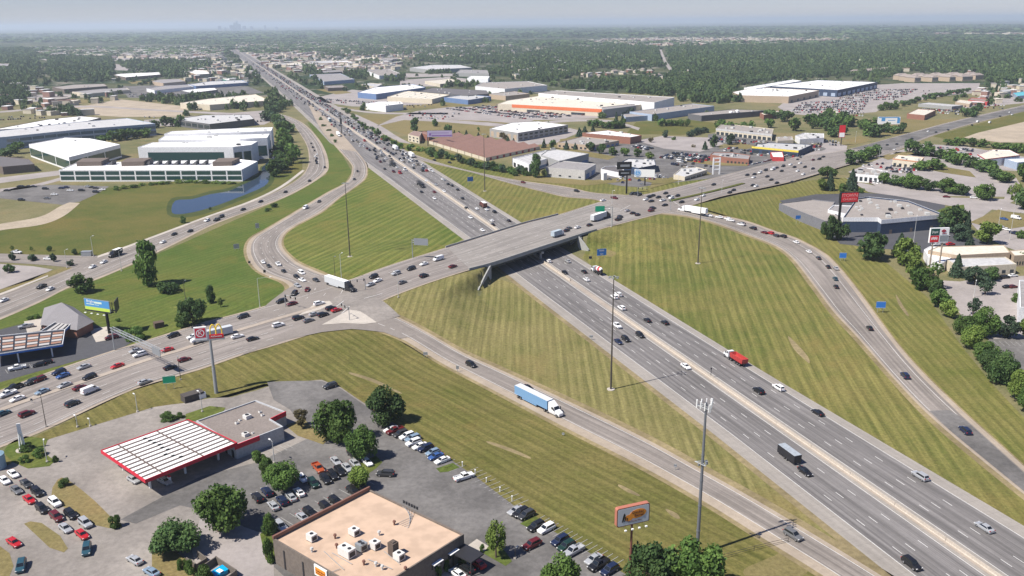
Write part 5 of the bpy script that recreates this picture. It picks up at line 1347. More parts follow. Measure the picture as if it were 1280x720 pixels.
KM = {'round': L_mid, 'spread': L_mid, 'tall': L_dark, 'thin': L_light, 'bush': L_mid, 'light': L_light, 'conifer': L_con}
PROTO = {}
def proto(kind, m, q, var):
    key = (kind, m.name, q, var)
    if key not in PROTO:
        nl, ls = {'near': (6500, .060), 'mid': (1500, .105), 'far': (300, .20)}[q]
        if kind == 'thin': nl = int(nl * .4)
        if kind == 'bush': nl = int(nl * .5)
        PROTO[key] = (crown_mesh(kind, 11 + var * 7, nl, ls, m, ar=1.5 if kind != 'bush' else 1), trunk_mesh(kind, var))
    return PROTO[key]
CATN = {'round': 'broadleaf_tree', 'spread': 'spreading_tree', 'tall': 'tall_tree', 'thin': 'young_tree', 'bush': 'bush', 'light': 'broadleaf_tree', 'conifer': 'conifer'}
NT = [0]
TREES = []
def tree(p, r, h, kind, label, group=None, m=None, q=None):
    d = math.hypot(p[0], p[1])
    q = q or ('near' if d < 360 else ('mid' if d < 760 else 'far'))
    NT[0] += 1
    cm, tm = proto(kind, m or KM[kind], q, NT[0] % 3)
    e = empty(CATN[kind], (p[0], p[1], p[2] - .05), (NT[0] * 2.4) % 6.28, label, 'bush' if kind == 'bush' else 'tree', group)
    e.scale = (r * 1.12, r * 1.12, h)
    link(bpy.data.objects.new('crown', cm), e)
    if kind != 'bush' or d < 300: link(bpy.data.objects.new('trunk', tm), e)
    TREES.append((p[0], p[1], r))
    return e
def T1(bx, by, ty, wpx, kind, label, group=None, m=None):
    p = G(bx, by); h = max(1.2, rise(p, ty) - 0); r = wpx / 2 / pxm(p)
    # what shows above the base row includes the crown's near rim
    return tree(p, max(r, .5), h, kind, label, group, m)
for a in ((187, 357, 302, 33, 'tall', 'tall lone dark tree on the lawn left of the curved ramp', None, L_mid), (101, 366, 343, 31, 'round', 'round tree on the lawn edge behind the station shop'),
          (242, 407, 372, 34, 'round', 'dark round tree at the lawn edge above the two-brand sign', None, L_dark), (228, 408, 392, 22, 'bush', 'low bush at the foot of the dark round tree'), (264, 379, 357, 14, 'tall', 'small slim tree standing on the lawn below the curved ramp'), (276, 384, 372, 9, 'thin', 'tiny sapling right of the slim lawn tree'),
          (168, 425, 407, 30, 'bush', 'wide round bush beside the overhead sign post'), (148, 402, 397, 8, 'bush', 'small bush just right of the billboard post'), (211, 366, 349, 30, 'bush', 'low dark thicket in the shade right of the tall lawn tree', None, L_dark),
          (418, 553, 497, 54, 'round', 'large full green tree between the shop and the restaurant lot'), (484, 530, 486, 48, 'round', 'large dark tree at the corner of the car park by the mown verge', None, L_dark), (453, 574, 532, 38, 'round', 'mid-green tree above the shaded parked cars'),
          (353, 613, 580, 44, 'spread', 'low spreading tree among the parked cars below the lamp post'), (450, 612, 586, 34, 'light', 'bright green tree at the corner of the tan restaurant roof'), (274, 664, 610, 70, 'spread', 'widest spreading tree, yellow-green on its sunny side, on the pale yard'),
          (222, 690, 655, 60, 'spread', 'dark spreading tree on the island above the bin enclosures', None, L_dark), (338, 668, 642, 20, 'round', 'small round tree at the left corner of the restaurant', None, L_mid), (620, 697, 652, 32, 'thin', 'thin feathery tree beside the restaurant porch'),
          (377, 534, 513, 24, 'thin', 'small bronze-leaved tree right of the filling station shop', None, L_brown), (700, 745, 694, 50, 'round', 'bright tree at the bottom edge among the verge-side cars'), (815, 742, 682, 66, 'round', 'left of the two dark trees at the cell tower foot', None, L_dark),
          (872, 742, 672, 74, 'round', 'larger right-hand tree at the cell tower foot'), (341, 524, 514, 14, 'thin', 'tiny ornamental tree behind the filling station shop')): T1(*a)
for k, (x, y, s, w_, lab) in enumerate(((81, 608, 598, 16, 'clipped bush at the top tip of the long grass island'), (144, 659, 642, 18, 'clipped round bush at the lower tip of the long grass island'), (33, 562, 553, 22, 'flat clipped hedge beside the white pylon'), (50, 570, 560, 20, 'low green hedge mound behind the yard lamp'), (31, 578, 568, 15, 'left hedge mound near the yard edge'),
          (210, 525, 514, 22, 'dark clipped bush at the canopy corner'), (226, 522, 515, 12, 'small bush right of the dark clipped one by the canopy'), (322, 576, 563, 22, 'upper hedge beside the station bay lamp'), (333, 585, 570, 16, 'middle hedge clump beside the bay lamp'), (332, 593, 578, 20, 'lower hedge clump by the dark drive'),
          (548, 722, 702, 12, 'left of the two ball-shaped bushes beside the restaurant wall'), (558, 714, 697, 12, 'right one of the two ball-shaped bushes beside the restaurant wall'), (336, 703, 672, 18, 'tall clipped hedge at the left corner of the restaurant'), (228, 712, 695, 14, 'dark shrub left of the empty bin enclosure'), (238, 718, 698, 16, 'upright dark shrub in front of the empty bin enclosure'),
          (255, 730, 706, 28, 'grey-green rounded shrub at the bottom edge by the skip'), (580, 706, 692, 16, 'flat green planting below the restaurant awnings'), (70, 578, 568, 8, 'little dark-red shrub at the kerb bend by the lamp'), (38, 399, 394, 10, 'left half of the dark clipped hedge behind the station'), (46, 398, 392, 12, 'right half of the dark clipped hedge behind the station'),
          (1004, 267, 257, 9, 'round bush beside the low church wing'), (603, 690, 680, 8, 'small shrub in the porch planting bed'))):
    T1(x, y, s, w_, 'bush', lab)
def along(pts, n): 
    P, _ = resample(np.array(pts, float), n); return P
def row(pts, n, hm, rm, kind, what, where, jit=.25, group=None, mats=None, seed=0, cat=None):
    """n trees on a photo-pixel line; each label counts along it"""
    g_ = random.Random(seed + n); P = along(pts, n) if n > 1 else np.array([pts[0]])
    for i, (x, y) in enumerate(P):
        p = G(x, y); f = g_.uniform(1 - jit, 1 + jit)
        k = kind[i % len(kind)] if isinstance(kind, (list, tuple)) else kind
        q = p + np.array([g_.uniform(-1, 1) * rm * .3, g_.uniform(-1, 1) * rm * .5, 0]); q[2] = max(0, Z1(q[0], q[1]))
        tree(q, rm * f, hm * g_.uniform(1 - jit, 1 + jit), k, '%s %s %s, %s along' % ('green' if k != 'conifer' else 'dark', what if k != 'conifer' else 'conifer', where, ords[i]), group or (what + 's ' + where)[:60], mats[i % len(mats)] if mats else None)
# the belt of trees down the right edge
for a in ((1174, 385, 361, 25, 'round', 'round tree at the top of the belt beside the pale lot'), (1187, 397, 376, 24, 'light', 'bright small tree casting a dark shadow on the bank edge'), (1216, 393, 373, 20, 'thin', 'small grey tree on the pale lodging lot', None, L_con), (1205, 420, 392, 30, 'round', 'left tree of the pair below the pale lot'), (1231, 421, 386, 34, 'round', 'big bushy tree of the belt touching the pale lot'),
          (1215, 436, 408, 30, 'light', 'lower bright tree of the belt under the big bushy one'), (1229, 450, 426, 30, 'round', 'sixth tree down the belt, dark and low', None, L_mid), (1258, 422, 395, 30, 'round', 'dull olive tree right of the big bushy one', None, L_con), (1282, 424, 400, 26, 'light', 'yellow-green tree at the right edge above the dark lot'),
          (1236, 464, 437, 30, 'round', 'dark tree in the belt above the rounded one', None, L_dark), (1253, 480, 440, 38, 'round', 'tallest rounded tree of the right-hand belt', None, L_dark), (1272, 500, 464, 34, 'light', 'bright tree near the bottom of the belt'), (1288, 517, 482, 30, 'round', 'last tree of the belt at the right edge'),
          (1130, 332, 300, 34, 'light', 'large pale green tree below the church'), (1124, 320, 292, 20, 'conifer', 'slim conifer in front of the church wall'), (1090, 324, 290, 40, 'round', 'broad dark tree right of the church sign', None, L_dark), (1143, 350, 322, 26, 'light', 'pale bushy tree at the bank edge below the church'), (1158, 362, 328, 38, 'round', 'dense tree at the feet of the twin-post sign'), (1148, 362, 345, 18, 'bush', 'bush on the bank left of the twin-post sign'),
          (1171, 374, 350, 22, 'round', 'tree below the twin-post sign beside the lot', None, L_dark), (1195, 346, 318, 19, 'conifer', 'pointed conifer in front of the white lodging gable'), (1218, 356, 333, 30, 'round', 'tree in front of the front lodging wing, left one', None, L_con), (1240, 350, 334, 24, 'round', 'tree in front of the front lodging wing, right one', None, L_dark), (1231, 368, 348, 24, 'thin', 'grey-green tree with a long shadow on the pale lot', None, L_con), (1270, 378, 366, 14, 'bush', 'clipped bush beside the white corner block'),
          (1037, 300, 270, 22, 'round', 'left dark tree under the red church sign', None, L_dark), (1050, 300, 274, 20, 'round', 'right dark tree under the red church sign', None, L_dark), (1037, 238, 214, 13, 'conifer', 'left blue-green spruce behind the church', None, L_con), (1064, 238, 212, 17, 'conifer', 'right blue-green spruce behind the church', None, L_con), (1027, 238, 224, 15, 'light', 'bright bush left of the spruces'), (1053, 240, 228, 12, 'bush', 'bush between the two spruces'),
          (1076, 241, 234, 10, 'bush', 'round shrub right of the spruces'), (1208, 292, 264, 12, 'conifer', 'dark pointed conifer right of the church'), (1190, 290, 256, 34, 'round', 'bushy dark tree on the corner right of the church', None, L_dark), (1198, 300, 280, 26, 'round', 'dark tree between the church and the small conifer', None, L_con), (1234, 305, 278, 32, 'light', 'bright tree beside the plaza cars'), (1212, 308, 293, 12, 'conifer', 'little conifer above the lodging roofs'),
          (1276, 330, 316, 18, 'round', 'tree right of the lodging end block', None, L_dark), (1276, 298, 286, 14, 'bush', 'bush at the right edge by the plaza lot'), (1268, 250, 228, 20, 'bush', 'yellow-green bush at the street corner', None, L_light), (1280, 262, 236, 26, 'round', 'tree at the right edge by the street corner', None, L_dark), (1284, 228, 195, 28, 'round', 'tall tree at the right edge above the corner'),
          (1034, 222, 208, 24, 'round', 'round tree at the road corner before the white restaurant', None, L_mid)): T1(*a)
row([(1106, 229), (1140, 236), (1180, 240), (1236, 250)], 10, 9, 6.5, ['round', 'round', 'light'], 'street tree', 'in the front row by the church road', mats=[L_mid, L_dark, L_mid])
row([(1136, 191), (1160, 194), (1190, 204), (1230, 214), (1258, 228)], 14, 10, 6.5, 'round', 'tree', 'in the second row behind the church road', mats=[L_dark, L_mid])
row([(1062, 205), (1080, 199), (1096, 196)], 5, 9, 6, 'round', 'tree', 'in the clump at the road corner', mats=[L_dark, L_mid])
row([(1185, 182), (1230, 184), (1290, 193)], 12, 7, 6, 'round', 'tree', 'in the hedge row below the ploughed field', mats=[L_mid])
row([(1148, 212), (1168, 212)], 2, 9, 6.5, 'round', 'tree', 'on the small island behind the street trees')
row([(432, 138), (452, 158), (478, 172), (500, 186)], 15, 5.5, 4, ['bush', 'round'], 'shrub', 'on the motorway fence line before the sheds', mats=[L_mid, L_dark])
row([(500, 186), (530, 190), (548, 198)], 5, 6, 4.5, ['bush', 'round'], 'shrub', 'at the bend by the first shed', mats=[L_mid])
row([(540, 196), (560, 199), (590, 207), (625, 215), (662, 220)], 20, 6.5, 4.2, ['round', 'bush', 'round'], 'tree', 'in the hedge between sheds and ramp', mats=[L_dark, L_mid, L_con])
for a in ((519, 165, 147, 13, 'tall', 'tall dark tree behind the cream house', None, L_dark), (544, 158, 149, 8, 'round', 'round tree on the dry field, far one', None, L_dark), (560, 168, 156, 11, 'round', 'round tree on the dry field beside the long billboard', None, L_dark), (568, 170, 163, 5, 'conifer', 'little conifer first right of the field tree'), (574, 171, 164, 6, 'conifer', 'little conifer second right of the field tree'), (583, 173, 163, 7, 'conifer', 'tallest little conifer behind the sheds'), (598, 164, 159, 4, 'round', 'single small tree on the dry field near the office'),
          (598, 174, 166, 7, 'conifer', 'little conifer left of the square office'), (610, 177, 169, 6, 'conifer', 'small conifer beside the square office'), (629, 177, 166, 11, 'round', 'brown-leaved tree before the square office', None, L_brown), (635, 179, 171, 7, 'conifer', 'small conifer under the square office front'), (642, 179, 173, 5, 'conifer', 'tiny conifer at the square office corner'),
          (670, 222, 193, 16, 'tall', 'tall dark tree in front of the blue-striped workshop', None, L_dark), (681, 222, 210, 9, 'thin', 'pale shrub beside the grey metal workshop'), (644, 220, 212, 9, 'bush', 'bush left of the tall workshop tree'), (656, 220, 213, 9, 'bush', 'second bush left of the tall workshop tree'),
          (680, 185, 174, 7, 'conifer', 'conifer left of the pair on the office lawn'), (691, 186, 175, 9, 'round', 'round tree of the pair on the office lawn', None, L_dark), (708, 187, 177, 8, 'conifer', 'conifer at the tan office front'), (719, 187, 179, 6, 'conifer', 'second conifer at the tan office front'), (738, 189, 178, 12, 'round', 'left round tree along the shop road', None, L_dark), (752, 192, 180, 13, 'round', 'second round tree along the shop road', None, L_dark), (766, 194, 184, 12, 'round', 'third round tree along the shop road'), (780, 195, 185, 13, 'round', 'fourth round tree along the shop road'), (796, 196, 186, 12, 'round', 'fifth round tree along the shop road'), (812, 198, 190, 14, 'light', 'bright flat tree along the shop road'),
          (724, 171, 160, 10, 'conifer', 'dark conifer at the brick building corner'), (731, 165, 158, 7, 'conifer', 'second conifer behind the brick building'), (741, 164, 156, 6, 'conifer', 'third conifer behind the brick building'), (770, 160, 141, 7, 'conifer', 'tall pointed conifer by the orange store, left one'), (778, 159, 142, 7, 'conifer', 'tall pointed conifer by the orange store, right one'),
          (892, 184, 169, 10, 'round', 'dark tree at the edge of the empty lot', None, L_dark), (881, 187, 177, 8, 'conifer', 'dark conifer left of the empty-lot tree'), (912, 181, 168, 12, 'light', 'dull tree right of the empty-lot tree', None, L_con),
          (832, 172, 163, 9, 'round', 'small tree by the empty lot entrance', None, L_con), (814, 178, 172, 7, 'round', 'low brownish tree on the pale lot', None, L_brown), (842, 175, 169, 7, 'bush', 'bush on the pale lot'), (867, 184, 180, 7, 'bush', 'reddish bush by the pale lot', None, L_brown)): T1(*a)
row([(826, 158), (836, 157), (860, 158)], 5, 7, 5, 'round', 'shade tree', 'beside the green field')
row([(861, 171), (868, 169), (874, 167), (881, 166)], 6, 6, 4, 'round', 'tree', 'at the edge of the parade car park', mats=[L_con])
row([(740, 158), (752, 160), (768, 161), (780, 160)], 7, 9, 6.5, 'round', 'tree', 'in the clump behind the brick building', mats=[L_mid, L_dark])
row([(762, 145), (776, 144), (790, 143)], 4, 7, 5, 'round', 'tree', 'beside the orange store end', mats=[L_con])
row([(900, 162), (915, 163), (940, 164)], 5, 9, 6, 'round', 'tree', 'behind the shopping parade')
row([(1128, 133), (1160, 124), (1210, 115)], 13, 7, 6, 'round', 'tree', 'in the line along the big car park', mats=[L_dark])
row([(1100, 165), (1118, 167), (1128, 166)], 4, 9, 6, 'round', 'tree', 'under the far blue billboard', mats=[L_dark])
row([(1102, 138), (1112, 137), (1120, 136)], 4, 9, 6, 'round', 'tree', 'left of the red-brick shop')
row([(1205, 146), (1214, 146), (1224, 139)], 5, 9, 6, 'round', 'tree', 'between red-brick shop and red restaurant', mats=[L_dark])
row([(352, 190), (350, 200), (352, 212), (345, 221)], 7, 12, 7, ['round', 'tall'], 'tree', 'on the pond bank beside the white blocks', mats=[L_mid, L_dark])
row([(352, 168), (355, 178), (362, 190), (366, 204)], 8, 13, 8, 'round', 'tree', 'between pond and frontage road', mats=[L_mid])
row([(332, 151), (342, 155), (350, 160), (356, 166)], 6, 13, 9, 'round', 'tree', 'behind the white office blocks', mats=[L_con, L_dark])
row([(196, 160), (212, 158), (228, 158)], 4, 11, 8, 'round', 'tree', 'at the end of the curved office', mats=[L_dark])
row([(130, 180), (140, 177), (160, 174), (180, 172)], 6, 10, 7, 'round', 'tree', 'on the campus lawn between offices', mats=[L_mid])
row([(10, 197), (20, 192)], 2, 12, 7, 'round', 'tree', 'beside the dull shed', mats=[L_dark])
row([(85, 204), (92, 202)], 2, 10, 6, 'round', 'tree', 'beside the wedge-roofed office', mats=[L_dark])
row([(145, 238), (170, 234), (200, 230), (240, 228), (290, 230)], 14, 3, 4, 'bush', 'shrub', 'along the pond side of the glass office', mats=[L_mid, L_light])
row([(90, 332), (62, 327), (40, 326), (18, 325)], 4, 4, 2.2, 'round', 'street tree', 'along the side road', mats=[L_con])
for a in ((12, 341, 330, 14, 'round', 'dark small tree on the island of the pale side lot', None, L_dark), (94, 318, 311, 9, 'round', 'bushy shrub left of the side road shelter', None, L_dark), (103, 319, 313, 7, 'bush', 'small bush next to the side road shelter'), (230, 279, 269, 10, 'bush', 'lone dark bush between footpath and pond', None, L_dark), (263, 262, 258, 4, 'bush', 'tiny bush at the pond edge', None, L_dark), (343, 259, 252, 10, 'bush', 'left dark bush on the bank below the frontage road', None, L_dark), (335, 264, 259, 10, 'bush', 'low dark bush beside the left one on the bank', None, L_dark), (16, 313, 306, 6, 'thin', 'first sapling of three along the meadow edge'), (39, 314, 308, 6, 'thin', 'second sapling of three along the meadow edge'), (62, 314, 307, 7, 'round', 'third and largest sapling along the meadow edge')): T1(*a)
row([(400, 150), (404, 158), (412, 165), (420, 178)], 5, 3.5, 3, 'bush', 'shrub', 'on the bank between motorway and frontage road', mats=[L_dark])
# the dark belt behind the shops at the right
g_ = random.Random(9)
BELT = [(962, 148), (1000, 150), (1040, 148), (1070, 150), (1100, 152), (1100, 172), (1060, 176), (1030, 170), (990, 166), (955, 164)]
WG = [np.array(gz(*p)[:2]) for p in BELT]
k = 0; tries = 0
wx0, wy0 = np.min(WG, axis=0); wx1, wy1 = np.max(WG, axis=0)
while k < 26 and tries < 4000:
    tries += 1; x, y = g_.uniform(wx0, wx1), g_.uniform(wy0, wy1)
    if not inside(WG, np.array([x]), np.array([y]))[0] or any(math.hypot(x - a, y - b_) < r * 1.1 for a, b_, r in TREES[-60:]): continue
    r = g_.uniform(6, 9)
    T_ = tree(np.array([x, y, 0.0]), r, g_.uniform(10, 14), 'round', '', 'dark belt of trees behind the shops', (L_mid, L_dark)[k % 2]); T_['_o'] = (x); k += 1
bl = sorted([o for o in bpy.data.objects if '_o' in o], key=lambda o: o['_o'])
for i, o in enumerate(bl):
    o['label'] = 'dark tree in the thick belt behind the white shops, %s from its left end' % ords[i]; del o['_o']
print('TREES individual', NT[0])

# ---- woodland: everything past those, as one mass
def world_poly(pts): return np.array([gz(*p)[:2] for p in pts])
rng = np.random.default_rng(4)
BB = [(q[:, 0].min() - 4, q[:, 0].max() + 4, q[:, 1].min() - 4, q[:, 1].max() + 4, q) for q in POLYS]
def blocked(X, Y):
    m = np.zeros(X.shape, bool)
    for x0, x1, y0, y1, q in BB:
        k = (X > x0) & (X < x1) & (Y > y0) & (Y < y1) & ~m
        if k.any(): m[np.nonzero(k)[0][inside(q, X[k], Y[k])]] = True
    return m
def leafy(nl, ls, seed):
    P, T = crown('round', seed, nl, ls); P = P.copy(); C = P.reshape(-1, 4, 3); c = C.mean(1, keepdims=True); C[:] = c + (C - c) * np.array([1, 1, .7])
    P[:, 2] = (P[:, 2] - .12) / .88
    return P, np.arange(len(P)).reshape(-1, 4), T
def mass(name, pts, protos, m):
    """pts: x, y, r, h"""
    n = len(pts); Vs, Fs, Ts = [], [], []; off = 0
    which = rng.integers(0, len(protos), n)
    for k, (PV, PF) in enumerate(protos):
        s_ = pts[which == k]
        if not len(s_): continue
        a = rng.uniform(0, 2 * np.pi, len(s_)); c_, sn = np.cos(a)[:, None], np.sin(a)[:, None]
        X = (PV[None, :, 0] * c_ - PV[None, :, 1] * sn) * s_[:, 2:3] + s_[:, 0:1]
        Y = (PV[None, :, 0] * sn + PV[None, :, 1] * c_) * s_[:, 2:3] + s_[:, 1:2]
        Zz = PV[None, :, 2] * s_[:, 3:4] + np.zeros_like(X) + s_[:, 4:5]
        Vs.append(np.stack([X, Y, Zz], -1).reshape(-1, 3))
        Fk = (PF[None, :, :] + (np.arange(len(s_)) * len(PV))[:, None, None] + off).reshape(-1, 4)
        Fs.append(Fk); off += len(s_) * len(PV)
        tb = rng.uniform(0, .75, len(s_))[:, None] + rng.uniform(0, .3, (len(s_), len(PF))); Ts.append(tb.ravel())
    V = np.vstack(Vs).astype(np.float32); F_ = np.vstack(Fs).astype(np.int32); T = np.concatenate(Ts)
    me = bpy.data.meshes.new(name); me.vertices.add(len(V)); me.vertices.foreach_set('co', V.ravel())
    me.loops.add(F_.size); me.loops.foreach_set('vertex_index', F_.ravel())
    me.polygons.add(len(F_)); me.polygons.foreach_set('loop_start', np.arange(0, F_.size, 4, dtype=np.int32)); me.polygons.foreach_set('loop_total', np.full(len(F_), 4, np.int32))
    me.materials.append(m); me.update(calc_edges=True); set_tint(me, T)
    o = link(bpy.data.objects.new(name, me)); o['kind'] = 'stuff'; return o
def scatter(poly, n, seed):
    g2 = np.random.default_rng(seed); x0, y0 = poly.min(0); x1, y1 = poly.max(0); out = []
    while sum(map(len, out)) < n:
        X = g2.uniform(x0, x1, n * 2); Y = g2.uniform(y0, y1, n * 2)
        k = inside(poly, X, Y); out.append(np.column_stack([X[k], Y[k]]))
        if len(out) > 60: break
    P = np.vstack(out)[:n]
    return P[~blocked(P[:, 0], P[:, 1])]
def area(q): x, y = q[:, 0], q[:, 1]; return abs(np.dot(x, np.roll(y, -1)) - np.dot(y, np.roll(x, -1))) / 2
FOREST = [  # outline, trees per hectare
    ([(690, 113), (700, 100), (740, 92), (748, 84), (640, 84), (600, 92), (650, 99), (690, 104)], 52), ([(640, 84), (640, 72), (700, 60), (800, 58), (822, 60), (828, 84), (752, 86)], 40),
    ([(842, 90), (832, 60), (960, 58), (1290, 56), (1290, 106), (1235, 104), (1222, 92), (1130, 89), (1120, 96), (1098, 99), (1064, 95), (1040, 97), (985, 98), (925, 108), (915, 116), (925, 128), (895, 130), (850, 127), (845, 121), (700, 110), (760, 100), (830, 101)], 52),
    ([(0, 62), (40, 62), (50, 84), (44, 100), (30, 110), (0, 118), (-20, 118), (-20, 62)], 45), ([(62, 72), (140, 74), (145, 92), (140, 101), (70, 102), (58, 92)], 52), ([(-20, 118), (30, 112), (42, 122), (30, 132), (-20, 136)], 48),
    ([(146, 78), (262, 76), (262, 86), (236, 96), (204, 98), (160, 88)], 30), ([(520, 62), (640, 60), (640, 80), (560, 79), (520, 76)], 26), ([(540, 86), (566, 86), (566, 92), (532, 93)], 45), ([(586, 93), (612, 93), (604, 99), (560, 100)], 0),
    ([(400, 62), (520, 62), (520, 70), (400, 72)], 20), ([(560, 104), (592, 103), (600, 109), (556, 109)], 48), ([(375, 84), (395, 84), (402, 92), (410, 104), (400, 108)], 30), ([(428, 94), (456, 90), (462, 98), (440, 104)], 34), ([(480, 95), (506, 95), (504, 102), (484, 103)], 48), ([(452, 76), (472, 76), (474, 82), (455, 83)], 48),
    ([(505, 124), (560, 122), (552, 129), (506, 131)], 30), ([(60, 140), (110, 138), (110, 145), (60, 146)], 40), ([(170, 118), (260, 124), (340, 124), (338, 134), (250, 140), (170, 134)], 26), ([(330, 122), (345, 118), (362, 132), (350, 145), (335, 142)], 45), ([(300, 88), (318, 90), (330, 105), (310, 100)], 16),
    ([(1130, 150), (1180, 146), (1180, 150), (1130, 154)], 0), ([(1236, 116), (1262, 108), (1262, 114), (1240, 121)], 30)]
F1, F2, F3 = [], [], []
g3 = np.random.default_rng(8)
for i, (pts, den) in enumerate(FOREST):
    q = world_poly(pts); n = int(area(q) / 1e4 * den)
    if n < 1: continue
    P = scatter(q, n, 100 + i); hole = np.sin(P[:, 0] * .013 + 3 * np.sin(P[:, 1] * .008)) * np.cos(P[:, 1] * .015 + 2 * np.sin(P[:, 0] * .009)); P = P[(hole < .72) & (P[:, 0] == P[:, 0])]
    r = g3.uniform(4.5, 8.5, len(P)); h = g3.uniform(8, 15, len(P)); F1.append(np.column_stack([P, r, h, np.full(len(P), -1.2)]))
# loose trees all over the built-up belt
q = world_poly([(-30, 140), (-30, 60), (1310, 58), (1310, 130), (900, 150), (640, 165), (400, 140), (300, 150)])
P = scatter(q, 5200, 77)
cl = np.sin(P[:, 0] * .011 + 2 * np.sin(P[:, 1] * .006)) * np.cos(P[:, 1] * .009 + 1.3 * np.sin(P[:, 0] * .007)); P = P[cl > -.15]
F1.append(np.column_stack([P, g3.uniform(3.5, 7, len(P)), g3.uniform(6, 12, len(P)), np.full(len(P), -1.0)]))
F1 = np.vstack(F1); D = np.hypot(F1[:, 0], F1[:, 1]); ok = F1[:, 1] > 520; F1, D = F1[ok], D[ok]
# far country: bigger clumps out to the horizon
for (r0, r1, n, rr_, hh) in ((3800, 7000, 9000, (14, 30), (10, 17)), (7000, 15500, 9000, (40, 90), (14, 30))):
    ds = np.sqrt(g3.uniform(r0 ** 2, r1 ** 2, n)); az = g3.uniform(R_(-34), R_(34), n)
    X, Y = ds * np.sin(az), ds * np.cos(az)
    cl = np.sin(X * .0017 + 2 * np.sin(Y * .0011)) * np.cos(Y * .0013 + 1.7) ; k = (cl > -.2) & ~blocked(X, Y)
    F3.append(np.column_stack([X, Y, g3.uniform(*rr_, n), g3.uniform(*hh, n), np.full(n, -3.0)])[k])
F3 = np.vstack(F3)
L_wood = leaf_mat('wood_leaves', (.020, .045, .016), (.070, .105, .032), .12)
lf = [leafy(300, .19, s)[:2] for s in (1, 2, 3)]; lf2 = [leafy(110, .30, s)[:2] for s in (4, 5)]; bl_ = [leafy(54, .42, s)[:2] for s in (6, 7, 8)]; bl2 = [leafy(40, .44, s)[:2] for s in (9, 10)]
near_ = D < 1250; mid_ = (D >= 1250) & (D < 2200)
print('WOOD', near_.sum(), mid_.sum(), (~near_ & ~mid_).sum(), len(F3))
def merge_mass(parts):
    obs = [mass('woodland', *a) for a in parts]
    Vs, Fs, Ts, off = [], [], [], 0
    for o in obs:
        me = o.data; v = np.empty(len(me.vertices) * 3, np.float32); me.vertices.foreach_get('co', v); f = np.empty(len(me.loops), np.int32); me.loops.foreach_get('vertex_index', f)
        t = np.empty(len(me.polygons), np.float32); me.attributes['tint'].data.foreach_get('value', t)
        Vs.append(v); Fs.append(f + off); Ts.append(t); off += len(me.vertices); bpy.data.objects.remove(o); bpy.data.meshes.remove(me)
    V, F_, T = np.concatenate(Vs), np.concatenate(Fs), np.concatenate(Ts)
    me = bpy.data.meshes.new('woodland'); me.vertices.add(len(V) // 3); me.vertices.foreach_set('co', V); me.loops.add(len(F_)); me.loops.foreach_set('vertex_index', F_)
    me.polygons.add(len(F_) // 4); me.polygons.foreach_set('loop_start', np.arange(0, len(F_), 4, dtype=np.int32)); me.polygons.foreach_set('loop_total', np.full(len(F_) // 4, 4, np.int32))
    me.materials.append(L_wood); me.update(calc_edges=True); set_tint(me, T)
    o = link(bpy.data.objects.new('woodland', me)); o['kind'] = 'stuff'; return o
merge_mass([(F1[near_], lf, L_wood), (F1[mid_], lf2, L_wood), (F1[~near_ & ~mid_], bl_, L_wood), (F3, bl2, L_wood)])

# ---- the far town: hundreds of roofs that read as a mass
W_, g5 = [], np.random.default_rng(12)
TOWN = [([(300, 74), (360, 78), (500, 76), (500, 84), (380, 92), (340, 88)], 110, .9), ([(60, 64), (270, 62), (270, 70), (60, 72)], 200, 1.3), ([(470, 64), (640, 62), (640, 70), (500, 74)], 130, .8), ([(640, 60), (820, 60), (820, 80), (700, 88), (640, 84)], 60, .6), ([(850, 62), (1280, 60), (1280, 90), (1000, 94), (860, 84)], 60, .6), ([(290, 62), (300, 54), (420, 52), (470, 56), (470, 66), (360, 76), (330, 74)], 240, 1.0), ([(470, 56), (640, 55), (640, 60), (470, 64)], 120, 1.0), ([(20, 60), (280, 58), (280, 76), (240, 80), (140, 72), (60, 70)], 260, 1.1), ([(700, 53), (760, 49), (900, 46), (960, 47), (960, 57), (800, 57)], 330, 1.1), ([(960, 48), (1060, 44), (1060, 52), (960, 56)], 90, 1.0), ([(1160, 38), (1280, 35), (1290, 44), (1160, 42)], 110, 2.0), ([(1235, 107), (1290, 100), (1290, 128), (1240, 130), (1215, 134), (1196, 132)], 14, .8), ([(230, 80), (310, 78), (330, 100), (280, 108), (240, 105)], 45, .8), ([(340, 70), (500, 68), (500, 88), (400, 92), (350, 84)], 60, .9), ([(140, 100), (320, 100), (320, 118), (140, 118)], 16, .8), ([(640, 84), (760, 96), (700, 100), (640, 98)], 22, .6), ([(0, 100), (60, 112), (150, 120), (150, 145), (0, 145)], 30, .8)]
mb = MB()
for i, (pts, n, sc) in enumerate(TOWN):
    q = world_poly(pts); P = scatter(q, int(n * 2.1), 300 + i)
    for x, y in P:
        d = math.hypot(x, y); l_ = g5.uniform(12, 34) * sc; w2 = g5.uniform(9, 20) * sc; h_ = g5.uniform(4, 9); a = g5.uniform(0, 3.14); m_ = int(g5.choice([0, 0, 1, 2, 3, 4]))
        if d < 2200: l_, w2 = l_ * .8, w2 * .8
        mb.box((x, y, h_ / 2), (l_, w2, h_), a, 5 if m_ else 4); mb.box((x, y, h_ + .25), (l_ + .6, w2 + .6, .5), a, m_)
o = mb.build('distant_town', [R_white, R_cream, R_gravel, R_lgrey, R_red, W_cream]); o['kind'] = 'stuff'
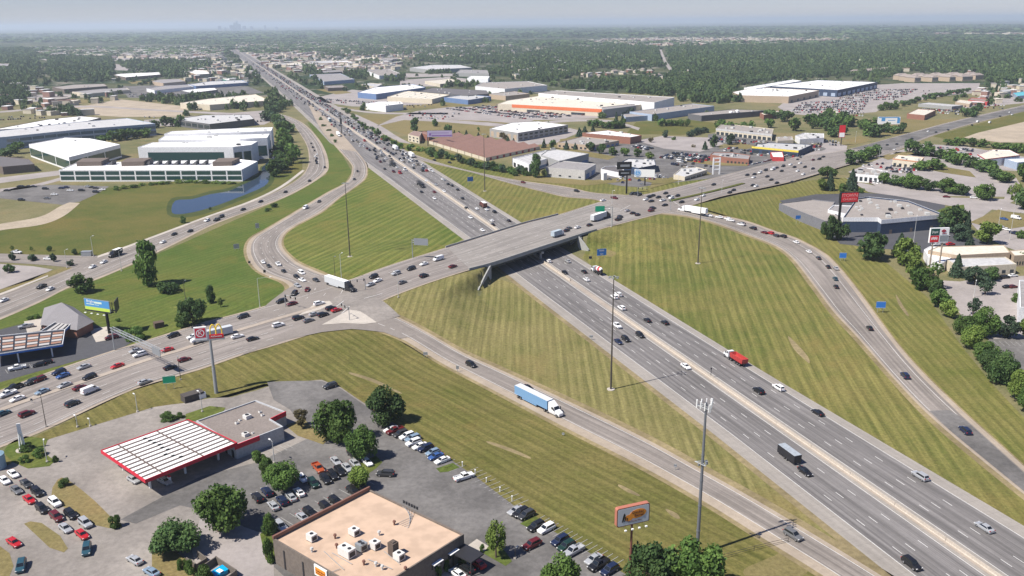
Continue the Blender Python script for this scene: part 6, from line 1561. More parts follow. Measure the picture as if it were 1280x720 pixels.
# ============================================================ VEHICLES
CC = {'white': (.74, .74, .73), 'silver': (.42, .43, .44), 'grey': (.16, .165, .17), 'black': (.012, .012, .014), 'red': (.42, .015, .02), 'dark red': (.14, .018, .022), 'blue': (.05, .12, .32), 'dark blue': (.018, .028, .07),
      'green': (.015, .045, .035), 'orange': (.45, .09, .025), 'tan': (.38, .33, .26), 'teal': (.03, .09, .12), 'dark grey': (.05, .052, .056), 'pale blue': (.24, .33, .42)}
PM = {k: mat('paint_' + k.replace(' ', '_'), v, .32, .0 if k in ('white', 'red', 'black') else .25, .6) for k, v in CC.items()}
M_cg = mat('car_glass', (.012, .015, .018), .08, spec=.8); M_tyre = mat('tyre_rubber', (.014, .014, .014), .9); M_rim = mat('wheel_rim', (.38, .38, .39), .35, .6); M_hl = mat('headlight_glass', (.7, .7, .68), .15, spec=.8); M_tl = mat('taillight_glass', (.35, .01, .01), .3); M_trim = mat('dark_trim', (.03, .03, .032), .7)
def loftbody(mb, st, mi=0):
    """st: list of (x, zlow, zshoulder, ztop, halfwidth); closed hull"""
    V = []; n = len(st)
    for x, zl, zs, zt, w_ in st:
        V += [(x, -w_ * .9, zl), (x, -w_, zl + (zs - zl) * .45), (x, -w_ * .97, zs), (x, -w_ * .80, zt), (x, w_ * .80, zt), (x, w_ * .97, zs), (x, w_, zl + (zs - zl) * .45), (x, w_ * .9, zl)]
    Fc = []
    for i in range(n - 1):
        for j in range(8):
            a, b_ = i * 8 + j, i * 8 + (j + 1) % 8
            Fc.append((a, b_, b_ + 8, a + 8))
    Fc += [tuple(range(8))[::-1], tuple(range((n - 1) * 8, n * 8))]
    mb.add(V, Fc, mi)
SH = {  # length, width, hull stations front to back, cabin: base x0 x1, roof x0 x1, base z, roof z, base half width, roof half width, wheel radius, wheel x
    'sedan': (4.75, 1.84, [(2.37, .32, .58, .64, .70), (2.2, .22, .68, .74, .86), (1.25, .2, .86, .93, .92), (.2, .2, .92, .98, .92), (-1.5, .2, .95, 1.02, .92), (-2.2, .24, .92, 1.0, .86), (-2.37, .36, .8, .86, .74)], (1.15, -1.75), (.35, -1.0), .97, 1.44, .80, .60, .33, (1.45, -1.4)),
    'hatchback': (4.3, 1.8, [(2.15, .32, .6, .68, .7), (1.98, .22, .72, .8, .84), (1.15, .2, .9, .97, .9), (-1.6, .2, .97, 1.03, .9), (-2.05, .26, .95, 1.02, .84), (-2.15, .4, .8, .86, .76)], (1.1, -2.02), (.3, -1.65), .98, 1.5, .79, .62, .33, (1.35, -1.32)),
    'suv': (4.8, 1.94, [(2.4, .38, .78, .84, .76), (2.25, .28, .9, .98, .92), (1.35, .28, 1.02, 1.1, .97), (-1.9, .28, 1.08, 1.14, .97), (-2.3, .3, 1.06, 1.12, .92), (-2.4, .42, .9, .96, .86)], (1.2, -2.3), (.45, -1.95), 1.1, 1.76, .86, .70, .38, (1.5, -1.45)),
    'minivan': (5.1, 1.98, [(2.55, .3, .7, .76, .76), (2.35, .24, .84, .92, .92), (1.55, .24, 1.0, 1.08, .98), (-2.2, .24, 1.08, 1.14, .98), (-2.55, .3, 1.04, 1.1, .9)], (1.7, -2.45), (.75, -2.2), 1.1, 1.8, .87, .72, .35, (1.6, -1.5)),
    'pickup': (5.7, 2.0, [(2.85, .42, .9, .98, .82), (2.7, .34, 1.0, 1.1, .96), (1.55, .34, 1.1, 1.18, 1.0), (-.75, .34, 1.12, 1.18, 1.0), (-.76, .34, .7, .72, 1.0), (-2.8, .34, .7, .72, .98), (-2.85, .4, .7, .72, .95)], (1.4, -.72), (.65, -.55), 1.16, 1.86, .86, .70, .41, (1.85, -1.75)),
    'van': (5.9, 2.05, [(2.95, .4, .8, .9, .8), (2.75, .34, 1.0, 1.15, .98), (2.1, .34, 1.2, 1.3, 1.02), (-2.9, .34, 1.3, 1.4, 1.02), (-2.95, .4, 1.3, 1.38, 1.0)], (2.2, -2.92), (1.35, -2.88), 1.34, 2.2, .92, .84, .38, (1.95, -1.75)),
}
def car_parts(kind):
    L, Wd, st, cb, cr, zb, zr, wb, wr, rw, wx = SH[kind]
    parts = []
    mb = MB(); loftbody(mb, st)
    V = [(cb[0], -wb, zb), (cb[0], wb, zb), (cb[1], wb, zb), (cb[1], -wb, zb), (cr[0], -wr, zr - .03), (cr[0], wr, zr - .03), (cr[1], wr, zr - .03), (cr[1], -wr, zr - .03), (cr[0] - .12, -wr * .82, zr), (cr[0] - .12, wr * .82, zr), (cr[1] + .12, wr * .82, zr), (cr[1] + .12, -wr * .82, zr)]
    mb.add(V, [(0, 1, 5, 4), (1, 2, 6, 5), (2, 3, 7, 6), (3, 0, 4, 7), (4, 5, 9, 8), (5, 6, 10, 9), (6, 7, 11, 10), (7, 4, 8, 11), (8, 9, 10, 11)])
    if kind == 'pickup':
        for y in (-.93, .93): mb.box((-1.78, y, .95), (2.1, .1, .5))
        mb.box((-2.8, 0, .95), (.09, 1.9, .5)); mb.box((-1.8, 0, .74), (2.0, 1.76, .03), mi=0)
    parts.append(('body', mb, 'P'))
    v = [Vector(q) for q in V[:8]]
    def pane(a, b_, c_, d_, f0, f1, g0, g1, off=.02):
        a, b_, c_, d_ = v[a], v[b_], v[c_], v[d_]      # bottom a-b, top d-c
        nn = (b_ - a).cross(d_ - a).normalized()
        lo = lambda f, g: a.lerp(b_, f).lerp(d_.lerp(c_, f), g) + nn * off
        q = [lo(f0, g0), lo(f1, g0), lo(f1, g1), lo(f0, g1)]; q2 = [p - nn * .03 for p in q]
        m = MB(); m.add([tuple(p) for p in q + q2], [(0, 1, 2, 3), (0, 4, 5, 1), (1, 5, 6, 2), (2, 6, 7, 3), (3, 7, 4, 0)]); return m
    parts.append(('windshield', pane(0, 1, 5, 4, .06, .94, .08, .93), 'G'))
    if kind == 'van':
        parts.append(('side_window', pane(1, 2, 6, 5, .03, .22, .2, .82), 'G')); parts.append(('side_window', pane(3, 0, 4, 7, .78, .97, .2, .82), 'G'))
    else:
        parts.append(('rear_window', pane(2, 3, 7, 6, .08, .92, .12, .88), 'G'))
        parts.append(('side_window', pane(1, 2, 6, 5, .05, .95, .12, .86), 'G')); parts.append(('side_window', pane(3, 0, 4, 7, .05, .95, .12, .86), 'G'))
    for x in wx:
        for s_ in (-1, 1):
            m = MB(); y = s_ * (Wd / 2 - .12)
            m.tube((x, y - .11, rw), (x, y + .11, rw), rw, n=12, mi=0); m.tube((x, y + s_ * .10, rw), (x, y + s_ * .125, rw), rw * .62, n=10, mi=1)
            parts.append(('wheel', m, 'W'))
    xf, xr = st[1][0], st[-2][0]
    for s_ in (-1, 1):
        m = MB(); m.box((xf + .06, s_ * st[1][4] * .78, st[1][2] - .04), (.22, .34, .15)); parts.append(('headlight', m, 'H'))
        m = MB(); m.box((xr - .06, s_ * st[-2][4] * .8, st[-2][2] - .05), (.2, .3, .2)); parts.append(('taillight', m, 'T'))
    return parts
_pm = {'P': [PM['white']], 'G': [M_cg], 'W': [M_tyre, M_rim], 'H': [M_hl], 'T': [M_tl]}
CARP = {}
for k in SH:
    CARP[k] = [(n_, m_.mesh(n_, _pm[t_]), t_) for n_, m_, t_ in car_parts(k)]
LOW = {}
def low_car(kind, col):                         # one-piece version for cars only a few pixels long
    if (kind, col) not in LOW:
        mb = MB()
        for n_, m_, t_ in car_parts(kind):
            if t_ in 'HT': continue
            base = len(mb.v); mb.v += m_.v; mb.f += [tuple(base + q for q in f) for f in m_.f]; mb.i += [{'P': 0, 'G': 1, 'W': 2}[t_]] * len(m_.f)
        LOW[(kind, col)] = mb.mesh('car', [PM[col], M_cg, M_tyre])
    return LOW[(kind, col)]
PMESH = {}
def car(p, ang, kind, col, label, group, full):
    nm = {'sedan': 'car', 'hatchback': 'car', 'suv': 'suv', 'minivan': 'minivan', 'pickup': 'pickup_truck', 'van': 'van'}[kind]
    cat = {'sedan': 'car', 'hatchback': 'car', 'suv': 'car', 'minivan': 'car', 'pickup': 'pickup', 'van': 'van'}[kind]
    if not full:
        o = link(bpy.data.objects.new(nm, low_car(kind, col))); o.location = p; o.rotation_euler = (0, 0, ang)
        return tag(o, label, cat, group)
    e = empty(nm, p, ang, label, cat, group)
    for n_, me, t_ in CARP[kind]:
        if t_ == 'P':
            if (kind, col) not in PMESH:
                m2 = me.copy(); m2.materials[0] = PM[col]; PMESH[(kind, col)] = m2
            me = PMESH[(kind, col)]
        link(bpy.data.objects.new(n_, me), e)
    return e
KW = {'s': 'sedan', 'h': 'hatchback', 'u': 'suv', 'm': 'minivan', 'p': 'pickup', 'v': 'van'}
KL = {'sedan': 'saloon', 'hatchback': 'hatchback', 'suv': 'SUV', 'minivan': 'minivan', 'pickup': 'pickup', 'van': 'van'}
CK = {'w': 'white', 's': 'silver', 'g': 'grey', 'k': 'black', 'r': 'red', 'R': 'dark red', 'b': 'blue', 'B': 'dark blue', 'n': 'green', 'o': 'orange', 't': 'tan', 'T': 'teal', 'd': 'dark grey', 'l': 'pale blue'}
NC = [0]
def tangent(reg, p):
    P = RIB[reg]; i = int(np.argmin(np.hypot(P[:, 0] - p[0], P[:, 1] - p[1]))); i = min(max(i, 1), len(P) - 2)
    d = P[i + 1] - P[i - 1]; return math.atan2(d[1], d[0])
CARXY = []
def cars(s, where, end, heading, layer=6, group=None, full=None, key=None):
    """s: 'x,y,kc ...' with the photo pixel under the car, kind and colour; heading: ('road', name, sign) or ((x, y), (x, y))"""
    items = []
    for t in s.split():
        x, y, kc = t.split(','); x, y = float(x), float(y)
        p = G(x, y)
        items.append((x, y, KW[kc[0]], CK[kc[1]], kc[2:], p))
    e0 = G(*end[1])
    items.sort(key=lambda q: math.hypot(q[5][0] - e0[0], q[5][1] - e0[1]))
    cnt = {}
    tot = {}
    for q in items: tot[(q[2], q[3])] = tot.get((q[2], q[3]), 0) + 1
    for q in items:
        x, y, kind, col, fl, p = q
        if heading[0] == 'road': a = tangent(heading[1], p) + (0 if heading[2] > 0 else math.pi)
        else:
            A, B_ = G(*heading[0]), G(*heading[1]); a = math.atan2(B_[1] - A[1], B_[0] - A[0])
        if 'f' in fl: a += math.pi
        z = Z1(p[0], p[1]); z += off_z(layer) + min(z, 1) * .02 * layer + .01
        k = (kind, col); cnt[k] = cnt.get(k, 0) + 1
        if tot[k] > 1: lab = '%s %s %s, %s from the %s' % (col, KL[kind], where, ords[cnt[k] - 1], end[0])
        else: lab = 'the only %s %s %s' % (col, KL[kind], where)
        while len(lab.split()) > 16 and ' the ' in lab: lab = lab.replace(' the ', ' ', 1)
        d = math.hypot(p[0], p[1])
        fu = full if full is not None else d < 520
        NC[0] += 1; CARXY.append((p[0], p[1]))
        car((p[0], p[1], z), a, kind, col, lab, group or 'vehicles ' + where, fu)
HWs = HU
# motorway, near part
cars('679,398,sb 679,404,sk 0,0,sk'.replace(' 0,0,sk', ''), 'on', ('x', (1, 1)), ('road', 'west', -1)) if False else None
cars('773,429,sB 782,426,uk 800,421,uk 771,409,pw 857,460,sw 1006,592,sk 1139,708,uk 712,340,sk'.replace('712,340,sk', '706,342,sk'), 'coming towards the viewer on the near motorway', ('bridge', (700, 340)), ('road', 'west', -1), 5, full=True)
cars('809,402,sk 831,405,sk 733,351,sw 710,328,ss 728,342,sk 768,373,uw 773,370,uw 777,387,uw 948,491,uk 973,487,uw 1022,518,sk 1150,598,us 1230,662,ss 686,325,hw'.replace('728,342,sk ', '730,341,sk '), 'heading away on the near motorway', ('bridge', (700, 330)), ('road', 'east', 1), 5, full=True)
# ramps
cars('589,458,uk 660,487,sk 991,672,ug', 'on the near slip road', ('crossroads', (470, 390)), ('road', 'rampN', 1), 6, full=True)
cars('1206,541,uB 1131,472,uB 1087,412,sk 1045,360,sk 1044,350,sT 1045,337,ss 1035,335,sk 1023,324,sd 1011,316,sw 995,304,sw 979,297,uk 970,296,hd 963,293,ur 955,292,sR 941,287,uk 927,281,sk 926,282,sw 913,277,sw 909,275,hw 899,273,sw 886,271,sw', 'queuing on the curved right slip road', ('white lorry', (870, 268)), ('road', 'rampR', -1), 6, full=True)
cars('498,226,sk 444,215,sk 447,205,uk 398,253,sk 382,261,vw 330,329,sw 336,334,sk 348,333,pw 355,341,sk 377,343,vw 371,349,sk 378,352,sw 372,360,ss 395,353,sk 384,364,sR 368,369,uk 440,198,sd 434,190,sw 352,379,uk 365,382,uR', 'on the curved left slip road', ('crossroads', (400, 372)), ('road', 'rampL', 1), 6, full=True) if False else None
cars('443,225,sk 447,215,sk 399,253,sk 382,261,vw 329,329,sw 336,334,sd 348,332,pw 355,341,sk 377,343,mw 371,348,hk 378,352,sw 372,359,ss 395,352,sd 384,364,sR 368,369,uk', 'on the curved left slip road', ('crossroads', (400, 372)), ('road', 'rampL', 1), 6, full=True)
cars('543,201,sk 562,204,sk 598,209,uk 623,214,uR 654,229,hR 721,240,uk 768,249,pR', 'on the upper slip road', ('motorway', (520, 196)), ('road', 'rampU', 1), 6, full=False)
# crossing road, left arm: westbound far side, eastbound near side
cars('105,461,ss 74,468,uB 79,472,sb 49,477,uR 40,480,ud 175,446,uw 170,441,ss 242,424,uw 147,460,sr 217,422,uk 304,398,ud 112,474,uk 81,484,ss 10,495,pw 22,501,sw 53,492,sl 209,440,sr 18,487,pk 352,379,uk 365,382,sR', 'leaving leftwards on the crossing road', ('crossroads', (400, 380)), ('road', 'cross', -1), 8, full=True)
cars('113,491,vw 100,487,sR 91,507,ud 34,520,uR 4,519,sT 181,480,ss 213,462,sk 231,452,sR 297,423,sw 316,426,sk 348,409,uw 399,382,uw 373,400,uk 386,403,sg 393,395,ss 404,396,uk 414,388,uk 421,390,sr 4,481,sd 30,463,pw'.replace(' 30,463,pw', '').replace(' 4,481,sd', ''), 'heading for the bridge on the left arm', ('crossroads', (430, 385)), ('road', 'cross', 1), 8, full=True)
cars('548,326,vw 530,332,sw 514,338,uk 495,344,us 467,348,uk 472,353,sw 463,358,ss', 'leaving the bridge westwards in the far lanes', ('bridge', (580, 320)), ('road', 'cross', -1), 8, full=True)
cars('566,335,sR 530,347,uk 503,355,sg', 'driving onto the bridge in the near lanes', ('bridge', (600, 330)), ('road', 'cross', 1), 8, full=True)
cars('708,290,sk 711,287,sg 722,286,sw 737,283,sk 773,276,pk 775,273,uk 784,265,ss 791,268,sk 797,270,sk 814,265,uR 816,262,ud 754,252,sw', 'at the right end of the bridge', ('bridge', (690, 292)), ('road', 'cross', 1), 8, full=True)
cars('831,258,sk 852,254,sk 807,251,hw 814,253,sk 811,248,uk 816,246,sk 823,248,sk 828,252,sw 832,243,sk 836,247,sk 839,249,uw 847,246,sk 871,251,sw 879,246,sw 892,232,sk 912,242,sk 917,239,sk 941,233,sk 945,234,sw 971,230,sk 799,245,uk 795,244,uk 790,244,ud', 'around the far-side traffic lights', ('bridge', (760, 262)), ('road', 'cross', -1), 8, full=False)
cars('934,220,sk 943,219,sk 942,223,sw 950,217,uw 959,222,sk 964,226,sk 957,214,uk 966,213,vw 971,211,sk 977,215,sk 979,209,uk 988,207,sw 993,210,sk 1000,205,sw 1006,210,hk 990,229,sk 997,215,sw 1004,219,sw 1016,212,sk 1024,200,uk 1016,201,sR 1029,197,sk', 'in dense traffic beyond the far lights', ('bridge', (900, 235)), ('road', 'cross', -1), 8, full=False)
cars('1101,186,sR 1109,182,sk 1140,174,sk 1121,181,sk 1222,153,vw 1237,154,vw 1250,146,sk 1262,141,sw 1215,157,sk 1265,144,sw 1185,163,sk 1170,166,sk 1160,165,sw', 'on the far right crossing road', ('bridge', (900, 235)), ('road', 'cross', 1), 8, full=False)
# frontage road and side roads
cars('204,304,sw 218,294,sk 238,290,sk 259,277,uw 271,276,pk 277,272,uk 304,263,sk 326,253,sk 357,241,sk 130,329,sw 116,335,sw 63,363,sw 52,360,pk 5,377,sw 387,227,sk 406,210,sk', 'on the frontage road', ('dark lorry', (145, 322)), ('road', 'front', -1), 7, full=None)
cars('389,180,sk 391,185,uk 393,189,sk 396,194,sw 394,197,uw 396,199,sk 395,202,pk 396,205,uk', 'in the queue where the frontage road bends', ('pond', (345, 205)), ('road', 'front', 1), 7, full=False)
cars('21,317,pw 60,325,sw', 'on the left side road', ('dark lorry', (145, 322)), ('road', 'side', 1), 7)
cars('22,462,pw', 'parked nose-out beside the left filling station', ('shop', (80, 400)), ((60, 456), (20, 464)), 4)
cars('49,458,hk 58,455,hk 140,424,mR 106,414,pw 33,410,ps', 'standing in the left filling station yard', ('shop', (80, 400)), ((60, 458), (30, 464)), 4)
# car parks in front
N1 = ((512, 541), (490, 552))
cars('489,539,ww 494,541,pR 501,545,ud 509,548,uw 516,551,ul 517,556,uw 525,560,sw 532,563,uB 541,568,hl 545,573,sb 553,578,ww'.replace('ww', 'sw'), 'parked in the row along the mown verge', ('big dark tree', (484, 530)), ((520, 549), (500, 556)), 5, full=True)
cars('580,599,pw', 'parked alone at the verge kerb', ('x', (560, 590)), ((570, 601), (592, 594)), 5, full=True)
cars('482,595,ud', 'driving across the middle of the restaurant car park', ('x', (500, 600)), ((500, 596), (480, 595)), 5, full=True)
cars('645,641,ss 651,644,uk 658,647,ud 670,661,uk 683,664,uw 700,679,uB 708,686,un 717,692,ps 742,702,ss 748,709,pk 762,716,uB', 'parked along the verge kerb right of the restaurant', ('lone pickup', (580, 600)), ((660, 640), (640, 650)), 5, full=True)
cars('665,684,uR', 'driving past the parked row right of the restaurant', ('x', (640, 680)), ((680, 678), (655, 690)), 5, full=True)
cars('597,707,sr 583,713,sk 572,720,sw', 'parked beside the restaurant porch', ('porch', (600, 700)), ((583, 722), (572, 714)), 5, full=True)
N2 = ((376, 600), (384, 610))
cars('398,588,po 420,579,ss 378,600,sw 392,607,un 407,602,uk 416,597,uk 425,592,uk 434,587,ss 444,582,ss 459,580,sw 441,571,uk', 'in the upper rows of the restaurant car park', ('spreading tree', (353, 610)), ((400, 590), (408, 599)), 5, full=True)
cars('322,625,uk 334,618,uB 342,635,ss 353,629,uB 364,624,ss 374,618,sw', 'in the lower row of the restaurant car park', ('left end', (320, 630)), ((353, 632), (346, 624)), 5, full=True)
cars('351,661,us 379,650,ss 388,644,uk 408,637,uk 420,630,uk 442,617,uk 452,613,uk', 'nosed up to the restaurant side wall', ('restaurant corner', (341, 680)), ((370, 650), (380, 658)), 5, full=True)
cars('413,485,ud', 'parked alone on the upper edge of the back yard', ('x', (400, 480)), ((427, 482), (410, 487)), 5, full=True)
# filling station queue
QD = ((18, 590), (100, 660))
cars('17,595,sw 6,603,sw 33,607,sd 21,615,sg 47,618,uk 37,627,sr 69,631,uw 53,639,uk 71,649,uR 89,646,uk 107,657,us 82,663,ss 103,671,sr', 'in the double queue by the long grass island', ('yard entrance', (0, 590)), QD, 5, full=True)
cars('18,681,sr', 'driving alone past the pointed grass island', ('x', (0, 690)), ((5, 672), (30, 690)), 5, full=True)
cars('109,690,uT 27,711,uT', 'turning near the bottom left islands', ('queue', (90, 650)), ((110, 682), (108, 696)), 5, full=True)
cars('169,703,ss 190,718,sl', 'heading out at the bottom left', ('queue', (90, 650)), ((178, 708), (158, 696)), 5, full=True)
cars('167,602,ss', 'parked under the outer canopy edge', ('x', (150, 600)), ((158, 596), (175, 607)), 5, full=True)
cars('206,604,ss', 'parked in shade at the fuel pumps', ('x', (200, 600)), ((198, 600), (214, 608)), 5, full=True)
# beyond: office lot and right-hand lots
cars('9,239,sk 25,234,sk 28,234,sk 36,234,sk 42,234,sk 57,237,uk 77,236,sB 83,235,sB 88,239,sw 102,239,uk 120,241,uk 110,234,ss 115,235,sk 120,236,sd 128,238,sw 27,251,uk 59,249,sg 68,244,sw', 'in the office car park', ('pond', (200, 255)), ((20, 236), (30, 236)), 5, full=False)
cars('1183,247,sR 1217,248,sw 1233,247,sw', 'on the street before the church', ('church', (1120, 260)), ((1180, 248), (1200, 249)), 6, full=False)
cars('1255,275,sb 1270,274,vw 1250,284,ss 1258,288,sw 1268,293,pB', 'in the plaza lot at the right edge', ('church', (1180, 265)), ((1255, 275), (1265, 277)), 6, full=False)
cars('1188,307,ur 1170,307,sw 1176,306,ss 1182,296,sw 1245,349,sk 1256,348,uk 1266,346,sw 1259,360,sk 1266,360,hR', 'parked round the lodging wings', ('twin-post sign', (1165, 330)), ((1180, 306), (1192, 305)), 6, full=False)
cars('1074,301,so 1066,299,so 1148,295,sl 1078,292,sw', 'below the church wall', ('red sign', (1050, 290)), ((1070, 300), (1080, 298)), 6, full=False) if False else None
print('CARS', NC[0])
# far part of the motorway: dense traffic; the nearest stay single, the rest are one mass
g6 = random.Random(21)
single = []
OBS = [(553, 293)]
MW = '603,253,sw 583,247,sk 588,261,sw 603,268,sk 617,274,sk 633,276,uw 649,271,sk 593,273,sw 603,289,sk 616,275,ss 636,278,sk 620,267,uw 608,262,uw 617,264,uk 559,232,uk 555,240,sw 543,235,sR 527,241,sk 543,249,sw 533,226,sw 519,217,sk 519,212,sk 510,205,sk 505,198,sk 527,211,uw 537,214,ss 540,209,uw 565,231,sk 572,237,sk 554,225,sw 560,229,sk 549,219,uw 531,206,sw 481,212,sk 479,196,sk 470,195,sk 487,198,sk 500,194,ss'
cars('553,225,sw 560,231,sk 565,233,sk 572,238,sk 578,249,sk 583,261,sk 596,262,sw 608,263,sw 618,266,uk 615,277,sw 616,282,sk 636,277,sk 536,213,sw 530,209,ss 541,215,sw 555,226,ss', 'in the right-hand queue before the bridge', ('bridge', (640, 290)), ('road', 'east', 1), 5, full=None)
cars('527,241,sk 543,249,sw 543,241,sR 555,240,sw 545,232,ss 533,227,sw 481,212,sk 500,200,sk 510,197,sk 588,273,sw 603,289,sw 487,196,sk 471,197,sk 476,189,sk 497,182,sk', 'coming towards the bridge in the left lanes', ('bridge', (600, 300)), ('road', 'west', -1), 5, full=None)
SLOT = []
for lane, dens, t in [(l_, d_, t_) for l_, d_, t_ in (('west', .02, -15.2), ('west', .035, -11.3), ('west', .03, -7.6), ('west', .03, -4.0), ('east', .07, 4.3), ('east', .078, 8.0), ('east', .078, 11.6), ('east', .07, 15.3))]:
    s_ = -335.0
    while s_ > -2600:
        s_ -= 6.5 + g6.expovariate(dens * (1.0 if s_ > -1500 else .7))
        SLOT.append((s_, t + g6.uniform(-.3, .3), lane))
SLOT.sort(key=lambda q: -q[0])
kinds = ['sedan', 'sedan', 'suv', 'suv', 'hatchback', 'minivan', 'pickup', 'van']; colw = ['white', 'white', 'white', 'silver', 'black', 'black', 'black', 'dark grey', 'grey', 'dark blue', 'red', 'dark red', 'tan']
NSING = max(0, 296 - NC[0])
mass_ = {}
wc = {'west': 0, 'east': 0}
FARC = []
for i, (s_, t, lane) in enumerate(SLOT):
    p = hw(s_, t); a = math.atan2(HU[1], HU[0]) + (math.pi if lane == 'east' else 0)
    kd, cl = g6.choice(kinds), g6.choice(colw)
    if i < NSING:
        wc[lane] += 1
        car((p[0], p[1], .12), a, kd, cl, '%s %s on the distant %s motorway lanes, %s vehicle up' % (cl, KL[kd], 'left' if lane == 'west' else 'right', ords[wc[lane] - 1]), 'distant motorway traffic', False)
    else: FARC.append((p[0], p[1], .12, a, kd, cl))
# parked cars in the far lots
def lot(a, b_, c_, rows_, n, fill, jit=.0, z=.1):
    A, B_, C_ = G(*a)[:2], G(*b_)[:2], G(*c_)[:2]
    ang = math.atan2((C_ - A)[1], (C_ - A)[0])
    for r in range(rows_):
        for i in range(n):
            if g6.random() > fill: continue
            p = A + (B_ - A) * ((i + .5) / n) + (C_ - A) * ((r + (.2 if r % 2 else -.2)) / rows_)
            FARC.append((p[0], p[1], z, ang + (math.pi if g6.random() < .5 else 0), g6.choice(kinds[:6]), g6.choice(colw)))
lot((668, 150), (560, 136), (745, 143), 9, 42, .62); lot((560, 149), (505, 147), (580, 141), 5, 16, .35)
lot((985, 141), (1078, 139), (1005, 127), 9, 34, .85); lot((1040, 126), (1122, 124), (1080, 112), 9, 30, .8); lot((1120, 118), (1200, 116), (1122, 113), 2, 34, .45)
lot((790, 183), (812, 188), (798, 181), 2, 6, .9); lot((826, 197), (880, 203), (845, 190), 5, 20, .75); lot((885, 176), (960, 182), (890, 171), 3, 26, .6); lot((985, 190), (1025, 187), (990, 182), 3, 16, .6)
lot((935, 207), (985, 195), (945, 205), 3, 20, .8); lot((1060, 222), (1100, 229), (1064, 220), 1, 10, .6); lot((1105, 214), (1145, 216), (1110, 206), 4, 16, .6); lot((1162, 190), (1215, 193), (1168, 182), 3, 18, .6); lot((1100, 188), (1125, 186), (1105, 184), 1, 6, .6)
lot((1145, 139), (1200, 143), (1160, 133), 4, 18, .8); lot((1205, 133), (1255, 136), (1210, 128), 3, 14, .7); lot((1230, 119), (1262, 121), (1234, 116), 2, 12, .7); lot((1170, 137), (1200, 140), (1175, 134), 2, 8, .9)
lot((770, 227), (830, 230), (775, 221), 2, 10, .5); lot((750, 222), (775, 226), (752, 218), 1, 5, .5); lot((800, 222), (842, 226), (804, 214), 3, 8, .5); lot((697, 188), (700, 186), (735, 187), 1, 3, .5); lot((1030, 143), (1080, 145), (1033, 139), 2, 14, .8)
lot((405, 127), (470, 131), (410, 123), 3, 24, .5); lot((160, 121), (245, 118), (162, 117), 3, 34, .6); lot((260, 107), (312, 106), (262, 104), 2, 20, .6); lot((180, 146), (215, 147), (182, 142), 1, 12, .5); lot((40, 140), (62, 141), (42, 137), 2, 10, .6); lot((300, 153), (340, 150), (302, 148), 1, 10, .5)
lot((650, 173), (712, 163), (655, 176), 1, 14, .5); lot((100, 149), (140, 152), (104, 146), 1, 8, .6)
lot((905, 188), (1000, 200), (915, 183), 3, 22, .6); lot((1000, 178), (1050, 182), (1002, 172), 3, 14, .6); lot((840, 205), (885, 212), (850, 200), 2, 14, .6); lot((700, 218), (745, 224), (702, 215), 1, 10, .5); lot((1068, 212), (1110, 208), (1072, 206), 2, 12, .5)
lot((470, 136), (540, 133), (474, 133), 2, 20, .5); lot((345, 90), (440, 86), (348, 86), 3, 26, .5); lot((60, 118), (130, 114), (62, 116), 1, 20, .5); lot((0, 150), (60, 147), (2, 146), 2, 20, .5); lot((1240, 200), (1290, 206), (1244, 196), 2, 12, .6); lot((1215, 120), (1285, 112), (1217, 117), 2, 22, .6)
cols = list(CC); LM = {}
def simple(kind):
    L, Wd, st, cb, cr, zb, zr, wb, wr, rw, wx = SH[kind]; mb = MB()
    mb.box((0, 0, (zb + .25) / 2), (L * .97, Wd, zb - .25), mi=0)
    V = [(cb[0], -wb, zb), (cb[0], wb, zb), (cb[1], wb, zb), (cb[1], -wb, zb), (cr[0], -wr, zr), (cr[0], wr, zr), (cr[1], wr, zr), (cr[1], -wr, zr)]
    mb.add(V, [(0, 1, 5, 4), (1, 2, 6, 5), (2, 3, 7, 6), (3, 0, 4, 7)], 1); mb.add(V[4:], [(0, 1, 2, 3)], 0); return mb
for kd in SH: LM[kd] = simple(kd)
big = MB()
for x, y, z, a, kd, cl in FARC:
    m = LM[kd]; c_, s_ = math.cos(a), math.sin(a); n0 = len(big.v)
    big.v += [(x + vx * c_ - vy * s_, y + vx * s_ + vy * c_, z + vz) for vx, vy, vz in m.v]; big.f += [tuple(n0 + q for q in f) for f in m.f]
    ci = cols.index(cl); big.i += [ci if q == 0 else len(cols) for q in m.i]
o = big.build('distant_cars', [PM[c] for c in cols] + [M_cg]); o['kind'] = 'stuff'
print('CARS single', NC[0] + NSING, 'mass', len(FARC))

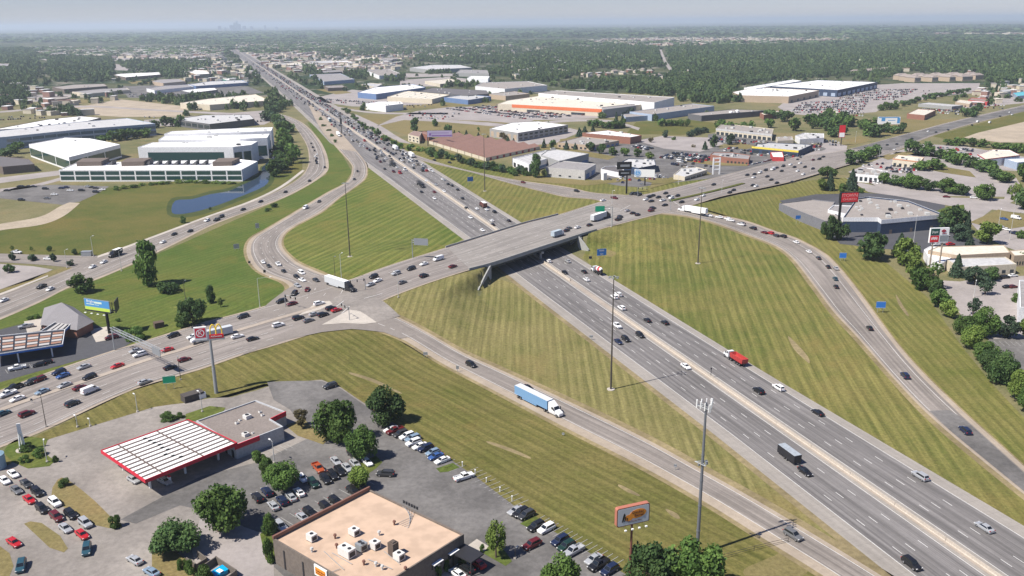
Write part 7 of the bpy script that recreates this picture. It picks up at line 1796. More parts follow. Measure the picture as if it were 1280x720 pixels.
# ---- lorries
def wheels(e, xs, y, r=.5, dual=False):
    for x in xs:
        for s_ in (-1, 1):
            m = MB(); m.tube((x, s_ * (y - (.28 if not dual else .5)), r), (x, s_ * y, r), r, n=12, mi=0); m.tube((x, s_ * y, r), (x, s_ * (y + .02), r), r * .5, n=8, mi=1); m.build('wheel', [M_tyre, M_rim], e)
def tractor(e, x0, col, sleeper=True):
    """cab whose back is at x0, nose pointing +x"""
    m = MB(); L = 6.4 if sleeper else 5.2
    loftbody(m, [(x0 + L, .55, 1.15, 1.3, .85), (x0 + L - .3, .45, 1.45, 1.6, 1.0), (x0 + L - 1.9, .45, 1.75, 1.95, 1.12), (x0 + L - 2.0, .5, 1.8, 2.0, 1.22), (x0 + 1.6, .5, 1.8, 2.0, 1.22)])
    hx = x0 + L - 1.95
    V = [(hx, -1.18, 1.95), (hx, 1.18, 1.95), (x0 + 1.6, 1.22, 1.95), (x0 + 1.6, -1.22, 1.95), (hx - .55, -1.05, 2.95), (hx - .55, 1.05, 2.95), (x0 + 1.6, 1.2, 2.95), (x0 + 1.6, -1.2, 2.95)]
    m.add(V, [(0, 1, 5, 4), (1, 2, 6, 5), (2, 3, 7, 6), (3, 0, 4, 7), (4, 5, 6, 7)])
    if sleeper: m.add([(hx - .7, -1.0, 2.95), (hx - .7, 1.0, 2.95), (x0 + 1.6, 1.2, 2.95), (x0 + 1.6, -1.2, 2.95), (hx - 1.9, -1.0, 3.85), (hx - 1.9, 1.0, 3.85), (x0 + 1.6, 1.15, 3.95), (x0 + 1.6, -1.15, 3.95)], [(0, 1, 5, 4), (1, 2, 6, 5), (2, 3, 7, 6), (3, 0, 4, 7), (4, 5, 6, 7)])
    m.build('cab', col, e)
    m = MB(); m.add([(hx + .03, -1.0, 2.05), (hx + .03, 1.0, 2.05), (hx - .47, .95, 2.88), (hx - .47, -.95, 2.88)], [(0, 1, 2, 3)]); m.build('windshield', M_cg, e)
    for s_ in (-1, 1):
        m = MB(); m.add([(hx - .15, s_ * 1.20, 2.05), (hx - .65, s_ * 1.16, 2.8), (hx - 1.4, s_ * 1.22, 2.8), (hx - 1.4, s_ * 1.235, 2.05)], [(0, 1, 2, 3) if s_ < 0 else (3, 2, 1, 0)]); m.build('side_window', M_cg, e)
        m = MB(); m.box((x0 + L - .1, s_ * .75, 1.15), (.2, .35, .25)); m.build('headlight', M_hl, e)
        m = MB(); m.box((hx - .1, s_ * 1.45, 2.3), (.15, .3, .7)); m.build('mirror', M_trim, e)
    m = MB(); m.box((x0 + 2.6, 0, .8), (6.6 if sleeper else 5, .9, .3)); m.build('chassis', M_trim, e)
    wheels(e, [x0 + L - 1.1], 1.2); wheels(e, [x0 + 1.2, x0 - .2], 1.22, dual=True)
def semi(px, py, reg_or_pts, sign, cabc, trc, label, Ltr=16.0, roofc=None, h=4.05, group='articulated lorries', layer=6, z=None, sleeper=True):
    p = G(px, py)
    if isinstance(reg_or_pts, str): a = tangent(reg_or_pts, p) + (0 if sign > 0 else math.pi)
    else: A, B_ = G(*reg_or_pts[0]), G(*reg_or_pts[1]); a = math.atan2(B_[1] - A[1], B_[0] - A[0])
    zz_ = Z1(p[0], p[1]); zz_ += off_z(layer) + min(zz_, 1) * .02 * layer
    e = empty('articulated_lorry', (p[0], p[1], zz_), a, label, 'lorry', group)
    x0 = Ltr / 2 - 3.0
    m = MB(); m.box((x0 - Ltr / 2 + 1.4, 0, (h + 1.15) / 2), (Ltr, 2.56, h - 1.15), mi=0); m.box((x0 - Ltr / 2 + 1.4, 0, h + .02), (Ltr - .1, 2.5, .04), mi=1)
    m.build('trailer', [trc, roofc or M_signw], e)
    m = MB(); 
    for s_ in (-1, 1): m.box((x0 - Ltr / 2 + .6, s_ * 1.2, .85), (Ltr * .45, .06, .6))
    m.build('side_skirt', trc, e)
    m = MB(); m.box((x0 - Ltr / 2 + 1.4, 0, 1.05), (Ltr - .4, 1.0, .25)); m.build('frame', M_trim, e)
    wheels(e, [x0 - Ltr + 3.0, x0 - Ltr + 4.3], 1.22, dual=True)
    tractor(e, x0 + .2, cabc, sleeper)
    return e
M_tblue = mat('trailer_blue', (.16, .30, .48), .45); M_tgrey = mat('trailer_grey', (.50, .52, .53), .45); M_bronze = mat('cab_dark', (.03, .03, .035), .35, .2)
semi(671, 507, 'rampN', 1, PM['white'], M_tblue, 'articulated lorry with pale blue trailer and white cab on the near slip road', 16.2, M_('trailer_roof', (.55, .56, .57)))
semi(424, 360, ((385, 349), (445, 368)), 1, M_bronze, M_tgrey, 'articulated lorry with silver trailer turning at the crossroads', 15.0)
semi(867, 267, ((905, 277), (835, 260)), 1, PM['white'], M_signw, 'all-white articulated lorry at the head of the right slip road queue', 14.6)
semi(750, 275, 'cross', 1, M_bronze, M_tgrey, 'articulated lorry with grey trailer at the right end of the bridge', 14.0)
semi(494, 187, 'east', 1, PM['white'], M_signw, 'white articulated lorry in the right-hand motorway queue, farther one', 14, layer=5)
semi(514, 196, 'east', 1, PM['silver'], M_signw, 'white articulated lorry in the right-hand motorway queue, nearer one', 14, layer=5)
semi(604, 259, 'east', 1, PM['dark red'], M_('trailer_rust', (.12, .05, .04)), 'short dark red box lorry in the motorway queue above the bridge', 7, layer=5, sleeper=False, h=3.6)
semi(423, 170, 'west', -1, PM['white'], M_signw, 'white articulated lorry in the left motorway lanes', 13, layer=5)
semi(412, 152, 'west', -1, PM['teal'], M_tgrey, 'teal-cabbed lorry farther up the left motorway lanes', 12, layer=5)
semi(145, 320, 'front', -1, M_bronze, M_('dark_trailer', (.03, .035, .035)), 'short dark lorry at the side road junction', 5.5, layer=6, sleeper=False, h=3.4)
# tipper in red with a white cab
def rigid(px, py, reg, sign, label, cabc, name='tipper_lorry', layer=5):
    p = G(px, py); a = tangent(reg, p) + (0 if sign > 0 else math.pi); zz_ = Z1(p[0], p[1]); zz_ += off_z(layer) + min(zz_, 1) * .02 * layer
    e = empty(name, (p[0], p[1], zz_), a, label, 'lorry'); return e
e = rigid(919, 452, 'east', 1, 'red tipper lorry with a white cab beside the right shoulder of the motorway', None)
tractor(e, 1.2, PM['white'], False)
m = MB(); V = [(x, y, z) for x, y, z in ((-5.8, -1.25, 1.3), (1.6, -1.25, 1.3), (1.6, 1.25, 1.3), (-5.8, 1.25, 1.3), (-6.1, -1.3, 3.0), (1.8, -1.3, 3.0), (1.8, 1.3, 3.0), (-6.1, 1.3, 3.0), (-5.9, -1.15, 3.0), (1.6, -1.15, 3.0), (1.6, 1.15, 3.0), (-5.9, 1.15, 3.0), (-5.6, -1.1, 1.9), (1.4, -1.1, 1.9), (1.4, 1.1, 1.9), (-5.6, 1.1, 1.9))]
m.add(V, [(0, 3, 2, 1), (0, 1, 5, 4), (1, 2, 6, 5), (2, 3, 7, 6), (3, 0, 4, 7), (4, 5, 9, 8), (5, 6, 10, 9), (6, 7, 11, 10), (7, 4, 8, 11), (8, 9, 13, 12), (9, 10, 14, 13), (10, 11, 15, 14), (11, 8, 12, 15), (12, 13, 14, 15)])
for k in range(7):
    for s_ in (-1, 1): m.box((-5.2 + k * 1.05, s_ * 1.31, 2.15), (.12, .08, 1.6))
m.build('tipper_body', M_('tipper_red', (.42, .05, .045), .5), e); wheels(e, [-1.6, -3.0, -4.3], 1.22, dual=True)
m = MB(); m.box((-2.2, 0, 1.05), (7.6, .9, .3)); m.build('frame', M_trim, e)
# cement mixer
e = rigid(747, 342, 'east', 1, 'concrete mixer with a white and red drum on the motorway below the bridge', None, 'concrete_mixer')
tractor(e, 1.0, PM['white'], False)
m = MB(); prof = [(-4.4, .55, 3.1), (-3.4, 1.0, 2.95), (-2.0, 1.25, 2.75), (-.6, 1.25, 2.55), (.8, .9, 2.35), (1.4, .3, 2.25)]
for (xa, ra, za), (xb, rb, zb), mi in zip(prof[:-1], prof[1:], (1, 0, 1, 0, 1)): m.tube((xa, 0, za), (xb, 0, zb), ra, rb, 14, mi)
m.build('drum', [M_redp, M_signw], e); m = MB(); m.box((-1.6, 0, 1.15), (6.4, 1.2, .35)); m.box((-4.4, 0, 2.2), (.8, 1.0, 1.8)); m.build('frame', M_trim, e); wheels(e, [-1.4, -2.8], 1.22, dual=True)
# box lorry on the bridge, with a pale body
e = rigid(697, 296, 'cross', 1, 'boxy pale blue-grey delivery lorry on the near side of the bridge', None, 'box_lorry', 8)
m = MB(); m.box((-1.0, 0, 2.1), (7.0, 2.4, 2.5), mi=0); m.build('cargo_box', M_('box_body', (.36, .42, .46)), e)
m = MB(); loftbody(m, [(4.6, .5, 1.0, 1.2, .95), (4.4, .4, 1.5, 1.9, 1.1), (3.9, .4, 2.1, 2.5, 1.12), (2.6, .4, 2.2, 2.6, 1.12)]); m.build('cab', PM['white'], e)
m = MB(); m.add([(4.47, -.95, 1.7), (4.47, .95, 1.7), (4.0, .95, 2.4), (4.0, -.95, 2.4)], [(0, 1, 2, 3)]); m.build('windshield', M_cg, e); wheels(e, [3.5, -2.4], 1.15)
m = MB(); m.box((0, 0, .7), (8.2, 1.0, .3)); m.build('frame', M_trim, e)
# box lorry heading left by the two-brand sign
e = rigid(240, 431, 'cross', -1, 'white-cabbed lorry with a long grey box passing behind the two-brand sign', None, 'box_lorry', 8)
e.location = G(262, 425) + np.array([0, 0, .2])
m = MB(); m.box((-3.2, 0, 2.4), (11.5, 2.5, 2.7)); m.build('cargo_box', M_tgrey, e); tractor(e, 1.9, PM['white'], False); wheels(e, [-6, -7.3], 1.2, dual=True)
m = MB(); m.box((-3, 0, 1.0), (11, 1.0, .3)); m.build('frame', M_trim, e)
# black SUV's trailer
e = rigid(986, 574, 'west', -1, 'dark box trailer with a pale roof towed by the black car on the motorway', None, 'box_trailer')
e.rotation_euler[2] = math.atan2(HU[1], HU[0])
m = MB(); m.box((0, 0, 1.75), (7.6, 2.4, 2.3), mi=0); m.box((0, 0, 2.93), (7.5, 2.35, .06), mi=1); m.build('cargo_box', [M_('trailer_black', (.022, .022, .025), .4), M_('trailer_grey_roof', (.32, .35, .38), .5)], e)
m = MB(); m.box((4.6, 0, .6), (2.2, .2, .15)); m.build('tow_bar', M_trim, e); wheels(e, [-.6, .5], 1.2, .38)
# open flatbeds / car carriers on the motorway above the bridge
for px, py, lab in ((491, 207, 'open car transporter in the left motorway lanes, farther one'), (526, 233, 'open car transporter in the left motorway lanes, nearer one')):
    e = rigid(px, py, 'west', -1, lab, None, 'car_transporter'); tractor(e, 3.5, M_bronze, False)
    m = MB()
    for z in (1.3, 2.9): m.box((-2.4, 0, z), (12.5, 2.4, .15))
    for k in range(6):
        for s_ in (-1, 1): m.box((-8.4 + k * 2.4, s_ * 1.2, 2.2), (.15, .1, 1.9))
    m.build('deck_frame', M_trim, e); wheels(e, [-6.5, -7.6], 1.2, dual=True)
# ============================================================ POLES, SIGNS AND OTHER STREET FURNITURE
M_pole = mat('weathered_pole', (.075, .065, .055), .7, var=.2, vs=1); M_lpole = mat('pale_pole', (.50, .50, .48), .5)
M_sgrey = mat('sign_back', (.30, .32, .34), .5, .4)
def mast(bx, by, ty, label):
    p = G(bx, by); h = rise(p, ty)
    e = empty('high_mast_light', p, .3, label, 'light mast', 'high mast lights')
    m = MB(); m.tube((0, 0, 0), (0, 0, h * .5), .33, .25, 10); m.tube((0, 0, h * .5), (0, 0, h), .25, .13, 10); m.build('pole', M_pole, e)
    m = MB(); m.tube((0, 0, -.3), (0, 0, .25), 1.3, n=14); m.build('base', M_conc, e)
    m = MB()
    n = 24
    for k in range(n):
        a, b_ = 2 * math.pi * k / n, 2 * math.pi * (k + 1) / n
        m.tube((math.cos(a) * 1.1, math.sin(a) * 1.1, h - .3), (math.cos(b_) * 1.1, math.sin(b_) * 1.1, h - .3), .06, n=5, cap=False)
    for k in range(3): a = k * 2.094; m.tube((0, 0, h - .3), (math.cos(a) * 1.1, math.sin(a) * 1.1, h - .3), .05, n=5)
    m.build('ring', M_galv, e)
    for k in range(6):
        a = k * math.pi / 3; m = MB(); m.box((math.cos(a) * 1.5, math.sin(a) * 1.5, h - .45), (.6, .4, .25), a); m.build('lamp', M_sgrey, e)
mast(437.5, 321, 228, 'high mast light on the mown infield inside the curved left slip road')
mast(763.5, 487, 345, 'high mast light between the near slip road and the motorway')
mast(872.3, 329.5, 234, 'high mast light on the mown slope right of the bridge')
mast(606, 239, 167, 'high mast light on the upper infield beyond the bridge')
def cell():
    p = G(871, 694); h = rise(p, 503)
    e = empty('cell_tower', p, .4, 'tall grey mobile phone tower with antenna panels beside the near slip road', 'phone tower')
    m = MB(); m.tube((0, 0, 0), (0, 0, h * .55), .42, .33, 14); m.tube((0, 0, h * .55), (0, 0, h), .33, .24, 14)
    for k in range(1, 6): m.tube((0, 0, h * k / 6), (0, 0, h * k / 6 + .25),   .52 - .04 * k, n=14)
    m.build('pole', mat('tower_grey', (.17, .18, .20), .6, .3), e)
    for hz, r, nm in ((h - .9, 2.1, 'top_platform'), (h * .62, 1.7, 'lower_platform')):
        m = MB()
        c = [(math.cos(a) * r, math.sin(a) * r, hz) for a in (.3, .3 + 2.094, .3 + 4.188)]
        for k in range(3): m.tube(c[k], c[(k + 1) % 3], .07, n=6); m.tube((0, 0, hz), c[k], .08, n=6)
        pf = m.build(nm, M_galv, e)
        if nm[0] == 't':
            for k in range(3):
                for j in range(4):
                    q = Vector(c[k]).lerp(Vector(c[(k + 1) % 3]), .08 + .28 * j) ; m = MB(); m.box((q.x * 1.08, q.y * 1.08, hz + .35), (.24, .18, 1.8), math.atan2(q.y, q.x)); m.build('antenna_panel', M_signw, pf)
        else:
            m = MB(); m.box((.7, -.5, hz), (.6, .4, .7)); m.box((-.8, .2, hz - .4), (.4, .3, .6)); m.build('radio_box', M_sgrey, pf)
cell()
def street_lamp(bx, by, ty, label, arm=2.4, rz=0, m_=None, dbl=False, group='street lamps'):
    p = G(bx, by); h = rise(p, ty); m_ = m_ or M_lpole
    e = empty('street_lamp', p, rz, label, 'lamp', group)
    m = MB(); m.tube((0, 0, 0), (0, 0, h), .13, .08, 8)
    for s_ in ((1, -1) if dbl else (1,)): m.tube((0, 0, h), (s_ * arm, 0, h + .3), .05, n=6)
    m.build('pole', m_, e)
    m = MB(); m.box((0, 0, .2), (.6, .6, .5)); m.build('base', M_conc, e)
    for s_ in ((1, -1) if dbl else (1,)): m = MB(); m.box((s_ * (arm + .3), 0, h + .28), (.9, .35, .2)); m.build('lamp_head', M_galv if m_ is M_pole else M_signw, e)
for a in ((59, 578, 553, 'white lamp post by the kerb bend of the filling station yard', 1.0, 2.0), (253, 515, 491, 'white lamp post between the two-brand sign and the canopy', 1.0, 2.4), (343, 579, 552, 'white lamp post by the hedges below the filling station shop', 1.0, 2.4), (97, 534, 521, 'short white lamp post left of its neighbour on the roadside verge', .6, 2.4), (113, 533, 525, 'very short white post on the roadside verge', .4, 2.4), (172, 515, 494, 'pale lamp post on the verge above the canopy tip', .6, 2.4),
          (498, 372, 342, 'pale lamp post at the near kerb before the bridge', 2.4, 2.2), (427, 350, 318, 'slim pale pole on the infield near the crossroads', 1.6, 1.2), (419, 347, 322, 'slim darker pole left of the pale one near the crossroads', .8, 1.2), (325, 384, 348, 'pale lamp post on the lawn tip left of the crossroads', 5.0, 0.2), (764, 284, 262, 'grey lamp post at the right end of the bridge, near side', 1.6, 2.2), (765, 256, 238, 'grey lamp post at the right end of the bridge, far side', 1.6, -1),
          (848, 230, 213, 'grey pole on the grass before the showroom', 1.2, 1), (902, 302 - 60, 226, 'pole beside the far-side traffic lights', 1.2, 1), (117, 321, 296, 'tall pole behind the shelter at the side road', 1.2, 1), (152, 339, 314, 'slim pole at the kerb of the frontage road junction', 1.2, 1), (84, 335, 313, 'pole at the corner of the side road', 1.2, 1), (58, 534, 494, 'dark wooden pole at the near kerb of the crossing road', .3, 2),
          (226, 475, 447, 'brown steel column at the near kerb under the overhead sign', .1, 2), (232, 375, 352, 'slim dark pole on the lawn above the dark round tree', .8, 1), (644, 702 - 4, 687, 'short black lamp post in the restaurant car park', .5, 1), (1246, 295, 262, 'tall pale double lamp post in the plaza lot', 1.2, 1), (1262, 300, 270, 'second pale lamp post in the plaza lot', 1.2, 1), (1267, 268, 250, 'pale lamp post on the grass island of the plaza', 1.2, 1), (1142, 302, 270, 'white pole in front of the church wall', .2, 1),
          (1217, 372, 352, 'pale lamp post on the lodging lot', 1.0, 1), (1098, 205, 186, 'pole beside the white restaurant', 1.0, 1), (1013, 215, 197, 'pole at the road corner beyond the lights', 1.0, 1), (1069, 178, 165, 'pale pole beside the far road junction', 1.0, 1)):
    street_lamp(a[0], a[1], a[2], a[3], a[4], a[5], M_pole if 'dark' in a[3] or 'brown' in a[3] or 'black' in a[3] else None)
def panel_dir(a, b_, z):
    """a sign face running from photo pixel a to b (left to right) at height z: centre, unit vector, width"""
    A, B_ = gz(*a, z)[:2], gz(*b_, z)[:2]; L = np.linalg.norm(B_ - A); return (A + B_) / 2, (B_ - A) / L, L
# --- two-brand pole sign beside the crossing road
p = G(270.5, 491.5); hT = rise(p, 425); 
ang = math.atan2(*( (gz(280, 424, hT) - gz(246, 426.5, hT))[[1, 0]] ))
ang = R_(14)
e = empty('pole_sign', p, ang, 'grey pole sign with a red circled K panel and golden arches', 'sign')
m = MB(); m.tube((0, 0, 0), (0, 0, hT * .48), .62, .55, 14); m.tube((0, 0, hT * .48), (0, 0, hT), .48, .42, 14); m.build('pole', M_galv, e)
m = MB(); m.box((0, 0, hT + .2), (9.2, .7, .45)); m.build('beam', M_galv, e)
m = MB(); m.box((-2.7, 0, hT + 2.6), (3.9, .7, 4.3)); pk = m.build('sign_box', M_signw, e)
m = MB(); m.box((-2.7, -.38, hT + 2.75), (3.2, .06, 3.2)); m.build('red_panel', M_redb, pk)
m = MB(); n = 40
for k in range(n):
    a, b_ = 2 * math.pi * k / n, 2 * math.pi * (k + 1) / n
    q = [(-2.7 + r * math.cos(t), -.43, hT + 2.75 + r * math.sin(t)) for r, t in ((1.28, a), (1.28, b_), (1.0, b_), (1.0, a))]
    m.add(q, [(0, 3, 2, 1)])
m.build('circle_emblem', M_signw, pk)
put_text('K', 1.9, M_signw, pk, (-2.7, -.42, hT + 2.75), 0, 1.1)
m = MB(); m.box((2.1, 0, hT + 1.2), (4.4, .6, 1.3)); pm = m.build('red_box', M_redp, e)
put_text("McDonald's", .72, M_signw, pm, (2.1, -.33, hT + 1.2), 0)
m = MB()
for cx in (1.2, 3.0):
    prev = None
    for k in range(13):
        t = math.pi * k / 12; q = (cx + .95 * math.cos(t), 0, hT + 1.85 + 3.3 * math.sin(t) ** .85)
        if prev: m.tube(prev, q, .2, n=7)
        prev = q
m.build('golden_arches', M_yellow, e)
# --- restaurant pole sign
p = G(787, 735); hb = rise(p, 654)
e = empty('pole_sign', p, R_(20), 'brown pole sign with an orange and brown restaurant emblem at the bottom', 'sign')
m = MB(); m.tube((0, 0, 0), (0, 0, hb * .6), .34, .30, 12); m.tube((0, 0, hb * .6), (0, 0, hb + .6), .26, .24, 12); m.build('pole', mat('rust_pole', (.16, .065, .045), .7), e)
Hs = 4.4; Wsg = 7.7
def rrect(w_, h_, r, n=6):
    P = []
    for cx, cz_, a0_ in ((w_ / 2 - r, h_ / 2 - r, 0), (-w_ / 2 + r, h_ / 2 - r, 90), (-w_ / 2 + r, -h_ / 2 + r, 180), (w_ / 2 - r, -h_ / 2 + r, 270)):
        for k in range(n + 1): t = R_(a0_ + 90 * k / n); P.append((cx + r * math.cos(t), cz_ + r * math.sin(t)))
    return P
def plate(m, P, y0, y1, zc, xc=0, mi=0):
    n = len(P); m.add([(xc + x, y0, zc + z) for x, z in P] + [(xc + x, y1, zc + z) for x, z in P], [tuple(range(n)), tuple(range(n, 2 * n))[::-1]] + [((k + 1) % n, k, n + k, n + (k + 1) % n) for k in range(n)], mi)
m = MB(); plate(m, rrect(Wsg, Hs, .45), -.5, .5, hb + 2.2); fr = m.build('sign_frame', mat('sign_terracotta', (.40, .15, .10), .5), e)
m = MB(); plate(m, rrect(Wsg - .25, Hs - .25, .4), -.53, -.5, hb + 2.2); m.build('dark_edge', M_black, fr)
m = MB(); plate(m, rrect(Wsg - .45, Hs - .45, .36), -.57, -.53, hb + 2.2); m.build('sign_face', mat('face_grey', (.50, .52, .55), .5), fr)
m = MB(); P1 = [(1.0 + 1.95 * math.cos(t), .3 + 1.05 * math.sin(t) + .12 * math.cos(t)) for t in [k * math.pi / 16 for k in range(32)]]; plate(m, P1, -.61, -.57, hb + 2.2)
P2 = [(-1.1 + 1.0 * math.cos(t), -.35 + .75 * math.sin(t)) for t in [k * math.pi / 12 for k in range(24)]]; plate(m, P2, -.60, -.575, hb + 2.2); m.build('emblem', M_orange, fr)
put_text('Cracker', .95, M_brownp, fr, (.95, -.63, hb + 2.2 + .72), 0, .9); put_text('Barrel', .95, M_brownp, fr, (1.25, -.63, hb + 2.2 - .08), 0, .9); put_text('Old Country Store', .42, M_brownp, fr, (.3, -.58, hb + 2.2 - 1.28), 0)
m = MB()
for q in ([(-2.7, -1.1), (-2.35, -1.1), (-1.9, .5), (-2.15, .95), (-2.4, .4)], [(-2.15, -1.1), (-1.95, -1.1), (-1.7, -.1), (-1.95, .1)], [(-1.6, -1.1), (-1.45, -1.1), (-1.3, -.4), (-1.6, -.2)]): plate(m, q, -.62, -.57, hb + 2.2)
m.build('figure_mark', M_black, fr)
m = MB()
for x in (-2.4, -.8, .8, 2.4): m.tube((x, -.3, hb + .3), (x, -1.7, hb - .2), .05, n=6); m.box((x, -1.8, hb - .2), (.45, .35, .25), mi=1)
m.build('floodlight', [M_pole, M_signw], e)
# --- double-sided billboard behind the left station
p = G(137, 417); hb = rise(p, 391)
e = empty('billboard', p, R_(-22), 'V-shaped blue and lime billboard on a black post above the left filling station', 'billboard')
m = MB(); m.tube((0, 0, 0), (0, 0, hb + .6), .6, .55, 14); m.build('post', M_black, e)
m = MB(); m.box((-3.6, 0, hb + .4), (13.5, 1.6, .5)); m.box((-3.6, 2.6, hb + .3), (11, .4, .4)); 
for k in range(9): m.box((-9.6 + k * 1.5, 1.0, hb + 2.2), (.18, .18, 4.2)); m.tube((-9.6 + k * 1.5, 1.0, hb + 4.2), (-9.6 + k * 1.5, 3.4, hb + 2), .07, n=5)
m.build('frame', M_dark, e)
m = MB(); m.box((-3.6, -.5, hb + 2.9), (13.2, .3, 4.6)); bf = m.build('poster_panel', M_sgrey, e)
m = MB(); m.box((-3.6, -.68, hb + 3.5), (12.7, .06, 3.0)); m.build('blue_field', M_skyb, bf)
m = MB(); m.box((-3.6, -.68, hb + 1.35), (12.7, .06, 1.3)); m.build('lime_field', M_lime, bf)
put_text('Bright', 1.5, M_signw, bf, (-6.9, -.73, hb + 4.2), 0, 1.05); put_text('savings', 1.3, M_lime, bf, (-3.2, -.73, hb + 4.0), 0, 1.0) if False else None
m = MB(); m.box((-7.0, -.73, hb + 3.05), (4.0, .04, .3)); m.box((-3.6, -.73, hb + 3.0), (2.2, .04, .18)); m.box((-2.9, -.73, hb + 3.95), (3.9, .04, .75)); m.build('small_print', mat('pale_print', (.6, .72, .6), .5), bf)
m = MB(); m.box((3.6, 2.2, hb + 2.9), (.3, 6.4, 4.6), R_(35)); m.build('rear_panel', M_dark, e)
m = MB()
for x in (-8.5, -5.2, -2, 1.2): m.tube((x, -.6, hb + .2), (x, -2.2, hb - .1), .06, n=5); m.box((x, -2.3, hb - .1), (.9, .5, .2), mi=1)
m.build('floodlight', [M_pole, M_signw], e)
# --- overhead truss sign left of the two-brand sign
p = G(143.5, 438); hg = rise(p, 412); q2 = gz(188, 437, hg)
a = math.atan2((q2 - p)[1], (q2 - p)[0]); Lg = math.hypot(*(q2 - p)[:2]) + 9
e = empty('overhead_sign', p, a, 'galvanised truss reaching over the left crossing road carrying a sign panel', 'gantry sign')
m = MB(); m.tube((0, 0, 0), (0, 0, hg + .8), .28, .24, 10); m.build('post', M_galv, e)
m = MB(); n = 16
for y in (-.6, .6):
    for z in (hg - .2, hg + 1.0): m.tube((0, y, z), (Lg, y, z), .09, n=6)
for k in range(n):
    x0, x1 = Lg * k / n, Lg * (k + 1) / n
    m.tube((x0, -.6, hg - .2 if k % 2 else hg + 1), (x1, -.6, hg + 1 if k % 2 else hg - .2), .05, n=5); m.tube((x0, .6, hg - .2 if k % 2 else hg + 1), (x1, .6, hg + 1 if k % 2 else hg - .2), .05, n=5); m.tube((x0, -.6, hg + 1), (x1, .6, hg + 1), .04, n=5)
m.build('truss', M_galv, e)
m = MB(); m.box((Lg - 3.2, -.8, hg + .2), (5.6, .15, 2.6)); m.build('sign_panel', M_sgrey, e)
# --- small road signs
def road_sign(bx, by, ty, w_, h_, fm, label, rz=0.0, posts=2, text=None, tm=None, ts=.5):
    p = G(bx, by); z = rise(p, ty)
    e = empty('road_sign', p, rz, label, 'sign')
    m = MB()
    for x in ((-w_ * .3, w_ * .3) if posts == 2 else (0,)): m.tube((x, .1, 0), (x, .1, z), .07, n=6)
    m.build('post', M_galv, e)
    m = MB(); plate(m, rrect(w_, h_, min(w_, h_) * .08, 3), -.04, .04, z - h_ / 2); pf = m.build('panel', fm, e)
    m = MB()
    for (zz_, ww) in ((h_ / 2 - .08, w_ - .2), (-h_ / 2 + .08, w_ - .2)): m.box((0, -.06, z - h_ / 2 + zz_), (ww, .03, .05))
    m.build('border', M_signw, pf)
    if text:
        for k, t in enumerate(text): put_text(t, ts, tm or M_signw, pf, (0, -.07, z - h_ / 2 + h_ * (.5 - (k + .55) / len(text))), 0, 1.0)
    return e
road_sign(213, 487, 470, 4.0, 2.6, M_greenp, 'small green sign on two posts at the near verge of the crossing road', R_(15))
road_sign(752, 323, 311, 5.2, 3.6, M_bluep, 'blue services sign beside the motorway under the right end of the bridge', R_(18), 2, ['FOOD', 'GAS'], ts=.9)
road_sign(588, 232, 221, 4.6, 3.4, M_bluep, 'blue sign on the upper infield near the high mast light', R_(25))
road_sign(997, 280, 269, 3.2, 2.4, M_bluep, 'dark blue sign above the queue on the right slip road', R_(10))
road_sign(1053, 326, 316, 3.4, 2.8, M_bluep, 'bright blue services sign at the bend of the right slip road', R_(-5))
road_sign(1100, 391, 377, 3.8, 2.8, M_bluep, 'blue services sign lower down the right slip road', R_(-5))
road_sign(322, 287, 279, 2.2, 3.0, M_sgrey, 'grey back of a sign on the lawn beside the curved ramp', R_(20))
road_sign(296, 313, 305, 3.0, 2.6, M_sgrey, 'grey-blue sign back on the striped lawn', R_(20))
road_sign(844, 588, 594 - 14, .8, .9, M_sgrey, 'small sign at the lower kerb of the near slip road', 0, 1)
road_sign(572, 465, 457, 1.0, 1.4, M_sgrey, 'small sign back at the lower shoulder of the near slip road', 0, 1)
road_sign(532, 447, 440, 1.6, 1.2, M_sgrey, 'small paired sign plates near the top of the near slip road', 0, 2)
road_sign(704, 545, 541, .8, .6, M_sgrey, 'tiny plate on the shoulder right of the blue lorry', 0, 1)
road_sign(739, 425, 419, 1.4, 1.0, M_sgrey, 'small sign back at the left shoulder of the motorway', 0, 1)
road_sign(738, 324, 320, 1.6, 1.6, M_black, 'black diamond plate left of the blue services sign', 0, 1)
road_sign(312, 331, 326, 1.2, 1.4, M_black, 'little dark sign at the outer kerb of the curved ramp', 0, 1)
road_sign(331, 343, 337, 1.2, 1.6, M_black, 'second little dark sign at the outer kerb of the curved ramp', 0, 1)
road_sign(40, 504, 498, .7, .9, M_dark, 'tiny dark post sign in the median by the red SUV', 0, 1)
# double-post overhead style signs at the bridge ends
def mono_sign(bx, by, ty, arm, pw, ph, fm, label, rz, text=None):
    p = G(bx, by); h = rise(p, ty); e = empty('cantilever_sign', p, rz, label, 'sign')
    m = MB(); m.tube((0, 0, 0), (0, 0, h), .22, .18, 10); m.tube((0, 0, h - .5), (arm, 0, h - .5), .14, n=8); m.tube((0, 0, h - 1.6), (arm, 0, h - 1.6), .14, n=8); m.build('post', M_galv, e)
    m = MB(); plate(m, rrect(pw, ph, .2, 3), -.35, -.25, h - 1.05, arm - pw / 2); pf = m.build('panel', fm, e)
    if text:
        for k, t in enumerate(text): put_text(t, .7, M_signw, pf, (arm - pw / 2, -.4, h - 1.05 + .6 - k * .95), 0)
    return e
mono_sign(516, 323, 299, 8.2, 7.2, 3.4, M_sgrey, 'grey back of an overhead direction sign left of the bridge', R_(-12))
mono_sign(765, 283, 258, -4.5, 5.4, 3.2, M_greenp, 'bright green overhead direction sign above the grey lorry on the bridge', R_(8))
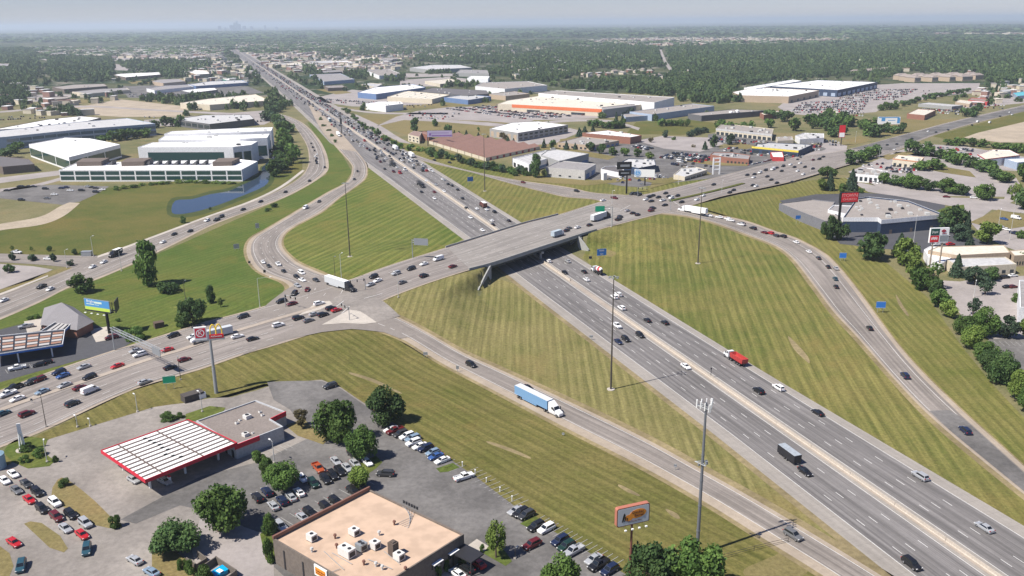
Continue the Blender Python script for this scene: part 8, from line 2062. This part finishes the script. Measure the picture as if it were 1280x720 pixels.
# --- sign of the church: tall black post
p = G(1046, 300); hb = rise(p, 252)
e = empty('pole_sign', p, R_(8), 'big red church sign on a black post standing among two dark trees', 'sign')
m = MB(); m.box((0, 0, hb / 2), (1.1, .9, hb)); m.build('post', M_black, e)
m = MB(); m.box((4.4, 0, hb + 2.2), (10.4, 1.6, 5.6)); s_b = m.build('sign_box', M_black, e)
m = MB(); m.box((4.6, -.83, hb + 2.3), (9.6, .06, 5.0)); m.build('red_face', M_redp, s_b)
put_text('ITOWN', 2.6, mat('pink_letters', (.75, .32, .32), .5), s_b, (4.6, -.88, hb + 3.3), 0, 1.0); put_text('CHURCH', 1.7, bpy.data.materials['pink_letters'], s_b, (4.6, -.88, hb + 1.2), 0, 1.1)
# --- twin-post sign
p = G(1163.5, 340); p2 = G(1169.5, 339); hb = rise(p, 302) 
e = empty('twin_post_sign', (p + p2) / 2, R_(5), 'tall twin-post sign with dark green, red and white panels above the belt of trees', 'sign')
for x in (-2.2, 2.6): m = MB(); m.tube((x, 0, 0), (x, 0, hb), .38, .34, 10); m.build('post', mat('tan_post', (.28, .23, .18), .7) if x < 0 else bpy.data.materials['tan_post'], e)
m = MB(); m.box((0.3, 0, hb + 3.0), (9.4, .9, 7.2)); s_b = m.build('sign_box', M_signw, e)
m = MB(); m.box((-2.0, -.5, hb + 4.7), (4.3, .08, 3.2)); m.build('green_panel', mat('deep_green', (.01, .06, .05), .5), s_b)
m = MB(); m.box((-2.0, -.5, hb + 1.3), (4.3, .08, 3.2)); m.build('red_panel', M_redp, s_b)
m = MB(); m.box((2.7, -.5, hb + 1.5), (4.1, .08, 3.0)); m.build('grey_panel', M_sgrey, s_b)
m = MB()
for k in range(6): m.box((-3.3 + k * .5, -.56, hb + 4.6 + .15 * math.sin(k * 1.7)), (.16, .05, .9 if k else 1.5), 0)
for k in range(5): m.box((-3.3 + k * .62, -.56, hb + 1.5 + .2 * (k % 2)), (.36, .05, 1.2))
m.build('script_mark', M_signw, s_b)
m = MB(); plate(m, [(2.2 + .9 * math.cos(t) + .3 * math.cos(3 * t), .9 * math.sin(t)) for t in [k * math.pi / 9 for k in range(18)]], -.6, -.5, hb + 5.1); m.box((2.6, -.55, hb + 3.8), (2.4, .05, .25)); m.build('round_mark', M_maroon, s_b)
# --- black pylon sign and blue and white billboard
p = G(783, 242); hb = rise(p, 215)
e = empty('pylon_sign', p, R_(5), 'black pylon sign with two stacked dark panels left of the blue and white billboard', 'sign')
m = MB(); m.tube((0, 0, 0), (0, 0, hb), .62, .55, 10); m.build('post', M_black, e)
m = MB(); m.box((-2, 0, hb + 4.4), (10, 1.0, 5.0)); m.box((-1.5, 0, hb - .6), (8.4, .9, 3.6)); sb = m.build('sign_box', M_black, e)
m = MB(); m.box((-1.6, -.55, hb + 4.4), (6.4, .06, 1.5)); m.box((-1.5, -.5, hb - .6), (5.6, .06, .8)); m.build('letter_strip', M_sgrey, sb)
p = G(806, 232); hb = rise(p, 221)
e = empty('billboard', p, R_(-10), 'white billboard with a blue round car emblem on the left', 'billboard')
m = MB(); m.tube((0, 0, 0), (0, 0, hb), .5, n=10); m.build('post', M_black, e)
m = MB(); m.box((-.5, 0, hb + 2.6), (14.6, .8, 5.4)); sb = m.build('panel', M_signw, e)
m = MB(); plate(m, [(-5.4 + 2.5 * math.cos(t), 2.5 * math.sin(t)) for t in [k * math.pi / 16 for k in range(32)]], -.5, -.4, hb + 2.7); m.build('blue_disc', mat('vw_blue', (.10, .30, .60), .4), sb)
m = MB(); n = 32
for k in range(n):
    a, b_ = 2 * math.pi * k / n, 2 * math.pi * (k + 1) / n; m.add([(-5.4 + r * math.cos(t), -.53, hb + 2.7 + r * math.sin(t)) for r, t in ((2.1, a), (2.1, b_), (1.8, b_), (1.8, a))], [(0, 3, 2, 1)])
m.build('ring_mark', M_signw, sb)
put_text('V', 1.7, M_signw, sb, (-5.4, -.54, hb + 3.5), 0); put_text('W', 1.7, M_signw, sb, (-5.4, -.55, hb + 2.1), 0)
# --- long lilac billboard by the sheds, far blue billboard
def billboard(bx, by, ty, w_, h_, off, fm, label, rz, extra=None):
    p = G(bx, by); hb = rise(p, ty); e = empty('billboard', p, rz, label, 'billboard'); m = MB(); m.tube((0, 0, 0), (0, 0, hb), .55, n=10); m.build('post', M_pole, e)
    m = MB(); m.box((off, .3, hb + h_ / 2), (w_, .5, h_)); sb = m.build('panel', M_dark, e)
    m = MB(); m.box((off, 0, hb + h_ / 2), (w_ - .3, .1, h_ - .3)); m.build('poster', fm, sb)
    if extra: m = MB(); [m.box((off + x, -.08, hb + h_ / 2 + z), (a, .05, b_)) for x, z, a, b_ in extra[1]]; m.build('poster_marks', extra[0], sb)
billboard(535, 182, 171.5, 25, 6.5, 12, mat('lilac', (.42, .38, .52), .5), 'long lilac billboard on a brown post in front of the storage sheds', R_(2), (M_purple if 'M_purple' in globals() else W_purple, [(0, .8, 18, .5), (2, -1.8, 20, 1.2), (-9.5, -.5, 2, 2.5)]))
billboard(1111, 161, 155.5, 25, 8.5, -1, M_signw, 'blue-edged white billboard over trees beside the far dry field', R_(-4), (M_skyb, [(-6, 1, 4, 3.4), (0, 3.3, 22, .9), (10.5, 0, 3, 6), (3, .2, 8, .6)]))
billboard(427, 167, 155, 2.2, 6.5, 0, M_dark, 'narrow dark pylon seen beside the motorway before the white office', R_(2))
billboard(1051, 182, 172, 6, 12, 0, M_redp, 'red and white pylon sign at the far road corner', R_(0), (M_signw, [(0, -3.4, 5, 4.2)]))
# --- white lattice gateway frame near the brick restaurant
p = G(895, 218); h = rise(p, 197)
e = empty('gateway_frame', p, R_(8), 'white open steel frame tower in front of the brick restaurant', 'frame tower')
for x in (-2.6, 2.6): m = MB(); m.box((x, 0, h / 2), (.9, .9, h)); m.build('post', M_signw, e)
for k in range(4): m = MB(); m.box((0, 0, h * (.30 + .22 * k)), (4.3, .7, .8)); m.build('crossbar', M_signw, e)
# --- white tripod pylon at the lower left
p = G(29, 563); h = rise(p, 530)
e = empty('pylon_sign', p, .5, 'slim white three-legged pylon on a round plinth beside the crossing road', 'sign')
m = MB()
m.tube((-.7, 0, 0), (-.15, 0, h), .24, .2, 8); m.tube((.7, 0, 0), (.15, 0, h), .24, .2, 8); m.tube((0, .6, 0), (0, .1, h), .2, n=8); m.build('frame', M_signw, e)
m = MB(); m.tube((0, 0, -.2), (0, 0, .35), 1.9, n=16); m.build('plinth', M_conc, e)
m = MB(); m.box((0, -.2, h - 1.4), (1.0, .3, 3.2)); m.build('panel', M_signw, e)
# --- blue-grey tank at the far left edge of the yard
p = G(2, 585); e = empty('tank', p, 0, 'pale blue-grey tank cut by the left edge of the yard', 'tank')
m = MB(); m.tube((-1.5, 0, 0), (-1.5, 0, 4.2), 2.6, n=20); m.tube((-1.5, 0, 4.2), (-1.5, 0, 5.0), 2.6, .5, 20); m.build('shell', mat('tank_blue', (.24, .36, .43), .4), e)
# --- utility boxes and odd bits
def crate(bx, by, w_, d_, h_, mt, label, cat='utility box', name='utility_cabinet', rz=.5):
    p = G(bx, by); e = empty(name, p, rz, label, cat); m = MB(); m.box((0, 0, h_ / 2), (w_, d_, h_)); m.build('cabinet', mt, e); m = MB(); m.box((0, 0, h_ + .06), (w_ + .15, d_ + .15, .12)); m.build('lid', M_galv if h_ < 1.6 else mt, e)
crate(241, 499, 6.4, 3.4, 2.2, M_('enclosure_dark', (.075, .065, .06), vs=.8), 'dark timber enclosure on the verge below the green sign', 'enclosure', 'utility_enclosure', .75)
crate(253, 497, 2.2, 1.8, 1.5, M_signw, 'white meter box right of the dark timber enclosure')
crate(199, 409, 3.6, 3.0, 2.2, M_('enclosure_brown', (.10, .07, .055), vs=.8), 'brown boxy enclosure on the lawn above the crossing road', 'enclosure', 'utility_enclosure', .6)
crate(109, 320, 5.0, 2.6, 2.6, M_galv, 'pale shelter at the side road junction', 'shelter', 'shelter', .1)
crate(36, 409, 2.2, 1.4, 1.3, M_dark, 'dark grill-like box on the station walk')
crate(755, 225, 3.2, 3.2, 5.5, M_signw, 'round-looking white silo box before the long white shed', 'silo', 'silo')
# --- traffic signal poles at the two junctions
def signal(bx, by, ty, label, rz, arm=9):
    p = G(bx, by); h = rise(p, ty) if ty else 6.5; e = empty('traffic_signal', p, rz, label, 'traffic light', 'traffic lights')
    m = MB(); m.tube((0, 0, 0), (0, 0, h), .16, .13, 8); m.tube((0, 0, h - .3), (arm, 0, h), .1, .06, 6); m.build('pole', M_galv, e)
    for k in range(3): m = MB(); m.box((arm - .5 - k * 3, 0, h - .6), (.38, .3, 1.1)); m.build('signal_head', M_black, e)
signal(437, 401, 384, 'traffic light on the concrete island at the crossroads', 2.2, 7)
signal(457, 363, 348, 'traffic light at the bridge side of the crossroads', 3.6, 7)
signal(357, 384, 368, 'traffic light at the mouth of the curved left slip road', -.6, 7)
signal(838, 264, 250, 'traffic light at the top of the right slip road', 2.4, 7)
signal(797, 246, 234, 'traffic light at the mouth of the upper slip road', -.6, 7)
# --- guide posts and white markers in the verge by the restaurant
for k, (x, y) in enumerate(((578, 583), (594, 593), (608, 603), (625, 615), (640, 626))):
    p = G(x, y); e = empty('kerb_light', p, 0, 'short white kerb post along the verge, %s from the grass island' % ords[k], 'post', 'white kerb posts'); m = MB(); m.tube((0, 0, 0), (0, 0, 1.3), .1, n=8); m.box((0, 0, 1.35), (.34, .34, .2)); m.build('post', M_signw, e)
# roadside chain-link fences seen as thin dark lines
def fence(pts, h, label, m_=None, step=9):
    P, L = resample(np.array([G(*q)[:2] for q in pts]), 40); n = max(2, int(L / step)); P, _ = resample(P, n + 1)
    c = P.mean(0); e = empty('fence', (*c, 0), 0, label, 'fence')
    m = MB()
    for i in range(n):
        a, b_ = P[i] - c, P[i + 1] - c; za, zb = Z1(*P[i]), Z1(*P[i + 1])
        for z in (h, h * .5): m.tube((*a, za + z), (*b_, zb + z), .05, n=4, cap=False)
    m.build('rail', m_ or M_pole, e)
    m = MB()
    for q in P: m.tube((*(q - c), Z1(*q) - .1), (*(q - c), Z1(*q) + h + .1), .06, n=5)
    m.build('post', m_ or M_pole, e)['kind'] = 'stuff'
fence([(900, 700), (935, 690), (985, 678)], 1.2, 'low dark rail fence running out from the phone tower')
for pts in ([(985, 668), (975, 690), (955, 700), (930, 712), (940, 724), (1000, 722), (1010, 700)], [(744, 306), (756, 310), (770, 316), (762, 321), (748, 314)]): sheet('bare_patch', pts, gT, 1.3, smooth=3, avoid=False)
# ============================================================ HAZE
hm = bpy.data.materials.new('haze_air'); hm.use_nodes = True
hn = hm.node_tree.nodes; hn.remove(hn['Principled BSDF'])
pv = hn.new('ShaderNodeVolumePrincipled')
pv.inputs['Color'].default_value = (.77, .87, 1.0, 1)
pv.inputs['Density'].default_value = 7.2e-5
pv.inputs['Anisotropy'].default_value = 0.2
hm.node_tree.links.new(pv.outputs[0], hn['Material Output'].inputs['Volume'])
mb = MB(); mb.box((0, 28400, 102.0), (122000, 64000, 206.0))
hz_ = mb.build('haze', hm); hz_['kind'] = 'stuff'
